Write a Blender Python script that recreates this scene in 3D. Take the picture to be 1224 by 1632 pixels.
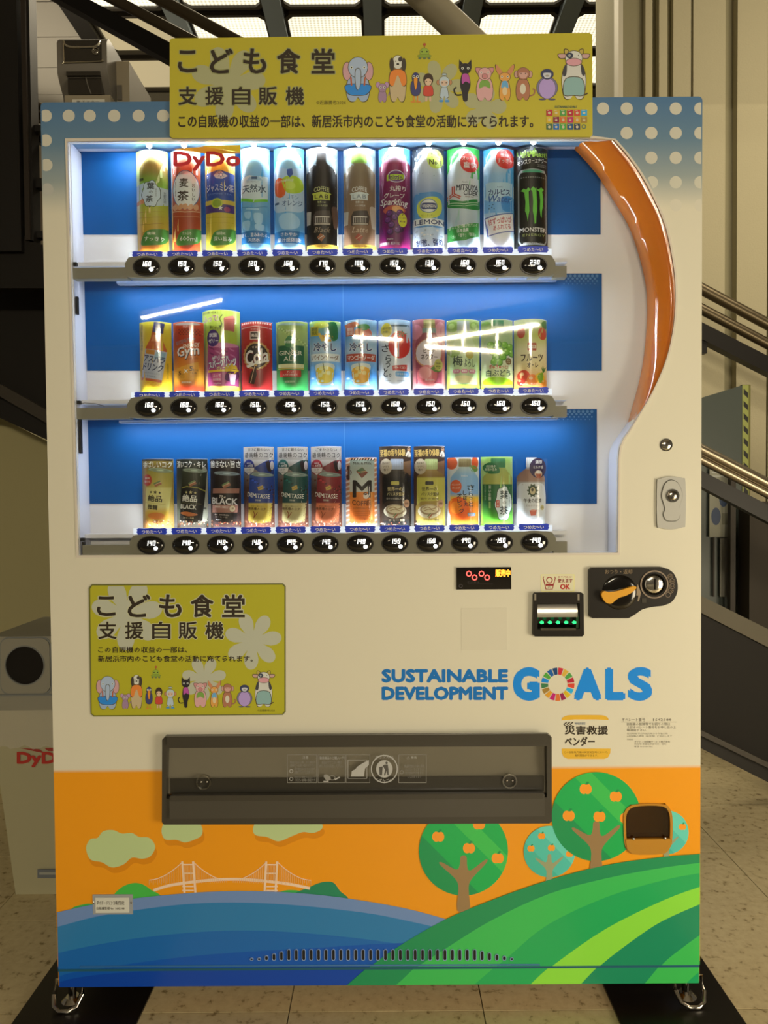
import bpy, bmesh, math, random
from mathutils import Vector, Matrix
from mathutils.geometry import tessellate_polygon
for o in list(bpy.data.objects): bpy.data.objects.remove(o, do_unlink=True)
random.seed(7)
SC = bpy.context.scene; COL = SC.collection

# ---------------------------------------------------------------- camera
FPX = 1178.0
CX, DIST, CH = 0.0223, 1.5215, 1.081
YAW, PITCH, ROLL = -0.002, -0.0256, -0.0081
def cam_axes():
    cy, sy = math.cos(YAW), math.sin(YAW); cp, sp = math.cos(PITCH), math.sin(PITCH); cr, sr = math.cos(ROLL), math.sin(ROLL)
    fw = Vector((sy*cp, cy*cp, sp)); r = Vector((cy, -sy, 0)); u = r.cross(fw)
    return fw, cr*r + sr*u, -sr*r + cr*u
FW, RT, UP = cam_axes()
cam = bpy.data.cameras.new('camera'); camo = bpy.data.objects.new('camera', cam); COL.objects.link(camo)
cam.sensor_fit = 'VERTICAL'; cam.sensor_height = 36.0; cam.sensor_width = 27.0; cam.lens = FPX/1632*36.0
cam.clip_start = 0.02; cam.clip_end = 60
m = Matrix((RT, UP, -FW)).transposed().to_4x4(); m.translation = Vector((CX, -DIST, CH)); camo.matrix_world = m
SC.camera = camo
SC.view_settings.view_transform = 'Standard'; SC.view_settings.look = 'None'
SC.view_settings.exposure = 0.0; SC.view_settings.gamma = 1.0; SC.view_settings.use_curve_mapping = False

# ---------------------------------------------------------------- world, room lights and added fills
w = bpy.data.worlds.new('world'); SC.world = w; w.use_nodes = True
w.node_tree.nodes['Background'].inputs[0].default_value = (1.0, 0.82, 0.56, 1); w.node_tree.nodes['Background'].inputs[1].default_value = 0.10
def area(name, loc, size, power, color, target=None, rot=None, shape='RECTANGLE', spread=180):
    l = bpy.data.lights.new(name, 'AREA'); l.shape = shape; l.size = size[0]; l.size_y = size[1]; l.energy = power; l.color = color
    l.spread = math.radians(spread)
    o = bpy.data.objects.new(name, l); COL.objects.link(o); o.location = loc
    if target is not None:
        d = Vector(target) - Vector(loc); o.rotation_euler = d.to_track_quat('-Z', 'Y').to_euler()
    elif rot: o.rotation_euler = rot
    return o
WARM = (1.0, 0.85, 0.60)
area('stair_hall_light', (0.6, 3.6, 4.7), (3.6, 1.6), 110, WARM, target=(0.6, 3.2, 0))
area('ceiling_fill', (-3.2, 5.2, 3.4), (2.0, 2.0), 22, WARM, target=(-3.2, 5.4, 5))  # added upward fill that brightens the ceiling tiles, no real fixture
area('right_front_fill', (2.3, -1.7, 0.62), (1.0, 1.0), 43, WARM, target=(0.2, 0.0, 0.7))  # added soft fill, lifts the right and lower door; no real entrance
area('right_hall_light', (2.6, 0.4, 3.6), (.9, .9), 40, WARM, target=(1.9, 2.2, 0.5))

# ---------------------------------------------------------------- helpers
def P(px, py, Y=0.0):
    """point on the vertical plane y=Y that the photograph shows at pixel (px, py)"""
    d = FW + RT*((px-612)/FPX) - UP*((py-816)/FPX)
    t = (Y+DIST)/d.y
    return Vector((CX+d.x*t, Y, CH+d.z*t))
def lin(h, k=1.0):
    if isinstance(h, str):
        h = h.lstrip('#'); h = tuple(int(h[i:i+2], 16)/255 for i in (0, 2, 4))
    return tuple(min(.93, (c/12.92 if c <= .04045 else ((c+.055)/1.055)**2.4)*k) for c in h)
LF = (0.80, 0.68, 0.44)         # colour of the warm lobby light on the front: photographed colour -> surface colour
def ob(h):
    c = lin(h); return tuple(min(.93, c[i]/LF[i]) for i in range(3))
def inn(h): return lin(h, 1.12)
MATS = {}
def mat(name, col=(.5, .5, .5), rough=.5, metal=0, coat=0, emit=None, es=0, alpha=None, spec=.5, trans=0, ior=1.45, noise=None, bump=None):
    if name in MATS: return MATS[name]
    m = bpy.data.materials.new(name); m.use_nodes = True; nt = m.node_tree; b = nt.nodes['Principled BSDF']
    b.inputs['Base Color'].default_value = (*col, 1); b.inputs['Roughness'].default_value = rough; b.inputs['Metallic'].default_value = metal
    b.inputs['Coat Weight'].default_value = coat; b.inputs['Coat Roughness'].default_value = .06; b.inputs['Specular IOR Level'].default_value = spec
    b.inputs['Transmission Weight'].default_value = trans; b.inputs['IOR'].default_value = ior
    if emit: b.inputs['Emission Color'].default_value = (*emit, 1); b.inputs['Emission Strength'].default_value = es
    if noise:
        sc, amt = noise; tc = nt.nodes.new('ShaderNodeTexCoord'); n = nt.nodes.new('ShaderNodeTexNoise'); n.inputs['Scale'].default_value = sc; n.inputs['Detail'].default_value = 5
        mx = nt.nodes.new('ShaderNodeMix'); mx.data_type = 'RGBA'
        mx.inputs['A'].default_value = (*[c*(1-amt) for c in col], 1); mx.inputs['B'].default_value = (*[min(1, c*(1+amt)) for c in col], 1)
        nt.links.new(tc.outputs['Object'], n.inputs['Vector']); nt.links.new(n.outputs['Fac'], mx.inputs['Factor']); nt.links.new(mx.outputs['Result'], b.inputs['Base Color'])
    if bump:
        sc, st = bump; tc = nt.nodes.new('ShaderNodeTexCoord'); n = nt.nodes.new('ShaderNodeTexNoise'); n.inputs['Scale'].default_value = sc; n.inputs['Detail'].default_value = 4
        bp = nt.nodes.new('ShaderNodeBump'); bp.inputs['Strength'].default_value = st; bp.inputs['Distance'].default_value = .003
        nt.links.new(tc.outputs['Object'], n.inputs['Vector']); nt.links.new(n.outputs['Fac'], bp.inputs['Height']); nt.links.new(bp.outputs['Normal'], b.inputs['Normal'])
    MATS[name] = m; return m
def mat_print(name, rough=.4, coat=0.0):
    m = mat(name, rough=rough, coat=coat); nt = m.node_tree
    a = nt.nodes.new('ShaderNodeAttribute'); a.attribute_name = 'Col'; nt.links.new(a.outputs['Color'], nt.nodes['Principled BSDF'].inputs['Base Color'])
    return m
def mat_clear(name, tint=(1, 1, 1), rough=.02, ior=1.45, haze=0.0, refl=1.0):
    """thin clear sheet: see-through with a Fresnel reflection"""
    if name in MATS: return MATS[name]
    m = bpy.data.materials.new(name); m.use_nodes = True; nt = m.node_tree; nt.nodes.clear()
    out = nt.nodes.new('ShaderNodeOutputMaterial'); t = nt.nodes.new('ShaderNodeBsdfTransparent'); t.inputs[0].default_value = (*tint, 1)
    g = nt.nodes.new('ShaderNodeBsdfGlossy'); g.inputs['Roughness'].default_value = rough; g.inputs['Color'].default_value = (refl, refl, refl, 1)
    fr = nt.nodes.new('ShaderNodeFresnel'); fr.inputs['IOR'].default_value = ior
    mx = nt.nodes.new('ShaderNodeMixShader'); nt.links.new(fr.outputs[0], mx.inputs[0]); nt.links.new(t.outputs[0], mx.inputs[1]); nt.links.new(g.outputs[0], mx.inputs[2])
    last = mx
    if haze:
        d = nt.nodes.new('ShaderNodeBsdfDiffuse'); d.inputs[0].default_value = (*tint, 1)
        m2 = nt.nodes.new('ShaderNodeMixShader'); m2.inputs[0].default_value = haze; nt.links.new(mx.outputs[0], m2.inputs[1]); nt.links.new(d.outputs[0], m2.inputs[2]); last = m2
    nt.links.new(last.outputs[0], out.inputs[0]); MATS[name] = m; return m
def mat_emit(name, col, s, rough=.4):
    return mat(name, col=(.02, .02, .02), rough=rough, emit=col, es=s)

ORG = {}
def org(o):
    while o is not None and o.parent is not None: o = o.parent
    return ORG.get(o.name, Vector((0, 0, 0))) if o is not None else Vector((0, 0, 0))
def link(name, me, parent=None, loc=None):
    o = bpy.data.objects.new(name, me); COL.objects.link(o)
    if parent is not None: o.parent = parent
    if loc is not None: o.location = loc
    return o
def thing(name, loc, label, cat, group=None):
    o = bpy.data.objects.new(name, None); COL.objects.link(o); o.location = loc; o.empty_display_size = .05
    ORG[o.name] = Vector(loc); o['label'] = label; o['category'] = cat
    if group: o['group'] = group
    return o
def tag(o, label=None, cat=None, group=None, kind=None):
    if label: o['label'] = label
    if cat: o['category'] = cat
    if group: o['group'] = group
    if kind: o['kind'] = kind
    return o
def fin(name, bm, m, parent=None, smooth=False, bev=0, bseg=2, sub=0):
    if bev:
        es = [e for e in bm.edges if len(e.link_faces) == 2 and e.calc_face_angle(0) > .6]
        bmesh.ops.bevel(bm, geom=es, offset=bev, segments=bseg, profile=.5, affect='EDGES', clamp_overlap=True)
    bmesh.ops.recalc_face_normals(bm, faces=bm.faces)
    me = bpy.data.meshes.new(name)
    q = org(parent) if parent is not None else None
    if q is not None and q.length > 0: bmesh.ops.translate(bm, verts=bm.verts, vec=-q)
    bm.to_mesh(me); bm.free()
    for x in (m if isinstance(m, (list, tuple)) else [m]): me.materials.append(x)
    if smooth:
        me.polygons.foreach_set('use_smooth', [True]*len(me.polygons))
        me.set_sharp_from_angle(angle=math.radians(38))
    return link(name, me, parent)
def bbox_bm(bm, x0, x1, y0, y1, z0, z1, mi=0):
    v = [bm.verts.new((x, y, z)) for x in (x0, x1) for y in (y0, y1) for z in (z0, z1)]
    for f in ((0, 1, 3, 2), (4, 6, 7, 5), (0, 4, 5, 1), (2, 3, 7, 6), (0, 2, 6, 4), (1, 5, 7, 3)):
        bm.faces.new([v[i] for i in f]).material_index = mi
def box(name, x0, x1, y0, y1, z0, z1, m, parent=None, bev=0, bseg=2, smooth=None):
    bm = bmesh.new(); bbox_bm(bm, min(x0, x1), max(x0, x1), min(y0, y1), max(y0, y1), min(z0, z1), max(z0, z1))
    return fin(name, bm, m, parent, smooth=bool(bev) if smooth is None else smooth, bev=bev, bseg=bseg)
def pbox(name, a, b, Y0, Y1, m, parent=None, bev=0, YP=None, **k):
    """box whose face at plane YP (the front, Y0) is seen from pixel a to pixel b"""
    p, q = P(a[0], a[1], Y0 if YP is None else YP), P(b[0], b[1], Y0 if YP is None else YP)
    return box(name, p.x, q.x, Y0, Y1, p.z, q.z, m, parent, bev, **k)
def prism_bm(bm, outer, y0, y1, holes=(), caps=(True, True), mi=0):
    """outer/holes: lists of (x, z); a slab between y0 and y1"""
    loops = [list(outer)] + [list(h) for h in holes]
    tris = tessellate_polygon([[Vector((p[0], p[1], 0)) for p in l] for l in loops])
    flat = [p for l in loops for p in l]
    A = [bm.verts.new((p[0], y0, p[1])) for p in flat]; B = [bm.verts.new((p[0], y1, p[1])) for p in flat]
    for t in tris:
        for V, on in ((A, caps[0]), (B, caps[1])):
            if on:
                try: bm.faces.new([V[i] for i in t]).material_index = mi
                except ValueError: pass
    k = 0
    for l in loops:
        n = len(l)
        for i in range(n):
            j = (i+1) % n
            bm.faces.new((A[k+i], A[k+j], B[k+j], B[k+i])).material_index = mi
        k += n
def prism(name, outer, y0, y1, m, parent=None, holes=(), bev=0, bseg=2, smooth=False):
    bm = bmesh.new(); prism_bm(bm, outer, y0, y1, holes)
    return fin(name, bm, m, parent, bev=bev, bseg=bseg, smooth=smooth or bool(bev))
def tube_bm(bm, pts, r, n=12, cap=True, mi=0):
    pts = [Vector(p) for p in pts]; rings = []
    for i, p in enumerate(pts):
        d = (pts[min(i+1, len(pts)-1)] - pts[max(i-1, 0)]).normalized()
        a = d.cross(Vector((0, 0, 1)) if abs(d.z) < .9 else Vector((0, 1, 0))).normalized(); b = d.cross(a)
        rr = r[i] if isinstance(r, (list, tuple)) else r
        rings.append([bm.verts.new(p + (a*math.cos(2*math.pi*k/n) + b*math.sin(2*math.pi*k/n))*rr) for k in range(n)])
    for q, s in zip(rings, rings[1:]):
        for k in range(n): bm.faces.new((q[k], q[(k+1) % n], s[(k+1) % n], s[k])).material_index = mi
    if cap: bm.faces.new(rings[0][::-1]).material_index = mi; bm.faces.new(rings[-1]).material_index = mi
def tube(name, pts, r, m, parent=None, n=14):
    bm = bmesh.new(); tube_bm(bm, pts, r, n); return fin(name, bm, m, parent, smooth=True)
def disc_pts(cx, cz, rx, rz=None, n=32, a0=0, a1=2*math.pi, closed=True):
    rz = rx if rz is None else rz
    k = n if closed else n+1
    return [(cx+rx*math.cos(a0+(a1-a0)*i/n), cz+rz*math.sin(a0+(a1-a0)*i/n)) for i in range(k)]
def rrect(x0, z0, x1, z1, r, n=5):
    o = []
    for cx, cz, a in ((x1-r, z1-r, 0), (x0+r, z1-r, 90), (x0+r, z0+r, 180), (x1-r, z0+r, 270)):
        o += [(cx+r*math.cos(math.radians(a+90*i/n)), cz+r*math.sin(math.radians(a+90*i/n))) for i in range(n+1)]
    return o
def smooth_pts(pts, closed=True, n=6):
    o = []; N = len(pts)
    rng = range(N) if closed else range(N-1)
    for i in rng:
        g = (lambda k: pts[k % N]) if closed else (lambda k: pts[max(0, min(N-1, k))])
        p0, p1, p2, p3 = g(i-1), g(i), g(i+1), g(i+2)
        for k in range(n):
            t = k/n
            o.append(tuple(.5*((2*p1[c]) + (-p0[c]+p2[c])*t + (2*p0[c]-5*p1[c]+4*p2[c]-p3[c])*t*t + (-p0[c]+3*p1[c]-3*p2[c]+p3[c])*t**3) for c in (0, 1)))
    if not closed: o.append(tuple(pts[-1]))
    return o
def PX(pts, Y=0.0):
    return [(lambda v: (v.x, v.z))(P(a, b, Y)) for a, b in pts]
def dome(name, cx, cz, y, rx, rz, h, m, parent=None, n=28, rings=5, back=.002):
    """elliptical pillow standing out of the plane y towards the camera"""
    bm = bmesh.new(); prev = None
    for k in range(rings+1):
        t = k/rings*math.pi/2; c = math.cos(t); yy = y - h*math.sin(t)
        if k == rings:
            v = bm.verts.new((cx, yy, cz))
            for i in range(n): bm.faces.new((prev[i], prev[(i+1) % n], v))
        else:
            R = [bm.verts.new((cx+rx*c*math.cos(2*math.pi*i/n), yy, cz+rz*c*math.sin(2*math.pi*i/n))) for i in range(n)]
            if prev:
                for i in range(n): bm.faces.new((prev[i], prev[(i+1) % n], R[(i+1) % n], R[i]))
            else:
                B = [bm.verts.new((q.co.x, y+back, q.co.z)) for q in R]; bm.faces.new(B)
                for i in range(n): bm.faces.new((B[i], B[(i+1) % n], R[(i+1) % n], R[i]))
            prev = R
    return fin(name, bm, m, parent, smooth=True)

# ---------------------------------------------------------------- flat print
_TC = {}
def text_geo(s, bold=0.0, shear=0.0, res=2, ls=1.0, cs=1.0):
    key = (s, bold, shear, res, ls, cs)
    if key in _TC: return _TC[key]
    c = bpy.data.curves.new('t', 'FONT'); c.body = s; c.size = 1; c.resolution_u = res; c.fill_mode = 'FRONT'; c.align_x = 'CENTER'
    c.offset = bold; c.shear = shear; c.space_line = ls; c.space_character = cs
    o = bpy.data.objects.new('t', c); me = bpy.data.meshes.new_from_object(o)
    vs = [(v.co.x, v.co.y) for v in me.vertices]; fs = [tuple(p.vertices) for p in me.polygons]
    bpy.data.objects.remove(o); bpy.data.curves.remove(c); bpy.data.meshes.remove(me)
    _TC[key] = (vs, fs); return vs, fs
class Art:
    """prints: shapes in picture units (u right, v down), every shape a thin layer over the one before"""
    def __init__(s, mapf, surf=None, slices=(), dz=1e-5, colf=inn):
        s.mapf, s.surf, s.slices, s.dz, s.colf = mapf, surf or (lambda x: 0.0), list(slices), dz, colf
        s.layer = 1; s.parts = {}; s.cur = 'print'; s.clip = None; s.rot = None
    def part(s, n): s.cur = n; return s
    def rotate(s, deg=0, cx=0, cy=0): s.rot = (math.radians(deg), cx, cy) if deg else None
    def _r(s, p):
        if not s.rot: return p
        a, cx, cy = s.rot; x, y = p[0]-cx, p[1]-cy
        return (cx+x*math.cos(a)-y*math.sin(a), cy+x*math.sin(a)+y*math.cos(a))
    def geo(s, vs, fs, col, grid=None):
        if not fs: return
        s.parts.setdefault(s.cur, []).append(([s._r(v) for v in vs], fs, col, s.layer, grid)); s.layer += 1
    def poly(s, pts, col, holes=(), grid=None):
        loops = [list(pts)] + [list(h) for h in holes]
        fl = [p for l in loops for p in l]
        t = tessellate_polygon([[Vector((p[0], p[1], 0)) for p in l] for l in loops])
        s.geo(fl, [tuple(x) for x in t], col, grid)
    def rect(s, x0, y0, x1, y1, col, grid=None): s.poly([(x0, y0), (x1, y0), (x1, y1), (x0, y1)], col, grid=grid)
    def grad(s, pts, stops):
        """vertical printed blend: stops = [(v, colour), ...]"""
        vs = [q for q, _ in stops]; cs = [s.colf(c) for _, c in stops]
        def f(u, v):
            if v <= vs[0]: return cs[0]
            for i in range(len(vs)-1):
                if v <= vs[i+1]:
                    t = (v-vs[i])/(vs[i+1]-vs[i]); return tuple(cs[i][k]*(1-t)+cs[i+1][k]*t for k in range(3))
            return cs[-1]
        s.poly(pts, f, grid=vs)
    def ell(s, cx, cy, rx, ry, col, n=22, rot=0):
        a = math.radians(rot)
        s.poly([(cx+rx*math.cos(t)*math.cos(a)-ry*math.sin(t)*math.sin(a), cy+rx*math.cos(t)*math.sin(a)+ry*math.sin(t)*math.cos(a)) for t in [2*math.pi*i/n for i in range(n)]], col)
    def ring(s, cx, cy, rx, ry, w, col, n=28):
        s.poly(disc_pts(cx, cy, rx, ry, n), col, holes=[disc_pts(cx, cy, rx-w, ry-w, n)])
    def line(s, pts, w, col, closed=False):
        n = len(pts); L = []; R = []
        if n < 2: return
        for i in range(n):
            a = pts[(i-1) % n] if (closed or i > 0) else pts[i]; b = pts[(i+1) % n] if (closed or i < n-1) else pts[i]
            dx, dy = b[0]-a[0], b[1]-a[1]; d = math.hypot(dx, dy) or 1
            L.append((pts[i][0]-dy/d*w/2, pts[i][1]+dx/d*w/2)); R.append((pts[i][0]+dy/d*w/2, pts[i][1]-dx/d*w/2))
        vs = L+R; fs = [(i, (i+1) % n, n+(i+1) % n, n+i) for i in range(n if closed else n-1)]
        s.geo(vs, fs, col)
    def blob(s, pts, col, closed=True, n=5): s.poly(smooth_pts(pts, True, n), col)
    def star(s, cx, cy, r, col, n=5, k=.45, rot=-90):
        s.poly([(cx+(r if i % 2 == 0 else r*k)*math.cos(math.radians(rot+180*i/n)), cy+(r if i % 2 == 0 else r*k)*math.sin(math.radians(rot+180*i/n))) for i in range(2*n)], col)
    def T(s, t, x0, y0, x1, y1, col, bold=.0, shear=0, rot=0, res=2, ls=1.0, cs=1.0, halo=None, hw=.06, arch=0):
        """lettering fitted into a box; weight by overprinting the same letters slightly shifted"""
        vs, fs = text_geo(t, 0, shear, res, ls, cs)
        if not vs: return
        ax, bx = min(v[0] for v in vs), max(v[0] for v in vs); ay, by = min(v[1] for v in vs), max(v[1] for v in vs)
        nl = t.count('\n')+1; em = (y1-y0)/nl/.9 if len(t) > 0 else 1
        em = min(em, max((y1-y0), (x1-x0)/max(1, max(len(q) for q in t.split('\n')))*1.3)); b = bold*em*getattr(s, 'weight', .8)
        x0 += b; x1 -= b; y0 += b; y1 -= b
        sx, sy = (x1-x0)/max(1e-6, bx-ax), (y1-y0)/max(1e-6, by-ay)
        mx, my = (x0+x1)/2, (y0+y1)/2; c, q = math.cos(math.radians(rot)), math.sin(math.radians(rot)); o = []
        for v in vs:
            x = x0+(v[0]-ax)*sx; y = y1-(v[1]-ay)*sy
            if arch: y -= arch*(1-((x-mx)/((x1-x0)/2))**2)
            o.append((mx+(x-mx)*c-(y-my)*q, my+(x-mx)*q+(y-my)*c))
        def over(r, colr, n):
            for k in range(n):
                a = 2*math.pi*(k+.5)/n; s.geo([(u+r*math.cos(a), v+r*math.sin(a)) for u, v in o], fs, colr); s.layer -= .62
            s.layer = math.ceil(s.layer)
        if halo: over(b+hw*em*.7, halo, 8)
        if b > 0: over(b, col, 4 if bold < .04 else 6)
        s.geo(o, fs, col)
    def V(s, t, x0, y0, x1, y1, col, bold=0, **k): s.T('\n'.join(t), x0, y0, x1, y1, col, bold=bold, ls=.95, **k)
    def build(s, parent, m, names=None):
        out = []
        for name, items in s.parts.items():
            name = name.split('#')[0]
            bm = bmesh.new(); cl = bm.verts.layers.float_color.new('Col')
            for vs, fs, col, lay, grid in items:
                tb = bmesh.new() if grid else bm
                tcl = tb.verts.layers.float_color.new('Col') if grid else cl
                n0 = len(tb.verts); cc = None if callable(col) else (*s.colf(col), 1); nv = []
                for u, v in vs:
                    q = tb.verts.new((u, lay, v) if grid else (*(lambda w: (w[0], lay, w[1]))(s.mapf(u, v)),))
                    if cc: q[tcl] = cc
                    nv.append(q)
                for f in fs:
                    if len(set(f)) < 3: continue
                    try: tb.faces.new([nv[i] for i in f])
                    except ValueError: pass
                if grid:
                    lo, hi = min(v[1] for v in vs), max(v[1] for v in vs)
                    cuts = set(g for g in grid if lo < g < hi)
                    gs = sorted([lo]+list(cuts)+[hi])
                    for a, b in zip(gs, gs[1:]):
                        k = 3
                        for i in range(1, k): cuts.add(a+(b-a)*i/k)
                    for g in sorted(cuts):
                        bmesh.ops.bisect_plane(tb, geom=tb.verts[:]+tb.edges[:]+tb.faces[:], plane_co=(0, 0, g), plane_no=(0, 0, 1))
                    for q in tb.verts:
                        c = col(q.co.x, q.co.z) if callable(col) else cc[:3]; q[tcl] = (*c, 1)
                        w = s.mapf(q.co.x, q.co.z); q.co = (w[0], q.co.y, w[1])
                    mp = {q: bm.verts.new(q.co) for q in tb.verts}
                    for q, r in mp.items(): r[cl] = q[tcl]
                    for f in tb.faces: bm.faces.new([mp[q] for q in f.verts])
                    tb.free()
            for x in s.slices:
                bmesh.ops.bisect_plane(bm, geom=bm.verts[:]+bm.edges[:]+bm.faces[:], plane_co=(x, 0, 0), plane_no=(1, 0, 0))
            if s.clip:
                for co, no in s.clip:
                    bmesh.ops.bisect_plane(bm, geom=bm.verts[:]+bm.edges[:]+bm.faces[:], plane_co=co, plane_no=no, clear_outer=True)
            for hole in getattr(s, 'cut', ()):   # convex loops (x, z) where the sheet is open
                n_ = len(hole); hc = (sum(h[0] for h in hole)/n_, sum(h[1] for h in hole)/n_)
                hx0, hx1, hz0, hz1 = min(h[0] for h in hole), max(h[0] for h in hole), min(h[1] for h in hole), max(h[1] for h in hole)
                for k in range(n_):
                    a, b = hole[k], hole[(k+1) % n_]
                    near = [f for f in bm.faces if max(v.co.x for v in f.verts) > hx0 and min(v.co.x for v in f.verts) < hx1 and max(v.co.z for v in f.verts) > hz0 and min(v.co.z for v in f.verts) < hz1]
                    if not near: break
                    g_ = set(near); 
                    for f in near: g_.update(f.verts); g_.update(f.edges)
                    bmesh.ops.bisect_plane(bm, geom=list(g_), plane_co=(a[0], 0, a[1]), plane_no=(b[1]-a[1], 0, -(b[0]-a[0])))
                def ins(f):
                    c = f.calc_center_median()
                    sg = [((b[0]-a[0])*(c.z-a[1])-(b[1]-a[1])*(c.x-a[0])) for a, b in zip(hole, hole[1:]+hole[:1])]
                    return all(q > 0 for q in sg) or all(q < 0 for q in sg)
                bmesh.ops.delete(bm, geom=[f for f in bm.faces if ins(f)], context='FACES')
            if not bm.faces: bm.free(); continue
            for q in bm.verts: q.co.y = s.surf(q.co.x) - q.co.y*s.dz
            for f in bm.faces:
                f.normal_update()
                if f.normal.y > 0: f.normal_flip()
            q = org(parent)
            if q.length > 0: bmesh.ops.translate(bm, verts=bm.verts, vec=-q)
            me = bpy.data.meshes.new(name); bm.to_mesh(me); bm.free(); me.materials.append(m)
            out.append(link(name, me, parent))
        return out
# ---------------------------------------------------------------- the hall: floor, walls, ceilings
M_grout = mat('grout', ob('#5d5238'), .9)
def mat_tile():
    m = mat('floor_tile', lin('#b39a66'), .42); nt = m.node_tree; b = nt.nodes['Principled BSDF']
    g = nt.nodes.new('ShaderNodeNewGeometry'); mp = nt.nodes.new('ShaderNodeMapping'); nt.links.new(g.outputs['Position'], mp.inputs[0]); mp.inputs['Scale'].default_value = (1, 1.0, 1)
    n = nt.nodes.new('ShaderNodeTexNoise'); n.inputs['Scale'].default_value = 46; n.inputs['Detail'].default_value = 3; n.inputs['Roughness'].default_value = .6
    r = nt.nodes.new('ShaderNodeValToRGB'); e = r.color_ramp.elements; e[0].position = .30; e[0].color = (*ob('#7c6436'), 1); e[1].position = .41; e[1].color = (*ob('#b99e64'), 1)
    x = r.color_ramp.elements.new(.62); x.color = (*ob('#c2a86c'), 1)
    n2 = nt.nodes.new('ShaderNodeTexNoise'); n2.inputs['Scale'].default_value = 5; n2.inputs['Detail'].default_value = 4
    mx = nt.nodes.new('ShaderNodeMix'); mx.data_type = 'RGBA'; mx.blend_type = 'MULTIPLY'; mx.inputs['Factor'].default_value = .15
    oi = nt.nodes.new('ShaderNodeObjectInfo'); add = nt.nodes.new('ShaderNodeMath'); add.operation = 'MULTIPLY_ADD'; add.inputs[1].default_value = .12; add.inputs[2].default_value = .9
    m2 = nt.nodes.new('ShaderNodeMix'); m2.data_type = 'RGBA'; m2.blend_type = 'MULTIPLY'; m2.inputs['Factor'].default_value = 1
    nt.links.new(mp.outputs[0], n.inputs['Vector']); nt.links.new(mp.outputs[0], n2.inputs['Vector']); nt.links.new(n.outputs['Fac'], r.inputs[0])
    nt.links.new(r.outputs[0], mx.inputs['A']); nt.links.new(n2.outputs['Fac'], mx.inputs['B'])
    nt.links.new(oi.outputs['Random'], add.inputs[0]); nt.links.new(mx.outputs['Result'], m2.inputs['A']); nt.links.new(add.outputs[0], m2.inputs['B'])
    nt.links.new(m2.outputs['Result'], b.inputs['Base Color'])
    return m
M_tile = mat_tile()
floor = box('floor', -4, 4.5, -8, 9.2, -.06, -.004, M_grout); tag(floor, kind='structure')
TX, TY = .405, .338
bm = bmesh.new(); bbox_bm(bm, -TX/2+.0012, TX/2-.0012, -TY/2+.0012, TY/2-.0012, -.004, 0)
tile_me = fin('floor_tile', bm, M_tile); tile_mesh = tile_me.data; bpy.data.objects.remove(tile_me)
for i in range(-7, 9):
    for j in range(-5, 10):
        link('tile', tile_mesh, floor, (-.187+TX*(i+.5), 1.512-DIST+.003+TY*(j+.5), 0))
M_cream = mat('cream_wall', ob('#aa9868'), .85, bump=(120, .5))
M_cream_shade = mat('cream_groove_shade', ob('#86784f'), .9, bump=(120, .5))  # darker copy of the cream, paints shade into the wall recesses
M_dark = mat('dark_steel', lin('#14110e'), .45, spec=.4)
M_dark2 = mat('dark_stringer', lin('#171410'), .6, spec=.3)
YW = 2.3
wr = box('wall_right', P(985, 500, YW).x, 4.5, YW+.05, YW+.4, 0, 5.6, M_cream_shade); tag(wr, kind='structure')
M_whitetrim = mat('white_trim', lin('#cfcab8'), .6)
for a, b_, dp, mm in ((984, 991, .07, M_whitetrim), (993, 1026, .0, M_cream_shade), (1030, 1041, .035, M_cream), (1041, 1050, .0, M_cream_shade), (1050, 1063, .05, M_cream),
                   (1064, 1072, .01, M_cream_shade), (1073, 1101, .045, M_cream), (1104, 1155, .05, M_cream), (1174, 1222, .05, M_cream), (1225, 1290, .05, M_cream), (1310, 1360, .05, M_cream), (1363, 1480, .05, M_cream)):
    box('wall_panel', P(a, 500, YW).x, P(b_, 500, YW).x, YW+.051-dp, YW+.055, 0, 5.55, mm, wr, bev=.004)
# hook on the wall
# far wall, wall behind the bin, left
M_far = mat('far_wall', ob('#8f7f5a'), .9)
wb = box('wall_back', -8, 4.5, 9.0, 9.2, -.06, 5.6, M_far); tag(wb, kind='structure')
M_under = mat('under_stair_wall', ob('#93834f'), .85, bump=(60, .15))
wl = prism('wall_left', [(-3.2, 0), (.1, 0)] + PX([(300, 815), (77, 704), (0, 665), (-170, 583)], 1.13), 1.13, 1.22, M_under); tag(wl, kind='structure')

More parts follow.
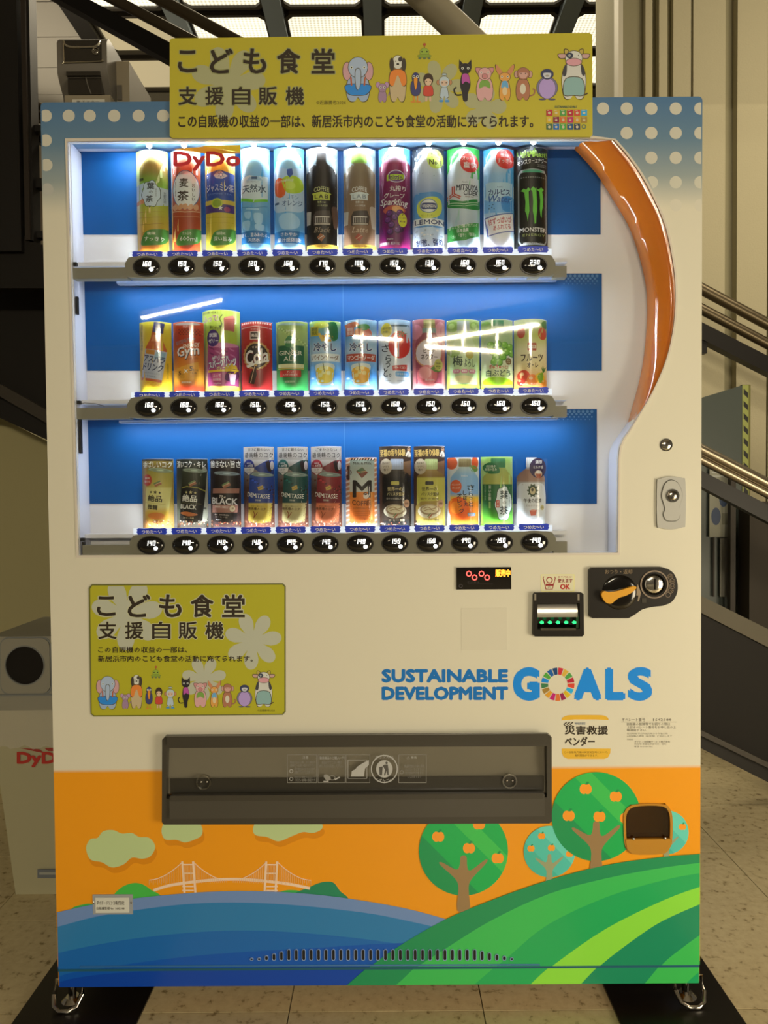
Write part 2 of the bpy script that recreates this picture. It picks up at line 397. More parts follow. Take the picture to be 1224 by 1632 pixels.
# ceiling over the hall behind: luminous panels between steel beams, plain tiles beside
ZC = CH+3.95
ce = box('ceiling', -8, 4.5, 2.2, 9.2, ZC+.16, ZC+.3, M_dark); tag(ce, kind='structure')
M_beam = mat('blue_grey_beam', lin('#8a969e'), .5)
M_frame = mat('black_frame', lin('#16120e'), .5)
def mat_lum():
    m = bpy.data.materials.new('luminous_panel'); m.use_nodes = True; nt = m.node_tree; b = nt.nodes['Principled BSDF']; b.inputs['Base Color'].default_value = (.3, .28, .2, 1)
    g = nt.nodes.new('ShaderNodeNewGeometry'); s = nt.nodes.new('ShaderNodeSeparateXYZ'); nt.links.new(g.outputs['Position'], s.inputs[0])
    outs = []
    for ax, f in (('X', 200.0), ('Y', 200.0)):
        a = nt.nodes.new('ShaderNodeMath'); a.operation = 'MULTIPLY'; a.inputs[1].default_value = f; nt.links.new(s.outputs[ax], a.inputs[0])
        q = nt.nodes.new('ShaderNodeMath'); q.operation = 'SINE'; nt.links.new(a.outputs[0], q.inputs[0])
        c = nt.nodes.new('ShaderNodeMath'); c.operation = 'MULTIPLY_ADD'; c.inputs[1].default_value = .26; c.inputs[2].default_value = 0.0; nt.links.new(q.outputs[0], c.inputs[0]); outs.append(c)
    ad = nt.nodes.new('ShaderNodeMath'); ad.operation = 'ADD'; nt.links.new(outs[0].outputs[0], ad.inputs[0]); nt.links.new(outs[1].outputs[0], ad.inputs[1])
    oi = nt.nodes.new('ShaderNodeObjectInfo'); rr = nt.nodes.new('ShaderNodeMath'); rr.operation = 'MULTIPLY_ADD'; rr.inputs[1].default_value = .35; rr.inputs[2].default_value = 1.02; nt.links.new(oi.outputs['Random'], rr.inputs[0])
    a2 = nt.nodes.new('ShaderNodeMath'); a2.operation = 'ADD'; nt.links.new(rr.outputs[0], a2.inputs[0]); nt.links.new(ad.outputs[0], a2.inputs[1])
    b.inputs['Emission Color'].default_value = (1.0, .90, .66, 1); nt.links.new(a2.outputs[0], b.inputs['Emission Strength']); MATS['lum'] = m; return m
M_lum = mat_lum()
M_lumdim = mat('dim_panel', lin('#8a7a52'), .6, emit=(1.0, .84, .5), es=.42)
BX0, BS = -2.465, .805; RY0, RS = 5.81, .595
def cham(x0, y0, x1, y1, c): return [(x0+c, y0), (x1-c, y0), (x1, y0+c), (x1, y1-c), (x1-c, y1), (x0+c, y1), (x0, y1-c), (x0, y0+c)]
def slab(name, loops, z0, z1, m, parent):
    bm = bmesh.new(); prism_bm(bm, loops[0], z0, z1, loops[1:])
    for v in bm.verts: v.co = Vector((v.co.x, v.co.z, v.co.y))
    return fin(name, bm, m, parent)
def lum_panel(cx, cy, dim):
    x0, x1, y0, y1 = cx-.305, cx+.305, cy-.235, cy+.235
    f = slab('panel_frame', [cham(x0-.03, y0-.03, x1+.03, y1+.03, .05), cham(x0, y0, x1, y1, .045)], ZC-.015, ZC+.02, mfr, ce)
    slab('light_panel', [cham(x0, y0, x1, y1, .045)], ZC+.006, ZC+.02, M_lumdim if dim else M_lum, f)
mfr = mat('frame_edge', lin('#3a352c'), .4)
slab('ceiling_board', [[(BX0, 2.2), (2.4, 2.2), (2.4, RY0+.06), (BX0, RY0+.06)]], ZC+.02, ZC+.05, M_frame, ce)
for c in range(6):
    for r in range(6):
        lum_panel(BX0+BS*(c+.5), RY0-RS*(r+.5), dim=(c == 0 and r < 2))
for c in range(7):
    box('ceiling_beam', BX0+BS*c-.074, BX0+BS*c+.074, 2.2, RY0+.03, ZC-.06, ZC+.02, M_beam if c else M_frame, ce)
M_ct = mat('ceiling_tile', ob('#b5a684'), .9, bump=(300, .3)); M_ctj = mat('ceiling_joint', ob('#5a5038'), .9)
slab('ceiling_board', [[(-8, 2.2), (BX0-.02, 2.2), (BX0-.02, RY0+.06), (4.5, RY0+.06), (4.5, 9), (-8, 9)]], ZC+.012, ZC+.04, M_ctj, ce)
bm = bmesh.new(); bbox_bm(bm, -.449, .449, -.2225, .2225, ZC, ZC+.012); ctm = fin('ct', bm, M_ct); ctm_me = ctm.data; bpy.data.objects.remove(ctm)
for i in range(6):
    for j in range(15):
        y = RY0+3.0-.43*.0-.455*j
        if 2.3 < y < 8.8: link('ceiling_tile', ctm_me, ce, (-2.955-.91*i, y, 0))
for i in range(7):
    for j in range(6):
        y = RY0+3.0-.455*j
        if y-.23 > RY0+.05: link('ceiling_tile', ctm_me, ce, (-2.955+.91*(i+1), y, 0))
# lobby ceiling in front of the machine, with the tube lamps that mirror in the display glass
M_lob = mat('lobby_ceiling', ob('#a09070'), .9)
lc = box('ceiling', -4, 4.5, -8.0, .35, 3.0, 3.1, M_lob); tag(lc, kind='structure')
M_tube = mat_emit('tube_glow', (1.0, .88, .66), 12)
M_fixt = mat('fixture_white', lin('#d8d4c8'), .5)
TUBE_W = 118
tubes = [((225, 505), (353, 476)), ((563, 535), (640, 540)), ((685, 541), (858, 515)), ((678, 550), (800, 559))]
for k, (a, b_) in enumerate(tubes):
    pts = []
    for px, py in (a, b_):
        v = P(px, py, 0); d = v-camo.location; d = Vector((d.x, -d.y, d.z)); t = (2.84-v.z)/d.z; pts.append(v+d*t)
    pa, pb = pts; d = (pb-pa).normalized(); L = (pb-pa).length
    r = thing('tube_lamp', ((pa.x+pb.x)/2, (pa.y+pb.y)/2, 2.9), ['long white tube lamp on the lobby ceiling toward the left wall', 'short white tube lamp on the lobby ceiling over the middle', 'long white tube lamp slanting on the lobby ceiling, right side', 'white tube lamp furthest from the machine on the lobby ceiling'][k], 'lamp')
    tube('glass_tube', [pa, pb], .009, M_tube, r)
    area('tube_light', ((pa.x+pb.x)/2, (pa.y+pb.y)/2, 2.83), (L, .018), TUBE_W*(.2, .7, 1.1, 1.1)[k]*L, WARM, target=((pa.x+pb.x)/2+.001, (pa.y+pb.y)/2+2.0, 1.6)).rotation_euler = (math.radians(38), 0, math.atan2((pb-pa).y, (pb-pa).x))
    bm = bmesh.new(); bbox_bm(bm, -L/2-.04, L/2+.04, -.06, .06, 2.88, 2.999)
    ang = math.atan2(d.y, d.x); c = (pa+pb)/2
    bmesh.ops.rotate(bm, verts=bm.verts, cent=(0, 0, 0), matrix=Matrix.Rotation(ang, 3, 'Z')); bmesh.ops.translate(bm, verts=bm.verts, vec=(c.x, c.y, 0))
    fin('housing', bm, M_fixt, r)

# ---------------------------------------------------------------- window far left behind the stair
M_sky = mat_emit('window_daylight', (.62, .62, .92), .75)
YF = 6.0
wn = box('window_1', P(24, 330, YF).x, P(61, 330, YF).x, YF+.0, YF+.03, P(40, 398, YF).z, P(40, 330, YF).z, M_sky); tag(wn, kind='structure')
st = pbox('trim_1', (10, 208), (75, 286), YF-.3, YF-.02, mat('brown_soffit', ob('#5a4c33'), .9)); tag(st, kind='structure')
st = pbox('trim_2', (10, 299), (62, 331), YF-.1, YF+.1, mat('cream_soffit', ob('#9c8c68'), .9)); tag(st, kind='structure')
st = pbox('trim_3', (60, 200), (110, 420), YF-.15, YF+.05, mat('dark_jamb', lin('#3a3226'), .8)); tag(st, kind='structure')

# ---------------------------------------------------------------- staircase behind the machine
YS = 1.0
stair = thing('staircase', (0, YS, 0), 'dark steel staircase descending to the right behind the vending machine', 'staircase')
def beam_px(name, top, bot, Y0, Y1, m, parent, bev=.004):
    pts = PX(top + bot[::-1], Y0); return prism(name, pts, Y0, Y1, m, parent, bev=bev)
beam_px('stringer', [(-170, 265), (45, 378), (1116, 952), (1400, 1103)], [(-170, 585), (0, 612), (77, 655), (1116, 1165), (1400, 1305)], YS, YS+.08, M_dark2, stair)
beam_px('stringer_flange', [(-170, 560), (0, 612), (77, 655), (1116, 1163), (1400, 1300)], [(-170, 590), (0, 632), (77, 676), (1116, 1172), (1400, 1309)], YS-.03, YS+.1, mat('flange', lin('#38332b'), .4), stair)
beam_px('stringer_base', [(-170, 585), (0, 632), (77, 676), (1116, 1172), (1400, 1310)], [(-170, 630), (0, 666), (77, 702), (1116, 1192), (1400, 1336)], YS+.01, YS+.09, M_dark, stair)
M_band = mat('skirt_band', lin('#57513f'), .55)
beam_px('skirt', [(1050, 917), (1116, 949), (1400, 1090)], [(1050, 944), (1116, 976), (1400, 1122)], YS-.015, YS+.05, M_band, stair)
def rail_px(name, a, b_, r, Y, m, parent): return tube(name, [P(*a, Y), P(*b_, Y)], r, m, parent)
M_steel = mat('brushed_steel', lin('#978d7b'), .32, metal=.9)
M_steel2 = mat('dark_bronze_rail', lin('#5f5542'), .35, metal=.7)
rail_px('handrail', (-150, 62), (1400, 862), .018, YS-.04, M_steel, stair)
rail_px('handrail', (-150, 79), (1400, 878), .015, YS-.03, M_steel, stair)
beam_px('rail_bar', [(-100, 118), (70, 208), (1116, 749), (1400, 895)], [(-100, 143), (70, 231), (1116, 775), (1400, 925)], YS-.02, YS+.02, M_dark, stair)
# upper flight rails, against the wall plane
YU = 1.9
up = thing('upper_stair_railing', (0, YU, 0), 'pair of steel tubes above a dark bar, slanting down in front of the cream wall', 'railing')
rail_px('handrail', (-60, -169), (1400, 611), .026, YU, M_steel2, up)
rail_px('handrail', (-60, -128), (1400, 641), .024, YU, M_steel2, up)
beam_px('rail_bar', [(-60, -148), (144, 0), (268, 66), (1116, 512), (1400, 657)], [(-60, -90), (84, -6), (268, 96), (1116, 539), (1400, 684)], YU-.01, YU+.05, M_dark, up)
pbox('rail_post', (1118, 540), (1127, 563), YU, YU+.04, M_dark, up)
# post at far left
po = thing('steel_post', (P(20, 900, .82).x, .82, 0), 'tall black steel post at the left edge carrying the stair', 'post')
pbox('post_body', (-60, -300), (34, 400), .80, .87, M_dark, po, bev=.006)
pbox('post_flange', (34, -300), (40, 382), .81, .87, mat('flange2', lin('#2d2620'), .35), po)
pbox('post_edge', (40, -300), (47, 386), .82, .87, M_dark, po, bev=.002)
prism('post_gusset', PX([(30, 372), (62, 392), (110, 418), (110, 470), (-60, 470), (-60, 360)], .9), .82, .87, M_dark2, po)
for y0, y1 in ((284, 298), (368, 378), (199, 208)):
    pbox('cross_bar', (44, y0), (130, y1), .84, .87, M_dark, po)
# diagonal pale pipe above the sign
dp = thing('diagonal_brace', P(840, 150, 1.5), 'thick pale steel pipe slanting down behind the yellow sign', 'pipe')
tube('pipe', [P(520, -150, 1.5), P(1010, 308, 1.5)], .056, mat('pale_pipe', ob('#8a7a54'), .45), dp, n=28)
tube('pipe_collar', [P(995, 294, 1.5), P(1012, 310, 1.5)], .07, mat('pale_pipe'), dp, n=28)

# frosted screen with hazard tape, poster, dark panels under the upper rail (right side)
YG = 1.75
gs = thing('frosted_screen', (P(1150, 800, YG).x, YG, 0), 'blue-grey screen with black and yellow hazard tape on its edge, right of the machine', 'screen')
prism('pane', PX([(1040, 658), (1183, 614), (1184, 1250), (1040, 1250)], YG), YG, YG+.012, mat('frosted_pane', lin('#4c5450'), .35), gs)
tp = Art(lambda u, v: (lambda q: (q.x, q.z))(P(u, v, YG)), lambda x: YG-.001, colf=ob)
tp.part('hazard_tape').rect(1183, 614, 1193, 1250, '#8d8a3c')
y = 619
while y < 1240:
    tp.poly([(1185, y), (1192, y+7), (1192, y+16), (1185, y+9)], '#1c1a12'); tp.layer -= 1; y += 19.5
tp.build(gs, mat_print('print_matte', .5))
pbox('screen_edge', (1183, 613), (1193.5, 1250), YG, YG+.02, mat('tape_back', lin('#6f6d35'), .6), gs)
pbox('dark_post', (1165, 735), (1172, 1000), YG-.08, YG-.05, mat('post_brown', lin('#30291f'), .5), gs)
ps = thing('wall_poster', P(1147, 1040, YG-.02), 'pale poster with two round blue pictures behind the lower handrail', 'poster')
pbox('sheet', (1131, 742), (1163, 856), YG-.02, YG-.012, mat('poster_sheet', ob('#8b8260'), .6), ps)
pa_ = Art(lambda u, v: (lambda q: (q.x, q.z))(P(u, v, YG-.02)), lambda x: YG-.0205, colf=ob)
pa_.part('poster_picture').ell(1141, 823, 7.5, 14, '#39414a'); pa_.ell(1153, 795, 7, 13, '#3d464f'); pa_.rect(1151, 818, 1160, 836, '#6b6446')
pa_.rect(1134, 752, 1161, 754, '#a59d7d'); pa_.rect(1134, 758, 1161, 760, '#a59d7d')
pa_.build(ps, mat_print('print_matte'))
pbox('sheet_stand', (1137, 856), (1139, 951), YG-.02, YG-.01, mat('post_brown'), ps); pbox('lower_sheet', (1148, 858), (1163, 951), YG-.02, YG-.012, mat('lower_sheet', ob('#6b6249'), .6), ps)
bp = thing('dark_cabinet', (P(1230, 900, 1.7).x, 1.65, 0), 'dark panelled unit behind the handrail at the right edge', 'cabinet')
pbox('body', (1195, 800), (1330, 1010), 1.6, 1.7, mat('dark_unit', lin('#2e271d'), .6), bp, bev=.004)
pbox('plinth', (1195, 1010), (1330, 1420), 1.62, 1.7, mat('dark_unit'), bp)
# ---------------------------------------------------------------- vending machine
W2 = .672; ZB, ZT = .05, 1.88
ZK = P(600, 1541).z
VM = thing('vending_machine', (0, 0, 0), 'white drink vending machine with blue dotted top and orange landscape bottom, on dark floor strips', 'vending machine')
def mat_door():
    m = mat('door_enamel', rough=.28, coat=.25); nt = m.node_tree; b = nt.nodes['Principled BSDF']
    g = nt.nodes.new('ShaderNodeNewGeometry'); s = nt.nodes.new('ShaderNodeSeparateXYZ'); nt.links.new(g.outputs['Position'], s.inputs[0])
    mr = nt.nodes.new('ShaderNodeMapRange'); mr.inputs['From Min'].default_value = 0; mr.inputs['From Max'].default_value = 1.9; nt.links.new(s.outputs['Z'], mr.inputs['Value'])
    r = nt.nodes.new('ShaderNodeValToRGB'); e = r.color_ramp.elements
    z = lambda py: P(600, py).z/1.9
    zo = z(1226.5)
    e[0].position = 0; e[0].color = (*ob('#d8860f'), 1); e[1].position = zo; e[1].color = (*ob('#d8860f'), 1)
    for p, c in ((zo+.0006, ob('#c8b98e')), (z(335), ob('#c8b98e')), (z(285), ob('#8a8d78')), (z(225), ob('#5d7272')), (z(165), ob('#4a6673'))):
        x = e.new(p); x.color = (*c, 1)
    nt.links.new(mr.outputs[0], r.inputs[0]); nt.links.new(r.outputs[0], b.inputs['Base Color']); return m
M_door = mat_door()
M_white = mat('white_enamel', ob('#c2b48a'), .35)
M_cab = mat('cabinet_side', ob('#8b9098'), .4)
box('cabinet', -W2+.004, W2-.004, .080, .74, ZB+.01, ZT-.004, M_cab, VM, bev=.004)
# display opening
arc = [(981, 222), (1002, 246), (1024, 277), (1045, 316), (1064, 362), (1075, 414), (1079, 451), (1079, 491), (1074.5, 531), (1064, 574), (1046, 617), (1027, 651), (1006.5, 685)]
low = [(996, 701), (990.5, 714), (988.5, 731), (987.5, 884.5)]
win_px = [(104, 221), (945, 217)] + smooth_pts(arc, False, 3) + low + [(122, 888.5)]
win = PX(win_px)
outer = rrect(-W2, ZK, W2, ZT, .008, 3)
chute_px = [(266, 1176), (872, 1172), (872, 1303), (266, 1304)]
cup_px = [(994, 1300), (1004, 1282), (1060, 1280), (1070, 1296), (1070, 1345), (1060, 1359), (1006, 1361), (996, 1350)]
bill_px = [(854, 950), (922, 949), (922, 1006), (854, 1007)]
prism('door', outer, 0, .045, M_door, VM, holes=[win, PX(chute_px), PX(cup_px), PX(bill_px)], bev=.0025, bseg=2)
kick = prism('kick_panel', rrect(-W2, ZB, W2, ZK-.0035, .004, 2), .003, .045, M_door, VM, bev=.002)
# window rim: thin bright edge
rim_in = PX([(107, 225.5), (945, 221)] + smooth_pts([(a-3.2, b+1.2) for a, b in arc], False, 3) + [(993.5, 699), (987.5, 713), (985.5, 731), (984.5, 881), (125, 885)])
prism('window_rim', win, -.0015, .012, mat('rim_white', lin('#d9d4cc'), .25, coat=.5), VM, holes=[rim_in])
# recess: back panel and reveals
YBK = .066
M_in = mat('display_white', lin('#dcdcde'), .45)
M_rev = mat('reveal_white', lin('#d4d6e4'), .4)
back = pbox('display_back', (96, 205), (1100, 905), YBK, YBK+.01, M_in, VM, YP=YBK)
def ribbon(name, loopA, yA, loopB, yB, m, parent, smooth=True, closed=False, th=.0015):
    bm = bmesh.new(); n = len(loopA)
    A = [bm.verts.new((p[0], yA, p[1])) for p in loopA]; B = [bm.verts.new((p[0], yB, p[1])) for p in loopB]
    for i in range(n if closed else n-1):
        j = (i+1) % n; bm.faces.new((A[i], A[j], B[j], B[i]))
    return fin(name, bm, m, parent, smooth=smooth)
def wall_band(name, line, yA, yB, th, m, parent, side):
    """thick strip following a line of pixels, between depths yA and yB"""
    q = PX(line); o = []
    for i, p in enumerate(q):
        a, b = q[max(0, i-1)], q[min(len(q)-1, i+1)]; d = Vector((b[0]-a[0], b[1]-a[1])).normalized(); nx = Vector((d.y, -d.x))*th*side; o.append((p[0]+nx.x, p[1]+nx.y))
    return prism(name, q + o[::-1], yA, yB, m, parent, smooth=True)
wall_band('side_reveal', [(108.5, 222), (125, 888)], .012, YBK+.002, .004, M_rev, VM, 1)
wall_band('side_reveal', [(1040, 640), (1022, 662), (1003, 688), (993, 702), (987.5, 714), (985.5, 731), (984.5, 886)], .012, YBK+.002, .004, M_rev, VM, -1)
wall_band('top_reveal', [(100, 218.5), (985, 214)], .005, YBK+.002, .004, M_rev, VM, -1)
wall_band('bottom_reveal', [(122, 886.5), (990, 882.5)], .012, YBK+.002, .004, M_in, VM, 1)
M_gap = mat('gap_black', lin('#141414'), .6)
for y0, y1 in ((470, 498), (654, 722), (864, 884)):
    a, b = P(110+(y0-221)*.027, y0), P(111+(y1-221)*.027, y1); box('hinge_catch', a.x-.001, a.x+.0035, .012, .02, b.z, a.z, M_gap, VM)
for y in (418, 640, 860):
    a = P(109+(y-221)*.027, y); box('latch_stub', a.x-.001, a.x+.006, .008, .016, a.z-.004, a.z+.003, M_gap, VM, bev=.001)
# orange curved moulding on the right
iarc = [(914, 217), (957, 264), (993, 319.5), (1012, 353), (1027, 396), (1038, 442), (1041, 476), (1040, 516), (1035, 568), (1027, 608), (1018, 641), (1012, 662), (1005.5, 686)]
oarc = [(978, 219)] + [(a-2, b+1.5) for a, b in arc[:-1]] + [(1006.5, 685)]
oarc = [oarc[0]] + oarc[2:]
def res(pts, n):
    d = [0]
    for a, b in zip(pts, pts[1:]): d.append(d[-1]+math.hypot(b[0]-a[0], b[1]-a[1]))
    o = []
    for i in range(n):
        t = d[-1]*i/(n-1); k = max(j for j in range(len(d)) if d[j] <= t+1e-9); k = min(k, len(pts)-2); f = (t-d[k])/(d[k+1]-d[k])
        o.append((pts[k][0]+(pts[k+1][0]-pts[k][0])*f, pts[k][1]+(pts[k+1][1]-pts[k][1])*f))
    return o
NA = 48; ia = res(smooth_pts(iarc, False, 4), NA); oa = res(smooth_pts(oarc, False, 4), NA)
bm = bmesh.new(); grid = []
for k in range(9):
    t = k/8; y = .003+.030*(1-math.cos(t*math.pi/2)) if False else .002+.028*t**1.6
    row = []
    for i in range(NA):
        a = oa[i][0]*(1-t)+ia[i][0]*t, oa[i][1]*(1-t)+ia[i][1]*t; w_ = P(a[0], a[1], y); row.append(bm.verts.new(w_))
    grid.append(row)
for r1, r2 in zip(grid, grid[1:]):
    for i in range(NA-1): bm.faces.new((r1[i], r1[i+1], r2[i+1], r2[i]))
lip = [bm.verts.new(v.co+Vector((0, .036, 0))) for v in grid[-1]]
for i in range(NA-1): bm.faces.new((grid[-1][i], grid[-1][i+1], lip[i+1], lip[i]))
fin('orange_moulding', bm, mat('orange_gloss', lin('#c8701e', 1.1), .12, coat=1.0), VM, smooth=True)
# blue panels behind the drinks
M_blue = mat('display_blue', (.0015, .078, .28), .5, spec=.2)
AB = Art(lambda u, v: (lambda q: (q.x, q.z))(P(u, v, YBK)), lambda x: YBK-.0003)
for y0, y1, x0, x1, xa, xb in ((222, 374, 126, 132, 957, 957), (436, 591, 133, 139, 959, 959), (652, 803, 139, 142, 951, 951)):
    p = [P(x0, y0, YBK), P(xa, y0, YBK), P(xb, y1, YBK), P(x1, y1, YBK)]
    prism('blue_panel', [(q.x, q.z) for q in p], YBK-.0012, YBK, M_blue, VM)
AB.part('halftone_dots')
for y0, xr in ((436, 959), (652, 951)):
    for r in range(4):
        for k in range(8):
            AB.ell(xr-8-k*7-(r % 2)*3.5, y0+4+r*4.2, 2.4-.5*r, 2.4-.5*r, '#2f6ea8', n=10); AB.layer = 2
AB.surf = lambda x: YBK-.0014
AB.build(VM, mat_print('print_in', .4))
box('panel_seam', P(545, 300, YBK).x-.0006, P(545, 300, YBK).x+.0006, YBK-.0022, YBK-.001, P(545, 880, YBK).z, P(545, 222, YBK).z, mat('seam', lin('#1f5f9c'), .4), VM)

# rails, shelves, lamps
M_rail = mat('rail_beige', ob('#7c7150'), .45)
M_btn = mat('button_black', lin('#0b0b0d'), .1, coat=1.0, spec=.6)
M_btnr = mat('button_rim', lin('#2a2824'), .35)
M_dig = mat_emit('price_led', (1.0, .98, .9), 2.6)
M_lmp = mat_emit('sold_lamp', (.9, .95, 1.0), 3.2)
M_led = mat_emit('display_led', (.80, .92, 1.0), 9)
M_lip = mat_clear('clear_lip', tint=(.93, .97, 1), rough=.15, haze=.12)
ROWY = [(230.8, 424.4, 852.6, 422.0), (236.5, 649.2, 851.4, 646.5), (240.3, 869.2, 851.8, 864.4)]
RB = [P(*q[:2]) for q in ROWY]; RE = [P(*q[2:]) for q in ROWY]
XB = sum(p.x for p in RB)/3; XE = sum(p.x for p in RE)/3; PIT = (XE-XB)/11
PR = [['160', '150', '150', '120', '160', '170', '180', '160', '130', '160', '160', '230'],
      ['160', '150', '160', '150', '150', '150', '150', '150', '150', '150', '150', '150'],
      ['140', '140', '140', '140', '140', '140', '140', '150', '160', '170', '150', '140']]
SEG = {'0': 'abcdef', '1': 'bc', '2': 'abged', '3': 'abgcd', '4': 'fgbc', '5': 'afgcd', '6': 'afgedc', '7': 'abc', '8': 'abcdefg'}
def digits(bm, s, cx, cz, h, y):
    wd = h*.52; th = h*.15; adv = h*.74; x = cx-adv*(len(s)-1)/2
    for ch in s:
        L, R, T_, B_, M_ = x-wd/2, x+wd/2, cz+h/2, cz-h/2, cz
        q = {'a': (L, T_-th, R, T_), 'd': (L, B_, R, B_+th), 'g': (L, M_-th/2, R, M_+th/2), 'f': (L, M_, L+th, T_), 'b': (R-th, M_, R, T_), 'e': (L, B_, L+th, M_), 'c': (R-th, B_, R, M_)}
        if ch == '1': x += 0
        for c in SEG[ch]:
            a = q[c]; sl = lambda z: (z-cz)*.12
            v = [bm.verts.new((px+sl(pz), y, pz)) for px, pz in ((a[0], a[1]), (a[2], a[1]), (a[2], a[3]), (a[0], a[3]))]
            bm.faces.new(v)
        x += adv
def btn_mesh():
    ob_ = dome('selection_button', 0, 0, 0, .0262, .0173, .007, M_btn, None); me = ob_.data; bpy.data.objects.remove(ob_); return me
BM = btn_mesh()
bm = bmesh.new(); prism_bm(bm, disc_pts(0, 0, .0282, .0192, 32), -.0022, .001, [disc_pts(0, 0, .0258, .0170, 32)]); RM = fin('r', bm, M_btnr, smooth=True); RMM = RM.data; bpy.data.objects.remove(RM)
bm = bmesh.new(); prism_bm(bm, disc_pts(0, 0, .0044, .0042, 8, a0=.39, a1=.39+2*math.pi), -.0006, .0004); LM = fin('l', bm, M_lmp); LMM = LM.data; bpy.data.objects.remove(LM)
# blue 'cold' tag
tgA = Art(lambda u, v: (u, v), lambda x: 0, colf=lambda h: lin(h, 1.0))
def tag_mesh(par):
    A = Art(lambda u, v: (u*.00131, -v*.00131), lambda x: 0)
    A.part('cold_label')
    edge = [(-24, -4), (-21, -5.5), (-12, -5), (0, -5.6), (12, -5), (21, -5.6), (24.5, -3.5), (23, -1), (24.5, 1), (23, 3), (22, 4.8), (12, 4.4), (0, 5), (-12, 4.4), (-22, 5), (-23, 2.5), (-24.5, .5), (-23, -1.5)]
    A.poly(edge, '#1d40d8'); A.T('つめた〜い', -16, -3, 16, 3, '#f4f6ff', bold=.03)
    o = A.build(par, MATS['print_in'])[0]; me = o.data; bpy.data.objects.remove(o); return me
TG = tag_mesh(VM)
rows = []
for r in range(3):
    zc = lambda x, r=r: RB[r].z + (RE[r].z-RB[r].z)*(x-XB)/(XE-XB)
    zt0, zb0 = .0225, .0215
    top = []; bot = []
    xs = [XB-PIT*.62 + (XE-XB+PIT*1.24)*i/120 for i in range(121)]
    for x in xs:
        ph = math.cos((x-XB)/PIT*2*math.pi)
        ed = min(1, (x-xs[0])/.014, (xs[-1]-x)/.014); ed = math.sqrt(max(0, 1-(1-ed)**2))
        top.append((x, zc(x)+(zt0+.0012*ph)*(.35+.65*ed))); bot.append((x, zc(x)-(zb0+.0008*ph)*(.75+.25*ed)))
    rl = prism('button_rail', top+bot[::-1], .006, .0315, M_rail, VM, bev=.003, bseg=3)
    zl = P(160, [434, 656, 872][r]).z
    for a, b_ in ((P(108+6*r, 430).x, xs[0]+.004), (xs[-1]-.004, P(905, 430).x)):
        zz = zc(a if a < 0 else b_) - .011
        box('rail_bar', a, b_, .010, .03, zz-.0115, zz+.0115, M_rail, VM, bev=.0015)
    zs = zc(0)+.022
    box('display_shelf', P(118, 430, .03).x, P(905, 430, .03).x, .034, YBK, zs-.008, zs, M_in, VM)
    zg = zc(0)+.0225
    box('light_strip', xs[0]+.006, xs[-1]-.006, .0125, .0135, zg, zg+.0125, mat_emit('strip_glow', (.88, .94, 1.0), .95), VM)
    pp = box('clear_lip', xs[0]-.02, xs[-1]+.006, .012, .03, zc(0)-.0285, zc(0)-.0235, M_lip, VM)
    rows.append((zc, zs))
    for i in range(12):
        x = XB+PIT*i; z = zc(x)
        b = link('selection_button', BM, VM, (x, .0055, z)); link('button_rim', RMM, b)
        bm = bmesh.new(); digits(bm, PR[r][i], .0012, .0047, .0098, 0)
        for v in bm.verts: v.co.y = -.0052 - .0015*max(0, 1-(v.co.x/.02)**2-(v.co.z/.014)**2) - .0006
        me = bpy.data.meshes.new('price_digits'); bm.to_mesh(me); bm.free(); me.materials.append(M_dig); link('price_digits', me, b)
        link('sold_lamp', LMM, b, (.0113, -.0062, -.0062))
        # tags
    for i in range(12):
        x = XB+PIT*i; v = P(612, [401, 625.6, 843.2][r]+(i-5.5)*-.22, .011)
        link('cold_label', TG, VM, (x, .0115, v.z))
    # lamps above this row
    ztop = [P(500, 223, .03).z, None, None][r] if r == 0 else rows[r-1][0](0)-.027
    for i in range(12):
        x = XB+PIT*i+(.004 if r == 0 else 0)
        if r == 0:
            bm = bmesh.new(); bmesh.ops.create_icosphere(bm, subdivisions=2, radius=.0062, matrix=Matrix.Translation((x, .022, P(612, 228, .022).z))); fin('led_lamp', bm, M_led, VM, smooth=True)
    LED = (.88, .95, 1.0)
    zt_ = P(612, 226, .02).z if r == 0 else ztop-.0032
    area('display_lamp', ((XB+XE)/2, .0145, zt_-.0005), (XE-XB+.16, .012), (4.0, 1.2, 1.2)[r], LED, target=((XB+XE)/2, .060, zt_-.11))
    area('display_lamp', ((XB+XE)/2, .020, zg+.004), (XE-XB+.06, .008), (2.4, 1.7, 1.4)[r], LED, target=((XB+XE)/2, .040, zg+.10))
# front glass
pane = prism('display_glass', rim_in, .0030, .0042, mat_clear('display_glass', tint=(.985, .99, .99), ior=1.38), VM)
# brand sticker behind the glass
ST = Art(lambda u, v: (lambda q: (q.x, q.z))(P(180+u/3.4, 220+v/3.4, .008)), lambda x: .008)
ST.part('glass_sticker').poly([(470, 42), (690, 38), (690, 78)], '#f2c21c'); ST.poly([(325, 60), (500, 46), (690, 80), (690, 84), (505, 84)], '#f0a41c')
ST.T('DyDo', 326, 72, 692, 178, '#c8202a', bold=.05, shear=0)
ST.build(VM, MATS['print_in'])
# loose wire by the second rail
tube('thin_wire', [P(118, 645, .02), P(135, 642, .02), P(152, 643, .02), P(166, 647, .02)], .0006, M_gap, VM, n=6)

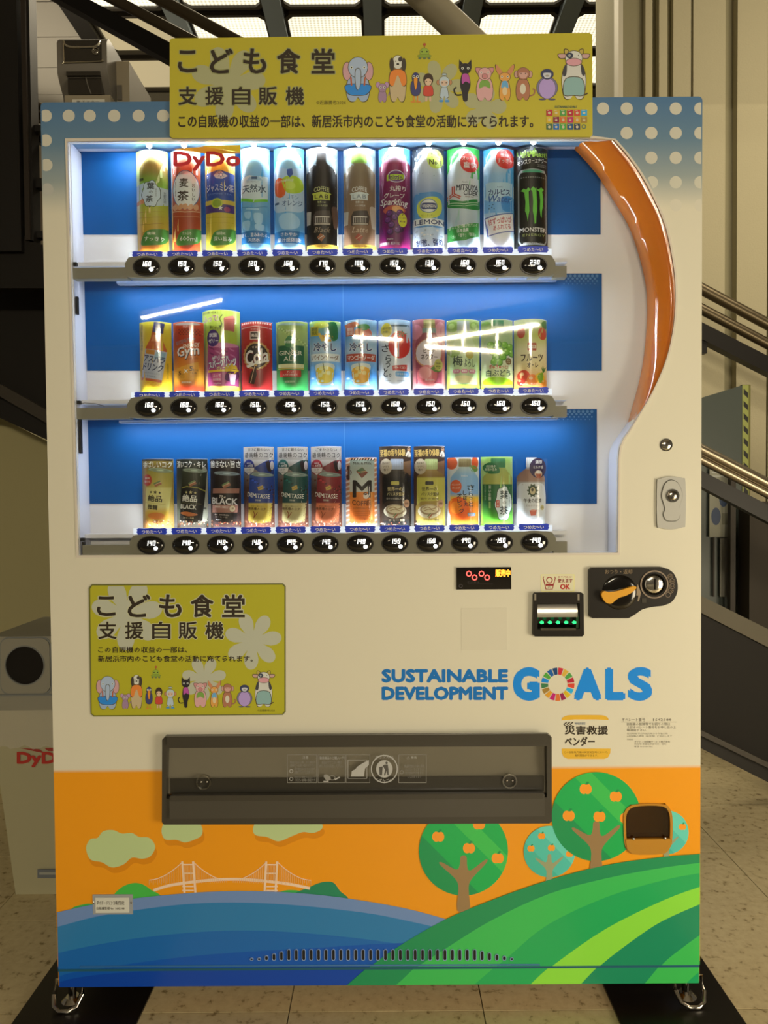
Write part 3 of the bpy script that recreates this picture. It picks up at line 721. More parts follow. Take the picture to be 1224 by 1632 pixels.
# ---------------------------------------------------------------- landscape print on the door
def bevf(x):
    d = W2-abs(x)
    return 0 if d > .0025 else (.0025-d)*.9
def landscape(A):
    px = lambda x, y: (80+x/2.186, 1150+y/2.186)
    qx = lambda x, y: (600+x/2.186, 1150+y/2.186)
    A.part('printed_landscape')
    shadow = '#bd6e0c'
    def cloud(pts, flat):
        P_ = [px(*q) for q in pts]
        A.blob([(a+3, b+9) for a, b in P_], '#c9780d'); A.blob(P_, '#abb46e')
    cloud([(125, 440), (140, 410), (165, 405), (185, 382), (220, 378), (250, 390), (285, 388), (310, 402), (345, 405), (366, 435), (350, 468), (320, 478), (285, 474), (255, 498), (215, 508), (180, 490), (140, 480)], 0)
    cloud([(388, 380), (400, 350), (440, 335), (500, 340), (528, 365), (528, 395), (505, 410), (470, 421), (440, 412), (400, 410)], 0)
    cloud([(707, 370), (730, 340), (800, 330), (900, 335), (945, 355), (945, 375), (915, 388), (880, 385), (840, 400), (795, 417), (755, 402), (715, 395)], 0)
    A.blob([px(*q) for q in ((225, 612), (245, 580), (285, 563), (320, 566), (350, 585), (385, 612), (300, 640))], '#43a238')
    A.blob([px(*q) for q in ((75, 655), (110, 638), (150, 636), (190, 660), (130, 690))], '#3c9a3a')
    A.blob([px(*q) for q in ((780, 606), (820, 588), (870, 590), (900, 610), (840, 622))], '#3a9a3c')
    A.blob([px(*q) for q in ((850, 605), (900, 578), (945, 560), (985, 560), (1010, 590), (1035, 620), (940, 640))], '#237548')
    br = '#dcb88a'
    A.line(smooth_pts([px(*q) for q in ((360, 588), (410, 572), (470, 562), (550, 553), (630, 549), (710, 552), (790, 560), (850, 569), (905, 581))], False, 4), 4.6, br)
    for cx in (480, 773):
        s = 1 if cx == 773 else -1
        for d in (-20, 18):
            A.line([px(cx+d-s*0, 487), px(cx+d+s*-6 if s > 0 else cx+d+8, 596)], 3.4, br)
        for yy in (498, 528, 574, 588): A.line([px(cx-20, yy), px(cx+20, yy)], 2.0, br)
        for d in range(-16, 17, 5): A.line([px(cx+d, 500), px(cx+d, 555)], .7, '#c99c62')
        for sgn in (-1, 1):
            cab = [(cx+sgn*20+sgn*115*t, 490+62*(1-(1-t)**1.8)) for t in [i/8 for i in range(9)]]
            A.line([px(*q) for q in cab], 1.3, br)
            for q in cab[1:]: A.line([px(q[0], q[1]), px(q[0], 560+abs(q[0]-630)*.03)], .7, '#d0a268')
            for q0, q1 in zip(cab, cab[1:]): A.line([px((q0[0]+q1[0])/2, (q0[1]+q1[1])/2), px((q0[0]+q1[0])/2, 561)], .6, '#d0a268')
    bottom = [(760, 1600), (60, 1600)]
    A.poly(smooth_pts([(60, 1459), (89, 1454), (160, 1439), (254, 1427), (354, 1420), (446, 1421), (537, 1429), (640, 1446), (720, 1467), (760, 1480)], False, 4)+bottom, '#667c92')
    A.poly(smooth_pts([(60, 1483), (94, 1476), (150, 1461), (217, 1450), (290, 1441), (354, 1438), (420, 1439), (492, 1444), (580, 1454), (640, 1465), (760, 1492)], False, 4)+bottom, '#2a6c88')
    A.poly(smooth_pts([(60, 1526), (94, 1518), (150, 1506), (217, 1495), (290, 1487), (354, 1483), (420, 1483), (492, 1487), (580, 1496), (640, 1505), (760, 1528)], False, 4)+bottom, '#1c5b88')
    A.poly(smooth_pts([(60, 1585), (94, 1557), (150, 1545), (217, 1534), (290, 1525), (354, 1519), (430, 1514), (492, 1511), (580, 1505), (700, 1500)], False, 4)+bottom, '#114c88')
    A.poly(smooth_pts([(60, 1592), (94, 1566), (180, 1552), (330, 1545), (480, 1540), (700, 1540)], False, 4)+bottom, '#0e3c80')
    def tree(cx, cy, r, dark, midc, light, trunk, fr):
        def seg(d0, d1, n=48):
            pts = disc_pts(cx, cy, r, r, n); nx, ny = .707, -.707; out = []
            def clip(poly, sgn, d):
                o = []
                for i in range(len(poly)):
                    a, b = poly[i], poly[(i+1) % len(poly)]
                    fa = sgn*((a[0]-cx)*nx+(a[1]-cy)*ny-d); fb = sgn*((b[0]-cx)*nx+(b[1]-cy)*ny-d)
                    if fa >= 0: o.append(a)
                    if (fa >= 0) != (fb >= 0):
                        t = fa/(fa-fb); o.append((a[0]+(b[0]-a[0])*t, a[1]+(b[1]-a[1])*t))
                return o
            return clip(clip(pts, 1, d0), -1, d1)
        A.poly(seg(-2*r, -.42*r), dark); A.poly(seg(-.42*r, .28*r), midc); A.poly(seg(.28*r, .62*r), light); A.poly(seg(.62*r, 2*r), midc if r > 50 else light)
        k = r/72
        A.blob([(cx-10*k, cy+96*k), (cx-8*k, cy+60*k), (cx-14*k, cy+44*k), (cx-38*k, cy+22*k), (cx-35*k, cy+18*k), (cx-12*k, cy+30*k), (cx-6*k, cy+22*k), (cx-5*k, cy+10*k), (cx, cy+7*k), (cx+5*k, cy+10*k), (cx+6*k, cy+26*k), (cx+12*k, cy+31*k), (cx+35*k, cy+14*k), (cx+37*k, cy+19*k), (cx+14*k, cy+44*k), (cx+8*k, cy+60*k), (cx+10*k, cy+96*k)], trunk, n=3)
        for fx, fy, s in fr:
            A.ell(fx-3.2*s, fy, 6.5*s, 8.2*s, '#e8871f', n=14); A.ell(fx+3.2*s, fy, 6.5*s, 8.2*s, '#e8871f', n=14)
            A.poly([(fx-1*s, fy-7*s), (fx+2*s, fy-12*s), (fx+6*s, fy-11*s), (fx+3*s, fy-7*s)], '#1c7a3c')
    q = qx
    tree(*q(602, 452), 41, '#3f9f78', '#4aa984', '#5db58c', '#8c8a5a', [(*q(575, 398), .6), (*q(538, 441), .6), (*q(609, 439), .6), (*q(672, 460), .6)])
    tree(*q(1010, 385), 35, '#3f9f78', '#4aa984', '#5db58c', '#8c8a5a', [(*q(1065, 366), .6)])
    tree(*q(303, 450), 71, '#17803f', '#16973f', '#37a63f', '#8a6a3c', [(*q(215, 400), 1), (*q(357, 357), 1), (*q(322, 440), 1), (*q(422, 475), 1)])
    tree(*q(765, 330), 71, '#17803f', '#16973f', '#37a63f', '#8a6a3c', [(*q(728, 234), 1), (*q(833, 260), 1), (*q(669, 327), 1), (*q(776, 330), 1), (*q(868, 335), 1)])
    br_ = [(1140, 1600)]
    A.poly(smooth_pts([(520, 1600), (556, 1568), (588, 1541), (636, 1507), (707, 1466), (783, 1434), (874, 1402), (966, 1378), (1057, 1365), (1120, 1360), (1150, 1358)], False, 4)+br_, '#1c7d42')
    A.poly(smooth_pts([(590, 1600), (634, 1568), (664, 1541), (710, 1511), (783, 1466), (874, 1424), (966, 1399), (1057, 1382), (1120, 1374), (1150, 1372)], False, 4)+br_, '#37a342')
    A.poly(smooth_pts([(720, 1600), (758, 1568), (778, 1551), (812, 1522), (874, 1472), (966, 1429), (1057, 1402), (1120, 1390), (1150, 1386)], False, 4)+br_, '#219344')
    A.poly(smooth_pts([(820, 1600), (847, 1568), (886, 1534), (966, 1479), (1057, 1434), (1120, 1411), (1150, 1402)], False, 4)+br_, '#80bf30')
    A.poly(smooth_pts([(900, 1600), (927, 1568), (961, 1534), (1012, 1495), (1057, 1466), (1120, 1438), (1150, 1424)], False, 4)+br_, '#1c7a48')
    A.poly(smooth_pts([(1000, 1600), (1028, 1568), (1057, 1534), (1085, 1511), (1120, 1486), (1150, 1470)], False, 4)+br_, '#3aa540')
    A.poly(smooth_pts([(1070, 1600), (1094, 1568), (1120, 1545), (1150, 1520)], False, 4)+br_, '#1f9048')
flat = lambda u, v: (lambda q: (q.x, q.z))(P(u, v))
M_pd = mat_print('print_door', .28, .25)
def edge_slices(): return [-W2+.0025, -W2+.0012, W2-.0012, W2-.0025]
for lo, hi, y0 in ((ZK, 2, 0), (ZB, ZK-.0035, .003)):
    A = Art(flat, lambda x, y0=y0: y0-.0002+bevf(x), edge_slices(), colf=ob)
    landscape(A)
    A.clip = [((-W2+.0004, 0, 0), (-1, 0, 0)), ((W2-.0004, 0, 0), (1, 0, 0)), ((0, 0, lo+.0004), (0, 0, -1)), ((0, 0, hi-.0004), (0, 0, 1))]
    A.cut = [PX(chute_px), PX([(1032+(a-1032)*1.01, 1320+(b-1320)*1.01) for a, b in cup_px])]
    A.build(VM, M_pd)
# dots, words and stickers on the door
A = Art(flat, lambda x: -.0002+bevf(x), edge_slices(), colf=ob)
A.clip = [((-W2+.0004, 0, 0), (-1, 0, 0)), ((W2-.0004, 0, 0), (1, 0, 0))]
DN = [0]
def dot(cx, cy, c, clampy=None, clampx=None, r=9.8):
    pts = disc_pts(cx, cy, r, r, 24)
    if clampy: pts = [(a, min(b, clampy)) for a, b in pts]
    if clampx: pts = [(max(a, clampx(b)), b) for a, b in pts]
    DN[0] += 1; A.part('printed_dot#%d' % DN[0]).poly(pts, c); A.layer = 1
WD = '#b9ad88'
for x in (73, 109.6, 143, 182, 221, 260): dot(x, 184.6, WD)
for x in (109.6, 143.5, 182.5, 221, 260): dot(x, 224, WD, clampy=219.3)
dot(73, 223.7, WD); dot(74, 263, WD); dot(75.5, 302, '#a8a083')
for x in (961, 998.8, 1038, 1077, 1116): dot(x, 173, WD)
for x in (998.8, 1038, 1077, 1116): dot(x, 212, WD)
for x in (1038, 1077, 1116): dot(x, 251.5, WD)
dot(1039, 290.6, '#bbb08a', clampx=lambda b: 1035+(b-290)*.52); dot(1077, 290.6, '#bbb08a'); dot(1116, 290.6, '#bbb08a')
dot(1077, 327, '#c4b68e'); dot(1116, 327, '#c4b68e')
A.part('printed_words')
A.T('SUSTAINABLE', 608, 1066, 810, 1088, '#1a648f', bold=.085); A.T('DEVELOPMENT', 608, 1094, 810, 1116, '#1a648f', bold=.085)
A.T('G', 817, 1063, 861, 1117, '#1878ae', bold=.09, res=4); A.T('A', 914, 1064, 959, 1116, '#1878ae', bold=.09); A.T('L', 964, 1064, 997, 1116, '#1878ae', bold=.09); A.T('S', 1000, 1063, 1040, 1117, '#1878ae', bold=.09, res=4)
WH = ['#c5192d', '#d07a28', '#c8a02c', '#4c9f38', '#1c8a3c', '#b8302c', '#c02a3c', '#26a0c8', '#d8a818', '#8c1a40', '#d86428', '#c01a5c', '#cc8620', '#a0782a', '#3a6e3c', '#1880b0', '#4ea030', '#1c4a70']
WH = ['#b82a30', '#c89a34', '#4a8c38', '#a8202c', '#c84028', '#2a98b8', '#c8a018', '#8a1c3c', '#c86428', '#b01c58', '#c88a24', '#96702c', '#3a6c3c', '#1878a8', '#4c9030', '#1c5480', '#1c3c58']
for i in range(17):
    a0 = math.radians(-90+i*360/17+1.8); a1 = math.radians(-90+(i+1)*360/17-1.8); n = 4
    o_ = [(889+26.5*math.cos(a0+(a1-a0)*k/n), 1090.5+26.5*math.sin(a0+(a1-a0)*k/n)) for k in range(n+1)]
    i_ = [(889+15.5*math.cos(a0+(a1-a0)*k/n), 1090.5+15.5*math.sin(a0+(a1-a0)*k/n)) for k in range(n+1)]
    A.poly(o_+i_[::-1], WH[i]); A.layer -= 1
A.part('rescue_sticker')
yo = '#d09c28'
A.poly([(895, 1148)]+smooth_pts([(896, 1144), (903, 1140.5), (915, 1139.5), (950, 1139.5), (963, 1140.5), (969, 1144)], False, 3)+[(970, 1147.5), (950, 1146.5), (915, 1146.5)], yo)
A.poly([(895, 1193), (973, 1193), (972.5, 1200), (969, 1207), (963, 1209.5), (905, 1209.5), (898, 1206), (895.5, 1200)], yo)
for k in range(3): A.line([(903+k*5, 1151), (898.5+k*5, 1154.5), (903+k*5, 1157.5)], 1.8, '#2b2012')
A.T('地域貢献型', 916, 1151, 933, 1155, '#4c5a62', res=1)
A.T('災害救援', 900, 1156.5, 969, 1171, '#2b2012', bold=.035); A.T('ベンダー', 900, 1174, 948, 1189, '#2b2012', bold=.035)
A.T('この自動販売機は災害発生時において、', 899, 1197, 969, 1200.5, '#6a4a12', res=1); A.T('無料開放ができます。', 916, 1202, 953, 1206, '#6a4a12', res=1)
A.part('information_label')
ik = '#6b6048'
A.T('オペレート番号', 991, 1144, 1028, 1149.5, ik, res=1); A.T('1642188', 1041, 1145, 1070, 1149, ik, res=1); A.line([(990, 1150.6), (1078, 1150.6)], .5, ik)
A.T('自販機の故障等でお困りの際は', 999, 1151.5, 1068, 1156, ik, res=1); A.T('上記オペレート番号をお申し出の上', 999, 1156.8, 1077, 1161, ik, res=1); A.T('御連絡下さい。', 999, 1161.8, 1031, 1165.5, ik, res=1)
A.T('受付時間 平日午前九時から午後六時', 999, 1167.5, 1064, 1170.5, '#8b8060', res=1); A.T('※自販機の故障（返金等）に対応します', 999, 1171.5, 1071, 1174.5, '#8b8060', res=1); A.T('管理会社', 999, 1177, 1009, 1179.5, '#8b8060', res=1)
A.T('ダイドー自販機サービス株式会社', 1011, 1180.5, 1068, 1183.5, ik, res=1); A.T('所在地 愛媛県新居浜市一宮町', 1011, 1184.5, 1062, 1187, ik, res=1); A.T('電 話 0120-559-552', 1011, 1188.5, 1040, 1191, ik, res=1)
A.build(VM, M_pd)
sk = Art(flat, lambda x: -.0004, colf=ob)
# faint embossed rectangle, sticker by the bill slot
pbox('clear_sticker', (735, 969), (808, 1036), -.0004, 0, mat('faint_sticker', ob('#c4b58b'), .22), VM)
sk.part('bill_sticker').rect(862, 915.5, 915.5, 943, '#d5c46f'); sk.rect(863.2, 916.7, 914.3, 941.8, '#cbbd88')
sk.line([(867, 919), (865.5, 921), (870, 939), (880, 939), (885, 921), (883.5, 919)], 1.5, '#8a2a22'); sk.ring(875.5, 924.5, 5.2, 5.2, 1.5, '#8a2a22'); sk.rect(869.5, 930.5, 881.5, 933.8, '#8a2a22'); sk.T('円', 873, 934.4, 878, 938, '#3a2a20', res=1)
sk.T('新千円札が', 889, 918, 911, 921.4, '#96402e', res=1); sk.T('使えます', 888.5, 922, 912.5, 928.8, '#7c231c', bold=.04); sk.T('OK', 892.5, 930.5, 908.5, 939.5, '#a82c20', bold=.06)
sk.build(VM, M_pd)

# ---------------------------------------------------------------- fittings on the door
M_blk = mat('black_plastic', lin('#17130f'), .38, spec=.4)
M_blk2 = mat('black_gloss', lin('#0e0b09'), .12, coat=.6)
M_chr = mat('chrome', (.62, .60, .56), .12, metal=1)
M_dchr = mat('dark_chrome', (.30, .28, .25), .18, metal=1)
# message display
pbox('message_display', (727.5, 904.5), (815, 939), -.004, 0, M_blk2, VM, bev=.0015)
dr = Art(flat, lambda x: -.0042, colf=lambda h: lin(h))
dr.part('message_lettering').T('販売中', 789, 907, 813, 919, '#ffb020', bold=.05); dr.build(VM, mat('amber_led', lin('#ff9010'), .4, emit=(1.0, .34, .03), es=2.2))
dr = Art(flat, lambda x: -.0042, colf=lambda h: lin(h)); dr.part('red_digit')
for cx, cy in ((747, 914), (756, 920), (767, 914), (776, 920)):
    dr.ring(cx, cy, 4.6, 4.8, 1.5, '#ff4040', n=8)
dr.build(VM, mat('red_led', lin('#ff3030'), .4, emit=(1.0, .10, .08), es=2.6))
dr = Art(flat, lambda x: -.0042, colf=ob); dr.part('display_marks').ring(734, 933.5, 3, 3, .8, '#4a4038'); dr.rect(745, 930, 785, 930.5, '#332a24'); dr.T('デジタル', 744, 926, 764, 929, '#3d342c', res=1); dr.build(VM, M_pd)
# bill acceptor
bill = prism('bill_acceptor', PX([(849, 946), (852, 943.5), (925, 943.5), (928, 946), (929, 1010), (926, 1013), (851, 1013), (848, 1010)]), -.010, 0, M_blk, VM, holes=[PX([(855, 961), (922, 960), (922, 1001), (855, 1002)])], bev=.0015)
pbox('throat', (855, 961), (922, 1002), .020, .024, M_blk2, bill)
bm = bmesh.new(); tz0, tz1 = P(0, 965).z, P(0, 990).z; xa, xb = P(856, 975).x, P(920, 975).x; prev = None
for k in range(9):
    t = k/8; z = tz0+(tz1-tz0)*t; y = .006-.010*math.sin(t*1.9)
    r_ = [bm.verts.new((xa, y, z)), bm.verts.new((xb, y, z))]
    if prev: bm.faces.new((prev[0], prev[1], r_[1], r_[0]))
    prev = r_
r_ = [bm.verts.new((xa, .02, tz1-.002)), bm.verts.new((xb, .02, tz1-.002))]; bm.faces.new((prev[0], prev[1], r_[1], r_[0]))
fin('metal_hood', bm, mat('satin_chrome', (.78,.77,.72), .28, metal=1), bill, smooth=True)
for k in range(5):
    g_ = Art(flat, lambda x: -.006, colf=lambda h: lin(h)); x = 858.5+k*12.9
    g_.part('green_arrow').poly([(x, 991), (x+3, 988.5), (x+7, 989.5), (x+7, 993), (x+3, 994)], '#20ff70'); g_.build(bill, mat('green_led', lin('#10c050'), .4, emit=(.02, .85, .22), es=1.6))
pbox('slot_bar', (862, 1001.5), (918, 1004.5), -.012, -.006, M_dchr, bill, bev=.0008)
for x in (850.5, 919.5): pbox('clip_mark', (x+1, 947), (x+4, 957), -.0112, -.009, mat('grey_clip', lin('#8a8478'), .4), bill, bev=.0005)
# coin unit
cu_px = [(941, 904), (1052, 903)] + smooth_pts([(1062, 906), (1071, 913), (1076, 924), (1077.5, 936), (1075, 948), (1067, 959), (1054, 964.5)], False, 3) + smooth_pts([(1038, 966), (1022, 970), (1010, 978), (1000, 984)], False, 3) + [(942, 984), (937.5, 980), (937, 908)]
cu = prism('coin_unit', PX(cu_px), -.009, 0, M_blk, VM, bev=.002)
dome('return_dial', P(985, 943).x, P(985, 943).z, -.009, .036, .036, .004, M_blk2, cu, back=0)
lv = smooth_pts([(955, 950), (954, 944), (958, 940), (966, 941.5), (978, 940), (992, 936), (1003, 932.5), (1008, 933), (1008, 936), (1003, 941), (992, 947), (982, 950), (975, 955), (969, 959.5), (961, 958)], True, 3)
prism('return_lever', PX(lv), -.022, -.011, mat('orange_lever', ob('#c8881c'), .35), cu, bev=.002)
bm = bmesh.new(); c_ = P(1040, 930.5); prism_bm(bm, disc_pts(c_.x, c_.z, .0290, n=36), -.0108, -.009, [disc_pts(c_.x, c_.z, .0262, n=36)]); fin('slot_ring', bm, mat('bronze_ring', ob('#7c6648'), .4), cu)
bm = bmesh.new(); prism_bm(bm, disc_pts(c_.x, c_.z, .0222, n=36), -.0125, -.009, [disc_pts(c_.x, c_.z, .0200, n=36)]); fin('slot_bezel', bm, M_blk2, cu)
dome('coin_slot_face', c_.x, c_.z, -.009, .0200, .0200, .004, M_chr, cu, back=0)
box('coin_slot', c_.x-.0012, c_.x+.0012, -.0142, -.010, c_.z-.010, c_.z+.012, M_blk2, cu)
cA = Art(flat, lambda x: -.0094, colf=ob); cA.part('coin_unit_print').T('おつり・返却', 962, 907, 1005, 914, '#8a7048', res=2)
for x, y, s in ((1065.5, 918, '500'), (1068.5, 925.5, '100'), (1068.5, 933.5, '50'), (1066, 940.5, '10')):
    cA.ring(x, y, 4.6, 4.2, .7, '#7c6648', n=16); cA.T(s, x-3, y-1.8, x+3, y+1.8, '#8a7048', res=1); cA.layer -= 1
cA.ring(1062, 947, 4.2, 4.2, .7, '#7c6648', n=16)
cA.poly([(1014, 930), (1019, 944), (1016, 957), (1013.5, 957), (1015, 948), (1010, 948)], '#8a7452')
cA.build(cu, M_pd)
pbox('small_window', (1023, 953.5), (1030, 960.5), -.0100, -.0088, mat('grey_window', lin('#4a4844'), .2), cu, bev=.0004)
# small lock and lock handle
c_ = P(1061.5, 709); kl = dome('key_lock', c_.x, c_.z, 0, .0118, .0118, .004, M_chr, VM); bm = bmesh.new(); prism_bm(bm, disc_pts(c_.x, c_.z, .0130, n=28), -.0015, .001, [disc_pts(c_.x, c_.z, .0112, n=28)]); fin('lock_ring', bm, M_dchr, kl)
bm = bmesh.new(); bbox_bm(bm, -.0006, .0006, -.0046, -.0034, -.004, .004); bmesh.ops.rotate(bm, verts=bm.verts, cent=(0, 0, 0), matrix=Matrix.Rotation(math.radians(-42), 3, 'Y')); bmesh.ops.translate(bm, verts=bm.verts, vec=(c_.x, 0, c_.z)); fin('keyhole', bm, M_blk, kl)
M_lk = mat('lock_grey', ob('#a59b7e'), .32)
lp = prism('lock_plate', PX(smooth_pts([(1046, 770), (1050, 763.5), (1068, 759.5), (1086, 762), (1091, 769), (1091, 833), (1087, 840), (1069, 843.5), (1051, 841), (1046, 834)], True, 3)), -.005, 0, M_lk, VM, bev=.002)
hd = [(1068, 765.5), (1078, 770), (1084, 782), (1085, 793), (1082, 803), (1080, 812), (1082, 819), (1078, 828), (1068.5, 830), (1059, 828), (1055.5, 819), (1058, 812), (1056, 803), (1053, 793), (1054, 782), (1059, 770)]
prism('lock_handle', PX(smooth_pts(hd, True, 3)), -.0075, -.004, M_lk, lp, bev=.0012)
prism('handle_groove', PX(smooth_pts([(68+1000+(a-1068)*1.06, 798+(b-798)*1.04) for a, b in hd], True, 3)), -.0053, -.004, mat('groove_dark', ob('#4f4834'), .6), lp)
bm = bmesh.new(); c_ = P(1069.5, 790); prism_bm(bm, disc_pts(c_.x, c_.z, .0135, .0135, 30), -.0095, -.006, [disc_pts(c_.x, c_.z, .0108, .0108, 30)]); fin('lock_collar', bm, M_chr, lp, smooth=True)
dome('lock_cylinder', c_.x, c_.z, -.0072, .0106, .0106, .003, M_dchr, lp, back=0)
bm = bmesh.new(); bbox_bm(bm, -.0007, .0007, -.011, -.0095, -.005, .005); bmesh.ops.rotate(bm, verts=bm.verts, cent=(0, 0, 0), matrix=Matrix.Rotation(math.radians(40), 3, 'Y')); bmesh.ops.translate(bm, verts=bm.verts, vec=(c_.x, 0, c_.z)); fin('keyhole', bm, M_blk, lp)
# coin return cup
cp_out = smooth_pts([(993, 1320), (993, 1300), (996, 1290), (1006, 1282), (1032, 1279.5), (1058, 1281), (1067, 1288), (1070.5, 1300), (1071, 1320), (1070, 1340), (1065, 1353), (1055, 1359.5), (1032, 1361), (1008, 1360), (998, 1353), (994, 1340)], True, 2)
cp_in = [(1032+(a-1032)*.90, 1320+(b-1320)*.92) for a, b in cp_out]
M_cup = mat('orange_cup', ob('#a8701c'), .2, coat=.6)
cup = prism('return_cup', PX(cp_out), -.004, .03, M_cup, VM, holes=[PX(cp_in)], bev=.0015)
prism('cup_back', PX([(1032+(a-1032)*1.02, 1320+(b-1320)*1.02) for a, b in cp_out]), .030, .034, mat('cup_brown', ob('#a08458'), .3), cup)
pbox('cup_floor', (997, 1337), (1067, 1358), .002, .03, M_cup, cup, bev=.004)
flp = prism('cup_flap', PX(smooth_pts([(997, 1300), (1004, 1287), (1032, 1283), (1060, 1286), (1067, 1300), (1067, 1336), (997, 1337)], True, 2)), .000, .0015, mat_clear('smoked_flap', tint=(.55, .45, .33), rough=.08, ior=1.5), cup)
prism('cup_lip', PX([(996, 1336), (1068, 1335), (1066, 1350), (1058, 1358), (1006, 1359), (998, 1351)]), -.006, .002, M_cup, cup, bev=.002)
dome('lip_stud', P(1008, 1335).x, P(1008, 1335).z, -.006, .003, .003, .002, M_chr, cup); dome('lip_stud', P(1058, 1334).x, P(1058, 1334).z, -.006, .003, .003, .002, M_chr, cup)
# delivery port
M_pf = mat('port_frame', ob('#3a3324'), .32, coat=.15); M_pl = mat('port_lip', ob('#423b2b'), .3, coat=.2)
fo = [(262, 1175), (266, 1170.5), (872, 1167.5), (876.5, 1171), (877, 1303), (873, 1307), (265, 1309), (261.5, 1305)]
fi = [(269, 1188), (869, 1185), (869, 1266), (269, 1268)]
port = prism('delivery_port', PX(fo), -.016, .002, M_pf, VM, holes=[PX(fi)], bev=.003)
pbox('top_ledge', (266, 1174), (873, 1184), -.021, -.014, M_pf, port, bev=.003)
pbox('port_back', (262, 1180), (877, 1306), .040, .044, mat('port_inside', ob('#8f8464'), .6), port)
flapc = mat_clear('smoked_window', tint=(.50, .47, .38), rough=.10, ior=1.5, haze=.6)
bm = bmesh.new(); a, b, c, d = P(269, 1188), P(869, 1185), P(869, 1262), P(269, 1264)
v = [bm.verts.new((a.x, .004, a.z)), bm.verts.new((b.x, .004, b.z)), bm.verts.new((c.x, -.004, c.z)), bm.verts.new((d.x, -.004, d.z))]; f = bm.faces.new(v)
bmesh.ops.solidify(bm, geom=[f], thickness=.003); flap = fin('delivery_flap', bm, flapc, port)
pbox('flap_dark_reflection', (271, 1241), (867, 1261), -.0082, -.0070, mat('flap_reflection', ob('#2c271b'), .25), port)  # dark strip standing in for a reflection low on the flap
tube('chrome_line', [P(274, 1266.5, -.016), P(864, 1264, -.016)], .0016, M_chr, port, n=8)
pbox('port_lip', (270, 1270), (868, 1301), -.022, -.012, M_pl, port, bev=.004)
pbox('lip_ridge', (272, 1268.5), (866, 1273), -.025, -.014, M_pf, port, bev=.0015)
for x, y in ((325, 1246), (812, 1244)):
    c = P(x, y, -.009); bm = bmesh.new()
    prism_bm(bm, disc_pts(c.x, c.z, .0155, .0155, 28), -.0125, -.0075, [disc_pts(c.x, c.z, .0125, .0125, 28)]); fin('pivot_ring', bm, mat_clear('clear_ring', tint=(.8, .8, .76), rough=.05, ior=1.9), port, smooth=True)
    for s in (-1, 1): dome('pivot_pin', c.x+s*.006, c.z, -.0080, .0032, .0032, .004, M_chr, port, n=10)
pA = Art(flat, lambda x: -.0086, colf=ob); pA.part('flap_print'); gr = '#a39a80'; g2 = '#857c64'
def frame_(x0, y0, x1, y1, c=g2, w=.9): pA.line([(x0, y0), (x1, y0), (x1, y1), (x0, y1)], w, c, closed=True); pA.layer -= 1
pA.layer=1; frame_(459, 1200.5, 505, 1245); frame_(507.5, 1200.5, 550.5, 1245); frame_(552, 1200.5, 589.5, 1245); frame_(635.5, 1200.5, 679, 1245)
pA.T('注意', 483, 1202.5, 492, 1207, gr, res=1); pA.T('商品が出ない時、多く押さず\n連絡先へお問い合わせ下さい', 463, 1210.5, 503, 1219.5, g2, res=1); pA.T('手や指をはさむことがあり\n危険ですのでご注意下さい', 470, 1221, 503, 1230.5, g2, res=1); pA.T('取出口に物を入れないで\nください故障の原因です', 470, 1234, 503, 1243, g2, res=1)
pA.ring(465, 1226.5, 3, 3, .9, gr); pA.ring(465, 1239, 3, 3, .9, gr)
pA.T('取扱商品のご購入一列', 510, 1203, 549, 1208, gr, res=1); pA.T('商品がでてこない時は\n押しながら取出して下さい', 510, 1210, 548, 1221, g2, res=1)
pA.blob([(516, 1234), (522, 1232), (528, 1238), (522, 1242)], g2); pA.ring(530, 1237, 5, 4, 1, g2); pA.line([(534, 1240), (542, 1236)], 2, gr); pA.rect(516, 1242, 524, 1243.5, gr)
pA.line([(555, 1209), (555, 1238), (585, 1238), (585, 1209)], 1, gr, closed=True); pA.poly([(560, 1235), (561, 1226), (566, 1224), (570, 1219), (578, 1214), (588, 1209), (588, 1217), (582, 1222), (580, 1235)], gr)
pA.ring(612.5, 1223, 21.5, 22.5, 1.8, gr); pA.ell(612.5, 1223, 13.2, 14, gr)
ink = '#4a4436'; pA.poly([(604, 1220), (610, 1219), (609, 1233), (605, 1233)], ink); pA.ell(616, 1213.5, 2, 2, ink, n=10); pA.poly([(613, 1216), (618, 1216), (619, 1224), (619.5, 1233), (617.5, 1233), (616, 1226), (614, 1233), (612, 1233), (613.5, 1224), (610, 1218)], ink)
pA.T('あきかんは', 598, 1203, 627, 1209, gr, res=1, arch=3); pA.T('くずかごへ', 600, 1237, 625, 1243, gr, res=1, arch=-2)
pA.T('⚠ 警告', 648, 1203, 664, 1207, gr, res=1); pA.T('商品取出口の中に手を\n入れないでください\nはさまれケガをする\nことがあります', 644, 1216, 676, 1237, g2, res=1); pA.ring(640, 1228, 3, 3, .8, g2)
pA.build(port, M_pd)
# manager plate at lower left
pl = pbox('number_plate', (147.5, 1426), (212, 1457), -.0016, 0, mat('plate_backing', ob('#8f8a78'), .35), VM, bev=.0006)
pbox('plate_card', (152, 1431), (206, 1454.5), -.0022, -.001, mat('plate_card', ob('#c2b894'), .5), pl)
nA = Art(flat, lambda x: -.0023, colf=ob); nA.part('plate_lettering').T('ダイドードリンコ株式会社', 154.5, 1434.5, 199, 1441.5, '#3b3324', res=1, bold=.02); nA.T('自販機管理No. 1642188', 154.5, 1444.5, 199, 1449, '#3b3324', res=1, bold=.02); nA.build(pl, M_pd)
for x in (149.5, 209.5): dome('plate_screw', P(x, 1438).x, P(x, 1438).z, -.0016, .0022, .0022, .001, M_chr, pl, n=10, back=0)
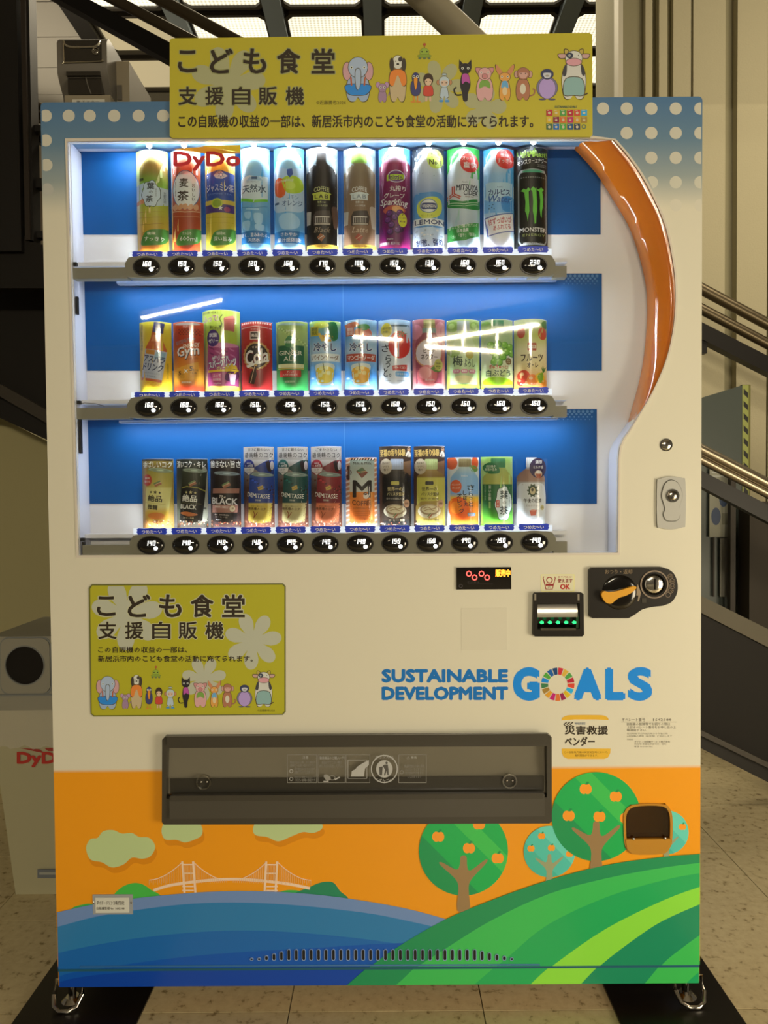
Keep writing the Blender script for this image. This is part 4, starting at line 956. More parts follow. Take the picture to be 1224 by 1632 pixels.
# vent
vy = smooth_pts([(330, 1536), (392, 1527), (410, 1520), (440, 1512), (500, 1506), (640, 1504), (760, 1507), (800, 1513), (822, 1523), (862, 1535)], False, 4)
bm = bmesh.new(); q = PX(vy)
for i in range(len(q)-1): pass
M_slot = mat('slot_shade', lin('#1d1a16'), .6); M_srim = mat('slot_rim', ob('#7c8a94'), .35)  # dark plates on the face paint the shade inside the slots
for i in range(36):
    x = 401.5+i*11.82; top = 1511.5; bot = 1529.5
    # the arch trims the outer slots
    if i < 5: top = 1511.5+(5-i)*3.3
    if i > 30: top = 1511.5+(i-30)*2.6
    if x > 816: break
    top = min(top, bot-4.5)
    x2 = x; a, b = P(x2-3.1, top), P(x2+3.1, bot)
    rin = rrect(a.x+.0011, b.z+.0011, b.x-.0011, a.z-.0011, .0026, 3); rout = rrect(a.x, b.z, b.x, a.z, .0036, 3)
    sl = prism('vent_slot', rin, -.0028, -.0005, M_slot, VM); prism('slot_rim', rout, -.0036, -.0005, M_srim, sl, holes=[rin])
box('door_seam', -W2+.002, W2-.002, -.0022, .004, ZK-.0042, ZK+.0006, mat('seam_teal', ob('#1d4c50'), .5), VM)
ridge = PX([(130, 1539), (300, 1538.5), (395, 1531.5), (640, 1533), (822, 1530.5), (870, 1536), (1114, 1538)])
tube('vent_ridge', [(p[0], -.0012, p[1]) for p in PX([(128, 1540), (350, 1538.6), (600, 1537.5), (860, 1536.6)])], .0022, mat('ridge_blue', ob('#2a5a78'), .3), VM, n=8)
# feet
for x, y in ((112, 1577), (1096, 1569)):
    c = P(x, y, .02); bm = bmesh.new(); tube_bm(bm, [(c.x, .03, .06), (c.x, .03, .012)], .008, 12); ft = fin('levelling_foot', bm, M_chr, VM, smooth=True)
    bm = bmesh.new(); tube_bm(bm, [(c.x, .03, .005), (c.x, .03, .013)], [.022, .013], 20); fin('foot_pad', bm, M_chr, ft, smooth=True)
    pts = [(c.x-.027, .02, .056), (c.x-.030, .010, .030), (c.x-.024, -.006, .014), (c.x-.010, -.014, .009), (c.x+.010, -.014, .009), (c.x+.024, -.006, .014), (c.x+.030, .010, .030), (c.x+.027, .02, .056)]
    tube('foot_bracket', pts, .0045, M_chr, ft, n=10)
for x in (-.6, .6): tube('levelling_foot', [(x, .66, .005), (x, .66, .06)], [.02, .01], M_chr, VM)
# floor strips
M_strip = mat('black_strip', lin('#14100c'), .35, spec=.5)
s1 = box('floor_strip', P(35, 1632).x-.0, -.494, -.5, .80, 0, .005, M_strip, None, bev=.0015); 
s1.location = (0, 0, 0); tag(s1, 'black strip on the floor under the left foot of the vending machine', 'floor strip', 'black strips under the machine')
s2 = box('floor_strip', .490, .742, -.5, .80, 0, .005, M_strip, None, bev=.0015); tag(s2, 'black strip on the floor under the right foot of the vending machine', 'floor strip', 'black strips under the machine')
# ---------------------------------------------------------------- illustrated animals (plain generic ones) for the two yellow signs
OUT = '#4a3c22'
def critter(A, kind, x0, y0, x1, y1):
    w, h = x1-x0, y1-y0; base = A.layer
    X = lambda u: x0+u*w
    Y = lambda v: y0+v*h
    k = .012*h*1.0
    def E(cx, cy, rx, ry, c, rot=0):
        A.ell(X(cx), Y(cy), rx*w+k, ry*h+k, OUT, n=20, rot=rot); A.ell(X(cx), Y(cy), rx*w, ry*h, c, n=20, rot=rot)
    def e(cx, cy, rx, ry, c): A.ell(X(cx), Y(cy), rx*w, ry*h, c, n=12)
    def B(pts, c, out=True):
        q = [(X(a), Y(b)) for a, b in pts]
        if out:
            mx = sum(p[0] for p in q)/len(q); my = sum(p[1] for p in q)/len(q)
            A.blob([(a+(k if a > mx else -k), b+(k if b > my else -k)) for a, b in q], OUT, n=4)
        A.blob(q, c, n=4)
    def eyes(cx, cy, d, r, white=True):
        for s in (-1, 1):
            if white: e(cx+s*d, cy, r*1.5*h/w, r*1.5, '#c8c2a0')
            e(cx+s*d, cy, r*h/w*.8, r*.8, '#2a2418')
    def body(c, top=.35, wd=.34, bot=.97, cx=.5): B([(cx-wd*.55, top), (cx+wd*.55, top), (cx+wd, top+.3), (cx+wd*.8, bot-.04), (cx+wd*.3, bot), (cx, bot-.09), (cx-wd*.3, bot), (cx-wd*.8, bot-.04), (cx-wd, top+.3)], c)
    if kind == 'elephant':
        body('#8f9a9a', .38, .36); B([(.14, .62), (.86, .62), (.8, .8), (.5, .84), (.2, .8)], '#2a78a8')
        E(.16, .32, .13, .19, '#b98a7c'); E(.84, .32, .13, .19, '#b98a7c'); E(.5, .24, .30, .22, '#9aa3a0')
        B([(.43, .3), (.57, .3), (.57, .6), (.5, .72), (.43, .6)], '#9aa3a0'); eyes(.5, .24, .2, .02)
        for s in (-1, 1): A.line([(X(.5+s*.22), Y(.45)), (X(.5+s*.2), Y(.63))], .05*w, '#a8542c')
    elif kind == 'mouse':
        B([(.75, .75), (1.0, .6), (.95, .5), (.9, .62), (.7, .85)], '#8a6a70'); body('#937279', .42, .28); E(.2, .16, .15, .13, '#a8808a'); E(.8, .16, .15, .13, '#a8808a'); E(.5, .30, .27, .2, '#937279'); eyes(.5, .28, .13, .035)
    elif kind == 'dog':
        body('#b39a68', .3, .40); B([(.2, .33), (.8, .33), (.92, .58), (.72, .64), (.5, .42), (.28, .64), (.08, .58)], '#d0752a'); E(.5, .15, .26, .14, '#c4bb98')
        E(.2, .20, .09, .13, '#3c3428'); E(.8, .20, .09, .13, '#3c3428'); e(.62, .09, .10, .05, '#3c3428'); e(.5, .19, .07, .02, '#2a2418'); eyes(.5, .13, .11, .015, False)
    elif kind == 'bird':
        for s in (-1, 1): A.line([(X(.5+s*.14), Y(.7)), (X(.5+s*.14), Y(.96))], .1*w, '#c07a28'); e(.5+s*.2, .97, .2, .03, '#c07a28')
        B([(.25, .3), (.75, .3), (.88, .55), (.7, .75), (.3, .75), (.12, .55)], '#3a3a58'); E(.5, .18, .27, .16, '#2f3156'); B([(.38, .2), (.62, .2), (.6, .42), (.5, .58), (.4, .42)], '#d08228'); eyes(.5, .15, .13, .03)
    elif kind == 'child':
        for s in (-1, 1): A.line([(X(.5+s*.15), Y(.7)), (X(.5+s*.15), Y(.97))], .16*w, '#c09a72')
        B([(.25, .44), (.75, .44), (.88, .68), (.75, .78), (.25, .78), (.12, .68)], '#b8402c'); E(.5, .22, .36, .21, '#3a2a1c'); B([(.26, .24), (.5, .18), (.74, .24), (.7, .38), (.5, .43), (.3, .38)], '#c8a478', False); eyes(.5, .28, .14, .025, False)
    elif kind == 'robot':
        A.line([(X(.5), Y(.0)), (X(.5), Y(.14))], .06*w, OUT); E(.5, .04, .16, .035, '#9aa394')
        for s in (-1, 1): A.line([(X(.5+s*.16), Y(.75)), (X(.5+s*.16), Y(.95))], .16*w, '#8fa0a0'); e(.5+s*.2, .96, .16, .04, '#3f7c9c')
        body('#a3ab9e', .48, .28, .88); E(.1, .32, .1, .08, '#b07848'); E(.9, .32, .1, .08, '#b07848'); E(.5, .30, .34, .19, '#a9b09e'); B([(.28, .27), (.72, .27), (.66, .42), (.34, .42)], '#c2a07a', False); eyes(.5, .33, .13, .025, False)
    elif kind == 'cat':
        A.line(smooth_pts([(X(.4), Y(.84)), (X(.12), Y(.84)), (X(.02), Y(.72)), (X(.14), Y(.66))], False, 4), .08*w, '#221e1c')
        B([(.42, .34), (.72, .34), (.84, .6), (.72, .8), (.68, .98), (.48, .98), (.42, .8), (.32, .6)], '#252120', False)
        for s in (-1, 1): A.poly([(X(.58+s*.30), Y(.0)), (X(.58+s*.06), Y(.13)), (X(.58+s*.32), Y(.22))], '#252120')
        E(.58, .22, .27, .12, '#252120'); B([(.44, .36), (.72, .36), (.8, .56), (.6, .52), (.42, .58)], '#a8487c', False); eyes(.58, .21, .14, .02)
    elif kind == 'pig':
        body('#c28f7c', .32, .42); B([(.3, .4), (.7, .4), (.78, .62), (.5, .56), (.22, .62)], '#6f8f38', False)
        for s in (-1, 1): B([(.5+s*.46, .03), (.5+s*.1, .06), (.5+s*.34, .2)], '#b97a6c')
        E(.5, .2, .33, .18, '#c28f7c'); E(.5, .27, .13, .07, '#b57264'); eyes(.5, .16, .18, .02)
    elif kind == 'rabbit':
        for s in (-1, 1): B([(.5+s*.44, .0), (.5+s*.1, .22), (.5+s*.22, .32), (.5+s*.44, .16)], '#b87848')
        body('#c88a38', .45, .28); E(.5, .34, .28, .12, '#c88a3c'); B([(.38, .46), (.62, .46), (.68, .64), (.5, .60), (.32, .64)], '#5f92a0', False); e(.5, .72, .13, .12, '#c8ac74'); eyes(.5, .33, .15, .02)
    elif kind == 'monkey':
        A.line(smooth_pts([(X(.6), Y(.85)), (X(.9), Y(.82)), (X(.98), Y(.68)), (X(.88), Y(.64))], False, 4), .07*w, '#8f5e3c')
        body('#9f6642', .36, .32, .97, .42); e(.42, .64, .14, .16, '#c2b48c'); E(.12, .2, .1, .1, '#b3866a'); E(.76, .2, .1, .1, '#b3866a'); E(.44, .18, .29, .18, '#9a6444'); B([(.26, .16), (.62, .16), (.6, .28), (.44, .33), (.28, .28)], '#bb8c70', False); eyes(.44, .18, .1, .02, False)
    elif kind == 'penguin':
        E(.5, .6, .44, .34, '#6c6570'); E(.5, .62, .35, .33, '#a285a0'); E(.5, .17, .26, .16, '#33384a'); B([(.34, .14), (.66, .14), (.6, .28), (.4, .28)], '#b4ae9c', False); e(.5, .22, .08, .03, '#8f8468'); e(.3, .97, .16, .03, '#4a4650'); e(.7, .97, .16, .03, '#4a4650')
    elif kind == 'cow':
        A.line([(X(.85), Y(.9)), (X(.97), Y(.86))], .05*w, OUT)
        body('#bdb496', .28, .40); B([(.16, .36), (.26, .3), (.24, .5), (.13, .52)], '#3a3834', False); B([(.74, .3), (.86, .4), (.86, .52), (.76, .48)], '#3a3834', False)
        B([(.24, .58), (.76, .58), (.84, .88), (.5, .9), (.16, .88)], '#7f9a84')
        for s in (-1, 1): B([(.5+s*.30, .0), (.5+s*.2, .02), (.5+s*.18, .1), (.5+s*.30, .08)], '#a8903c'); B([(.5+s*.52, .1), (.5+s*.28, .1), (.5+s*.28, .16), (.5+s*.46, .17)], '#b48a74')
        E(.5, .17, .28, .14, '#c0b898'); e(.36, .12, .12, .06, '#33383f'); E(.5, .25, .26, .07, '#c2877c'); eyes(.5, .12, .15, .015)
    elif kind == 'saucer':
        A.line([(X(.5), Y(.05)), (X(.5), Y(.4))], .05*w, '#7a3a24'); e(.5, .08, .1, .09, '#a04a2c'); E(.5, .55, .3, .24, '#8a9a30'); E(.5, .78, .44, .1, '#7d8c2c'); eyes(.5, .52, .16, .06, False)
        for s in (-1, 0, 1): e(.5+s*.3, .93, .1, .07, '#5f6a3c')
    A.layer = base
def flower(A, cx, cy, r, rp, c, rot=0, n=7):
    R = r+rp*1.1; pts = []
    for i in range(n*14):
        t = 2*math.pi*i/(n*14); ph = (t*n/(2*math.pi)) % 1.0
        q = abs(math.sin(math.pi*ph))**.55; pts.append((cx+(R*.36+R*.64*q)*math.cos(t+math.radians(rot)), cy+(R*.36+R*.64*q)*math.sin(t+math.radians(rot))))
    A.poly(pts, c)

ANIMALS = ['elephant', 'mouse', 'dog', 'bird', 'child', 'robot', 'cat', 'pig', 'rabbit', 'monkey', 'penguin', 'cow', 'saucer']
# ---------------------------------------------------------------- sign on top
YSG = -.0065
sign = thing('sign_board', P(607, 219, YSG), 'yellow sign board with animals and black Japanese headline standing above the vending machine top', 'sign')
so = PX([(270.5, 64), (274, 61), (939, 52.5), (944, 55), (944.5, 214), (941, 218), (275, 220), (270.5, 217)], YSG)
prism('board', so, YSG, YSG+.003, mat('sign_yellow', ob('#ac9a24'), .42), sign, bev=.0006)
for x in (300, 600, 910): pbox('magnet', (x, 196), (x+18, 214), YSG+.003, -.0001, M_blk, sign)
sg = Art(lambda u, v: (lambda q: (q.x, q.z))(P(u, v, YSG)), lambda x: YSG-.0002, colf=ob)
FL = '#9c9560'
sg.part('printed_flower#1'); l0 = sg.layer
flower(sg, 363, 133, 34, 24, FL, 20); sg.layer = l0; sg.part('printed_flower#2'); flower(sg, 700, 138, 24, 17, FL, -80, 7); sg.layer = l0
sg.part('printed_flower#3'); flower(sg, 772, 172, 20, 14, FL, 30, 5); sg.layer = l0
sg.layer = l0+2
KK = '#2b2012'
sg.part('headline_lettering')
def rowtext(A, chars, xs, y0, y1, wd, col, bold, halo=None):
    L0 = A.layer
    for c, x in zip(chars, xs):
        s = {'こ': .82, '、': .3}.get(c, 1); A.T(c, x-wd/2*s, y0+(3 if c == 'こ' else 0), x+wd/2*s, y1-(2 if c == 'こ' else 0), col, bold=bold, halo=halo, hw=.05); A.layer = L0
    A.layer += 12
rowtext(sg, 'こども食堂', (299, 353, 406, 460, 515), 77, 118, 38, KK, .035, '#8f8a50')
rowtext(sg, '支援自販機', (299, 342, 384.5, 427, 470), 138, 168, 30, KK, .03, '#8f8a50')
sg.part('sentence_lettering').T('©近藤勝也2024', 504, 160, 551, 167, '#4a4018', res=1)
sg.T('この自販機の収益の一部は、新居浜市内のこども食堂の活動に充てられます。', 284, 183, 850, 204, KK, bold=.03)
sg.part('animal_pictures')
TOPB = [(545, 90, 596, 164), (598, 130, 621, 164), (618, 88, 650, 164), (652, 115, 673, 164), (672, 117, 693, 163), (696, 117, 720, 163), (723, 95, 755, 162), (757, 107, 788, 162), (789, 103, 820, 162), (819, 108, 853, 161), (853, 110, 891, 160), (891, 79, 938, 160), (664, 69, 689, 95)]
for n, b in zip(ANIMALS, TOPB):
    sg.part('%s_picture' % n)
    critter(sg, n, *b)
sg.part('goal_icons'); sg.T('SUSTAINABLE GOALS', 884, 168.5, 919, 172.5, '#4c5a3a', bold=.04, res=1)
GC = ['#a8282c', '#b8922c', '#4a8838', '#a4202c', '#b8402c', '#2c90a8', '#c49c24', '#7c2034', '#c06028', '#a82450', '#c08428', '#96742c', '#3c5c38', '#1c5f8c', '#409038', '#1c4a68', '#1c3048']
for k in range(17):
    x = 870.5+(k % 6)*11.1; y = 175+(k//6)*11.2; sg.rect(x, y, x+9.6, y+9.6, GC[k]); sg.layer -= 1
sg.layer += 1
for k in range(17):
    x = 870.5+(k % 6)*11.1; y = 175+(k//6)*11.2
    sg.ell(x+4.8, y+5.2, 2.2, 1.8 if k % 2 else 2.4, '#b8a878', n=7+k % 3); sg.layer -= 1; sg.rect(x+1.2, y+1.1, x+4.5+(k % 3), y+1.8, '#b8a878'); sg.layer -= 1
sg.ring(930.5, 202, 3.8, 3.8, 1.6, '#5a6a48', n=14)
M_ps = mat_print('print_sign', .45)
sg.build(sign, M_ps)
# ---------------------------------------------------------------- yellow panel at the left of the door
py = prism('poster_frame', PX([(142, 937), (147, 931), (451, 929.5), (455.5, 934), (455.5, 1134), (451, 1139), (150, 1141.5), (145, 1137)]), -.0022, 0, mat('poster_rim', ob('#5e5a26'), .4), VM, bev=.0006)
prism('poster_sheet', PX([(144.5, 938), (148, 933), (450, 931.5), (453.5, 935), (453.5, 1133), (450, 1137), (151, 1139.5), (147, 1136)]), -.0030, -.001, mat('poster_yellow', ob('#a4981e'), .4), py)
pg = Art(flat, lambda x: -.0032, colf=ob)
cx_ = lambda x: 130+x/3.6
cy_ = lambda y: 910+y/3.6
F2 = '#a8a27c'
pg.clip = [((0, 0, P(300, 1137).z), (0, 0, -1)), ((0, 0, P(300, 933).z), (0, 0, 1)), ((P(145.5, 1000).x, 0, 0), (-1, 0, 0))]
pg.part('printed_flower#1'); l0 = pg.layer
flower(pg, cx_(262), cy_(248), 32, 23, F2, 15, 7); pg.layer = l0; pg.part('printed_flower#2'); flower(pg, cx_(985), cy_(400), 26, 18, F2, -85, 7); pg.layer = l0
pg.part('printed_flower#3'); flower(pg, cx_(705), cy_(618), 20, 14, F2, -90, 7); pg.layer = l0
pg.layer = l0+2
pg.part('headline_lettering')
rowtext(pg, 'こども食堂', (cx_(145), cx_(332), cx_(512), cx_(694), cx_(873)), cy_(132), cy_(266), 37, KK, .035, '#b0a878')
rowtext(pg, '支援自販機', (cx_(152), cx_(305), cx_(460), cx_(612), cx_(765)), cy_(288), cy_(390), 30, KK, .03, '#b0a878')
pg.part('sentence_lettering').T('この自販機の収益の一部は、', cx_(98), cy_(432), cx_(610), cy_(468), KK, bold=.03, res=1)
pg.T('新居浜市内のこども食堂の活動に充てられます。', cx_(98), cy_(482), cx_(985), cy_(520), KK, bold=.03, res=1)
pg.T('©近藤勝也2024', cx_(1010), cy_(791), cx_(1110), cy_(804), '#4a4018', res=1)
pg.part('animal_pictures')
LB = [(85, 598, 222, 795), (223, 698, 286, 790), (280, 592, 357, 790), (364, 660, 416, 790), (420, 665, 473, 787), (478, 662, 546, 787), (556, 605, 633, 782), (644, 638, 724, 782), (726, 628, 802, 782), (803, 645, 887, 782), (888, 650, 986, 780), (987, 572, 1106, 780), (398, 543, 461, 613)]
for n, b in zip(ANIMALS, LB):
    pg.part('%s_picture' % n)
    critter(pg, n, cx_(b[0]), cy_(b[1]), cx_(b[2]), cy_(b[3]))
pg.build(py, M_ps)

# ---------------------------------------------------------------- grey moulded device on the machine top
YD = .06
dvx = P(144, 160, YD)
dv = thing('moulded_device', (dvx.x, YD+.1, ZT-.004), 'grey moulded box with smoked chrome-rimmed window standing on the machine top', 'device')
M_dg = mat('device_grey', lin('#5d5952'), .35, coat=.3); M_dl = mat('device_light', lin('#8d8470'), .45); M_dd = mat('device_dark', lin('#26231f'), .2, coat=.6)
dz = lambda y: P(144, y, YD).z
DX = lambda x: P(x, 110, YD).x
# side profile swept across the width: head bulges forward over a narrower neck
prof = [(YD, dz(64)), (YD-.004, dz(70)), (YD-.004, dz(118)), (YD+.004, dz(128)), (YD+.024, dz(146)), (YD+.028, ZT+.0005), (YD+.17, ZT+.0005), (YD+.19, dz(100)), (YD+.17, dz(62)), (YD+.01, dz(58))]
bm = bmesh.new(); x0, x1 = DX(92.5), DX(172); A0 = [bm.verts.new((x0, a, b)) for a, b in prof]; B0 = [bm.verts.new((x1, a, b)) for a, b in prof]
bm.faces.new(A0); bm.faces.new(B0[::-1])
for i in range(len(prof)): bm.faces.new((A0[i], A0[(i+1) % len(prof)], B0[(i+1) % len(prof)], B0[i]))
fin('housing', bm, M_dg, dv, bev=.006, bseg=3, smooth=True)
box('side_unit', x1-.004, DX(193), YD+.05, YD+.2, ZT+.0005, dz(76), M_dl, dv, bev=.008)
box('side_vent', DX(173), DX(181), YD+.0495-.002, YD+.06, dz(140), dz(116), M_dg, dv, bev=.001)
pbox('smoked_window', (101, 64.5), (162, 99), YD-.0055, YD+.002, M_dd, dv, bev=.003)
rim = PX(smooth_pts([(101, 65), (102, 98), (104, 99.5), (160, 97.5), (162, 95)], False, 3), YD-.007)
tube('chrome_rim', [(p[0], YD-.0065, p[1]) for p in rim], .0012, mat('bright_chrome', (.85, .80, .66), .08, metal=1), dv, n=8)
rim2 = PX(smooth_pts([(101, 65), (105, 72), (116, 75), (146, 75), (155, 72), (160, 65)], False, 3), YD-.007)
tube('chrome_curve', [(p[0], YD-.0065, p[1]) for p in rim2], .0022, mat('bright_chrome'), dv, n=8)
c_ = P(153, 82, YD-.006); bm = bmesh.new(); prism_bm(bm, disc_pts(c_.x, c_.z, .0075, n=20), YD-.0085, YD-.005, [disc_pts(c_.x, c_.z, .0062, n=20)]); fin('round_button', bm, M_chr, dv)
dome('button_face', c_.x, c_.z, YD-.0055, .006, .006, .002, M_dchr, dv, n=16, back=0)
pbox('lower_slot', (107, 116), (161, 148), YD+.0005, YD+.03, M_dd, dv, bev=.003, YP=YD-.002)
pbox('slot_ledge', (107, 116), (161, 122), YD-.007, YD+.01, M_dd, dv, bev=.002, YP=YD-.002)
tube('slot_rib', [(P(137, 125, YD).x, YD-.001, dz(124)), (P(141, 140, YD).x, YD-.001, dz(139)), (P(145, 150, YD).x, YD+.001, dz(149))], .0012, M_dg, dv, n=6)
pbox('pedestal', (103, 152), (176, 166), YD+.005, YD+.17, M_dl, dv, bev=.004)
pbox('name_plate', (115, 158.5), (167, 164.5), YD+.0035, YD+.006, mat('name_plate', ob('#b8aa84'), .4), dv)
nd = Art(lambda u, v: (lambda q: (q.x, q.z))(P(u, v, YD+.003)), lambda x: YD+.0033, colf=ob); nd.part('plate_lettering').T('電子マネー', 122, 160, 158, 163.5, '#4a4028', res=1); nd.build(dv, M_ps)

# ---------------------------------------------------------------- recycling bin
YBN = .456
bx = lambda x: P(x, 1250, YBN).x
bz = lambda y: P(50, y, YBN).z
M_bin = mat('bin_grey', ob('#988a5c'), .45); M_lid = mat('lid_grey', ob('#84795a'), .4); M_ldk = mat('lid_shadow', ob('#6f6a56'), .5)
bn = thing('recycling_bin', (-.86, YBN+.15, 0), 'pale grey recycling bin with a round black hole and red lettering beside the machine', 'bin')
bm = bmesh.new()
for (a, b, c, d, z0, z1) in ((-.99, -.70, -1.045, -.70, 0, bz(1128)),):
    lo = [(a, YBN), (b, YBN), (b, YBN+.28), (a, YBN+.28)]; hi = [(c, YBN-.01), (d, YBN-.01), (d, YBN+.31), (c, YBN+.31)]
    L = [bm.verts.new((p[0], p[1], z0)) for p in lo]; H = [bm.verts.new((p[0], p[1], z1)) for p in hi]
    bm.faces.new(L[::-1]); bm.faces.new(H)
    for i in range(4): bm.faces.new((L[i], L[(i+1) % 4], H[(i+1) % 4], H[i]))
fin('bin_body', bm, M_bin, bn, bev=.008, smooth=True)
# plastic liner folded over the rim
bm = bmesh.new(); rw = []
rnd = random.Random(3)
for j in range(5):
    row = []
    for i in range(41):
        x = -1.053+(.36)*i/40; z = bz(1126)-(bz(1126)-bz([1126, 1145, 1163, 1178, 1190][j]))+ (0 if j < 3 else .004*math.sin(i*.9+j)+.005*rnd.random())
        row.append(bm.verts.new((x, YBN-.0125-.004*abs(math.sin(i*.55+j*.8))-.002*rnd.random()+ .002*j*.3, z)))
    rw.append(row)
for a, b in zip(rw, rw[1:]):
    for i in range(40): bm.faces.new((a[i], a[i+1], b[i+1], b[i]))
fin('plastic_liner', bm, mat_clear('liner_film', tint=(.96, .95, .92), rough=.12, haze=.22, ior=1.5), bn, smooth=True)
lid_o = rrect(-1.055, bz(1128), -.692, bz(1012), .02, 4)
hole = disc_pts(P(47, 1057, YBN).x, P(47, 1057, YBN).z, .0510, n=40); hole2 = disc_pts(-.80, P(47, 1057, YBN).z, .0510, n=40)
hx, hz = P(47, 1057, YBN).x, P(47, 1057, YBN).z
lid = prism('bin_lid', lid_o, YBN-.02, YBN+.30, M_lid, bn, bev=.006, smooth=True)
pl_o = rrect(hx-.064, bz(1101), hx+.066, bz(1014.5), .022, 5)
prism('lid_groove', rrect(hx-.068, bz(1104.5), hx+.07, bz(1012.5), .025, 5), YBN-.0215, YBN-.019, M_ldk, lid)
bm = bmesh.new(); prism_bm(bm, pl_o, YBN-.026, YBN-.02, [hole]); fin('hole_panel', bm, M_lid, lid, bev=.002, smooth=True)
prism('hole_dark', [(hx+(p[0]-hx)*1.0, hz+(p[1]-hz)*1.0) for p in hole], YBN-.0222, YBN-.018, mat('hole_black', lin('#14100c'), .9), lid)
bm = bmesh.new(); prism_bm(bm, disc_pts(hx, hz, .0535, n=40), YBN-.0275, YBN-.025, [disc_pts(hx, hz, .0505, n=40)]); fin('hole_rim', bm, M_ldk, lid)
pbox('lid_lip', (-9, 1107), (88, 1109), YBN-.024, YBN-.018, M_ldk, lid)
ba = Art(lambda u, v: (lambda q: (q.x, q.z))(P(u, v, YBN-.006)), lambda x: YBN-.0112, colf=ob)
ba.part('bin_lettering').poly([(32, 1191), (64, 1193), (74, 1200)], '#8a2c1e'); ba.poly([(72, 1191), (104, 1191), (90, 1196), (78, 1196)], '#8a2c1e')
ba.T('DyDo', 28, 1197, 110, 1222, '#a02a1c', bold=.06)
ba.part('small_plate').rect(61, 1384, 96, 1398, '#5f5e52'); ba.rect(64, 1388.5, 96, 1392.5, '#8a8468'); ba.build(bn, M_ps)
# ---------------------------------------------------------------- sample drinks: bent printed cards in clear sleeves
M_pc = mat_print('print_card', .38, .55)
M_slv = mat_clear('clear_sleeve', tint=(.97, .985, 1), ior=1.30)
CR = {0: ((180, 220), (530, 220)), 1: ((180, 470), (530, 470)), 2: ((180, 690), (530, 690))}
RC = .045
def card(row, i, x0, y0, x1, y1, label, draw, name='sample_drink', sleeve=None, base='#ffffff', clear=False):
    off = CR[row][0 if i < 6 else 1]
    mp = lambda u, v: (lambda q: (q.x, q.z))(P(off[0]+u/3.4, off[1]+v/3.4, .042))
    zc, zs = rows[row]
    xa, za = mp(x0, y0); xb, _ = mp(x1, y1); xc = (xa+xb)/2
    surf = lambda x: .0365 + RC - math.sqrt(max(1e-6, RC*RC-(x-xc)**2))
    t = thing(name, (xc, .045, zs), label, 'sample drink', ['sample drinks on the top display shelf', 'sample drinks on the middle display shelf', 'sample drinks on the bottom display shelf'][row])
    n = 14; zlo = zs+.0004; sl = [xa+(xb-xa)*k/n for k in range(n+1)]
    def sheet(nm, X0, X1, z0, z1, dy, th, m, hem=0):
        bm = bmesh.new(); F = []
        for k in range(n+1):
            x = X0+(X1-X0)*k/n; y = surf(x)+dy
            F.append([bm.verts.new((x, y, z0)), bm.verts.new((x, y, z1))] + ([bm.verts.new((x, y+th, z1)), bm.verts.new((x, y+th, z0))] if th else []))
        for a, b in zip(F, F[1:]):
            if th:
                for j in range(4): bm.faces.new((a[j], b[j], b[(j+1) % 4], a[(j+1) % 4]))
            else: bm.faces.new((a[0], b[0], b[1], a[1]))
        if th: bm.faces.new(F[0]); bm.faces.new(F[-1][::-1])
        return fin(nm, bm, m, t, smooth=True)
    if not clear:
        sheet('backing_card', xa, xb, zlo, za, 0, .0008, mat('card_white', lin('#e8e8e8'), .5))
    A = Art(mp, surf, sl, colf=inn); A.weight = .5
    if base:
        A.part('background_print').rect(x0, y0, x1, y1, base)
    A.x0, A.y0, A.x1, A.y1 = x0, y0, x1, y1
    A.part('drink_picture'); draw(A, x0, y0, x1, y1)
    e = .0002; A.clip = [((xa, 0, 0), (-1, 0, 0)), ((xb, 0, 0), (1, 0, 0)), ((0, 0, zlo+e), (0, 0, -1)), ((0, 0, za), (0, 0, 1))]
    A.build(t, M_pc)
    s = sleeve or (x0-3, y0, x1+3)
    sa, sza = mp(s[0], s[1]); sb, _ = mp(s[2], s[1])
    sheet('clear_sleeve', sa, sb, zlo, sza+.0005, -.0035, 0, M_slv)
    for X_ in (sa, sb):
        pass
    return t
def bottle(A, x0, x1, yt, yb, stops, cap=None, capw=.34, caph=34, cx=None, neck=.30, sh=60, waist=0):
    """bottle outline: cap, neck, shoulders, straight body"""
    c = (x0+x1)/2 if cx is None else cx; w = (x1-x0)/2; nw = w*neck
    yn = yt+caph
    L = [(nw, yn-2), (nw*1.05, yn+6), (w*.72, yn+sh*.45), (w*.95, yn+sh*.8), (w, yn+sh*1.15), (w*(1-waist), (yn+sh+yb)/2), (w, yb-40), (w*.97, yb-6), (w*.85, yb)]
    pts = [(c+a, b) for a, b in smooth_pts(L, False, 4)] + [(c-a, b) for a, b in smooth_pts(L, False, 4)[::-1]]
    A.grad(pts, stops)
    if cap:
        cp = A.cur; A.part('cap_picture'); cw = w*capw*1.06
        A.poly(rrect(c-cw, yt, c+cw, yn, 4, 2), cap)
        for k in range(5): A.rect(c-cw+cw*2*(k+.7)/5.6, yt+4, c-cw+cw*2*(k+.7)/5.6+1, yn-5, shade(cap, .8)); A.layer -= 1
        A.layer += 1; A.part(cp)
def shade(h, k):
    h = h.lstrip('#'); return '#%02x%02x%02x' % tuple(max(0, min(255, int(int(h[i:i+2], 16)*k))) for i in (0, 2, 4))
def hi(A, pts, c): A.poly(pts, c)
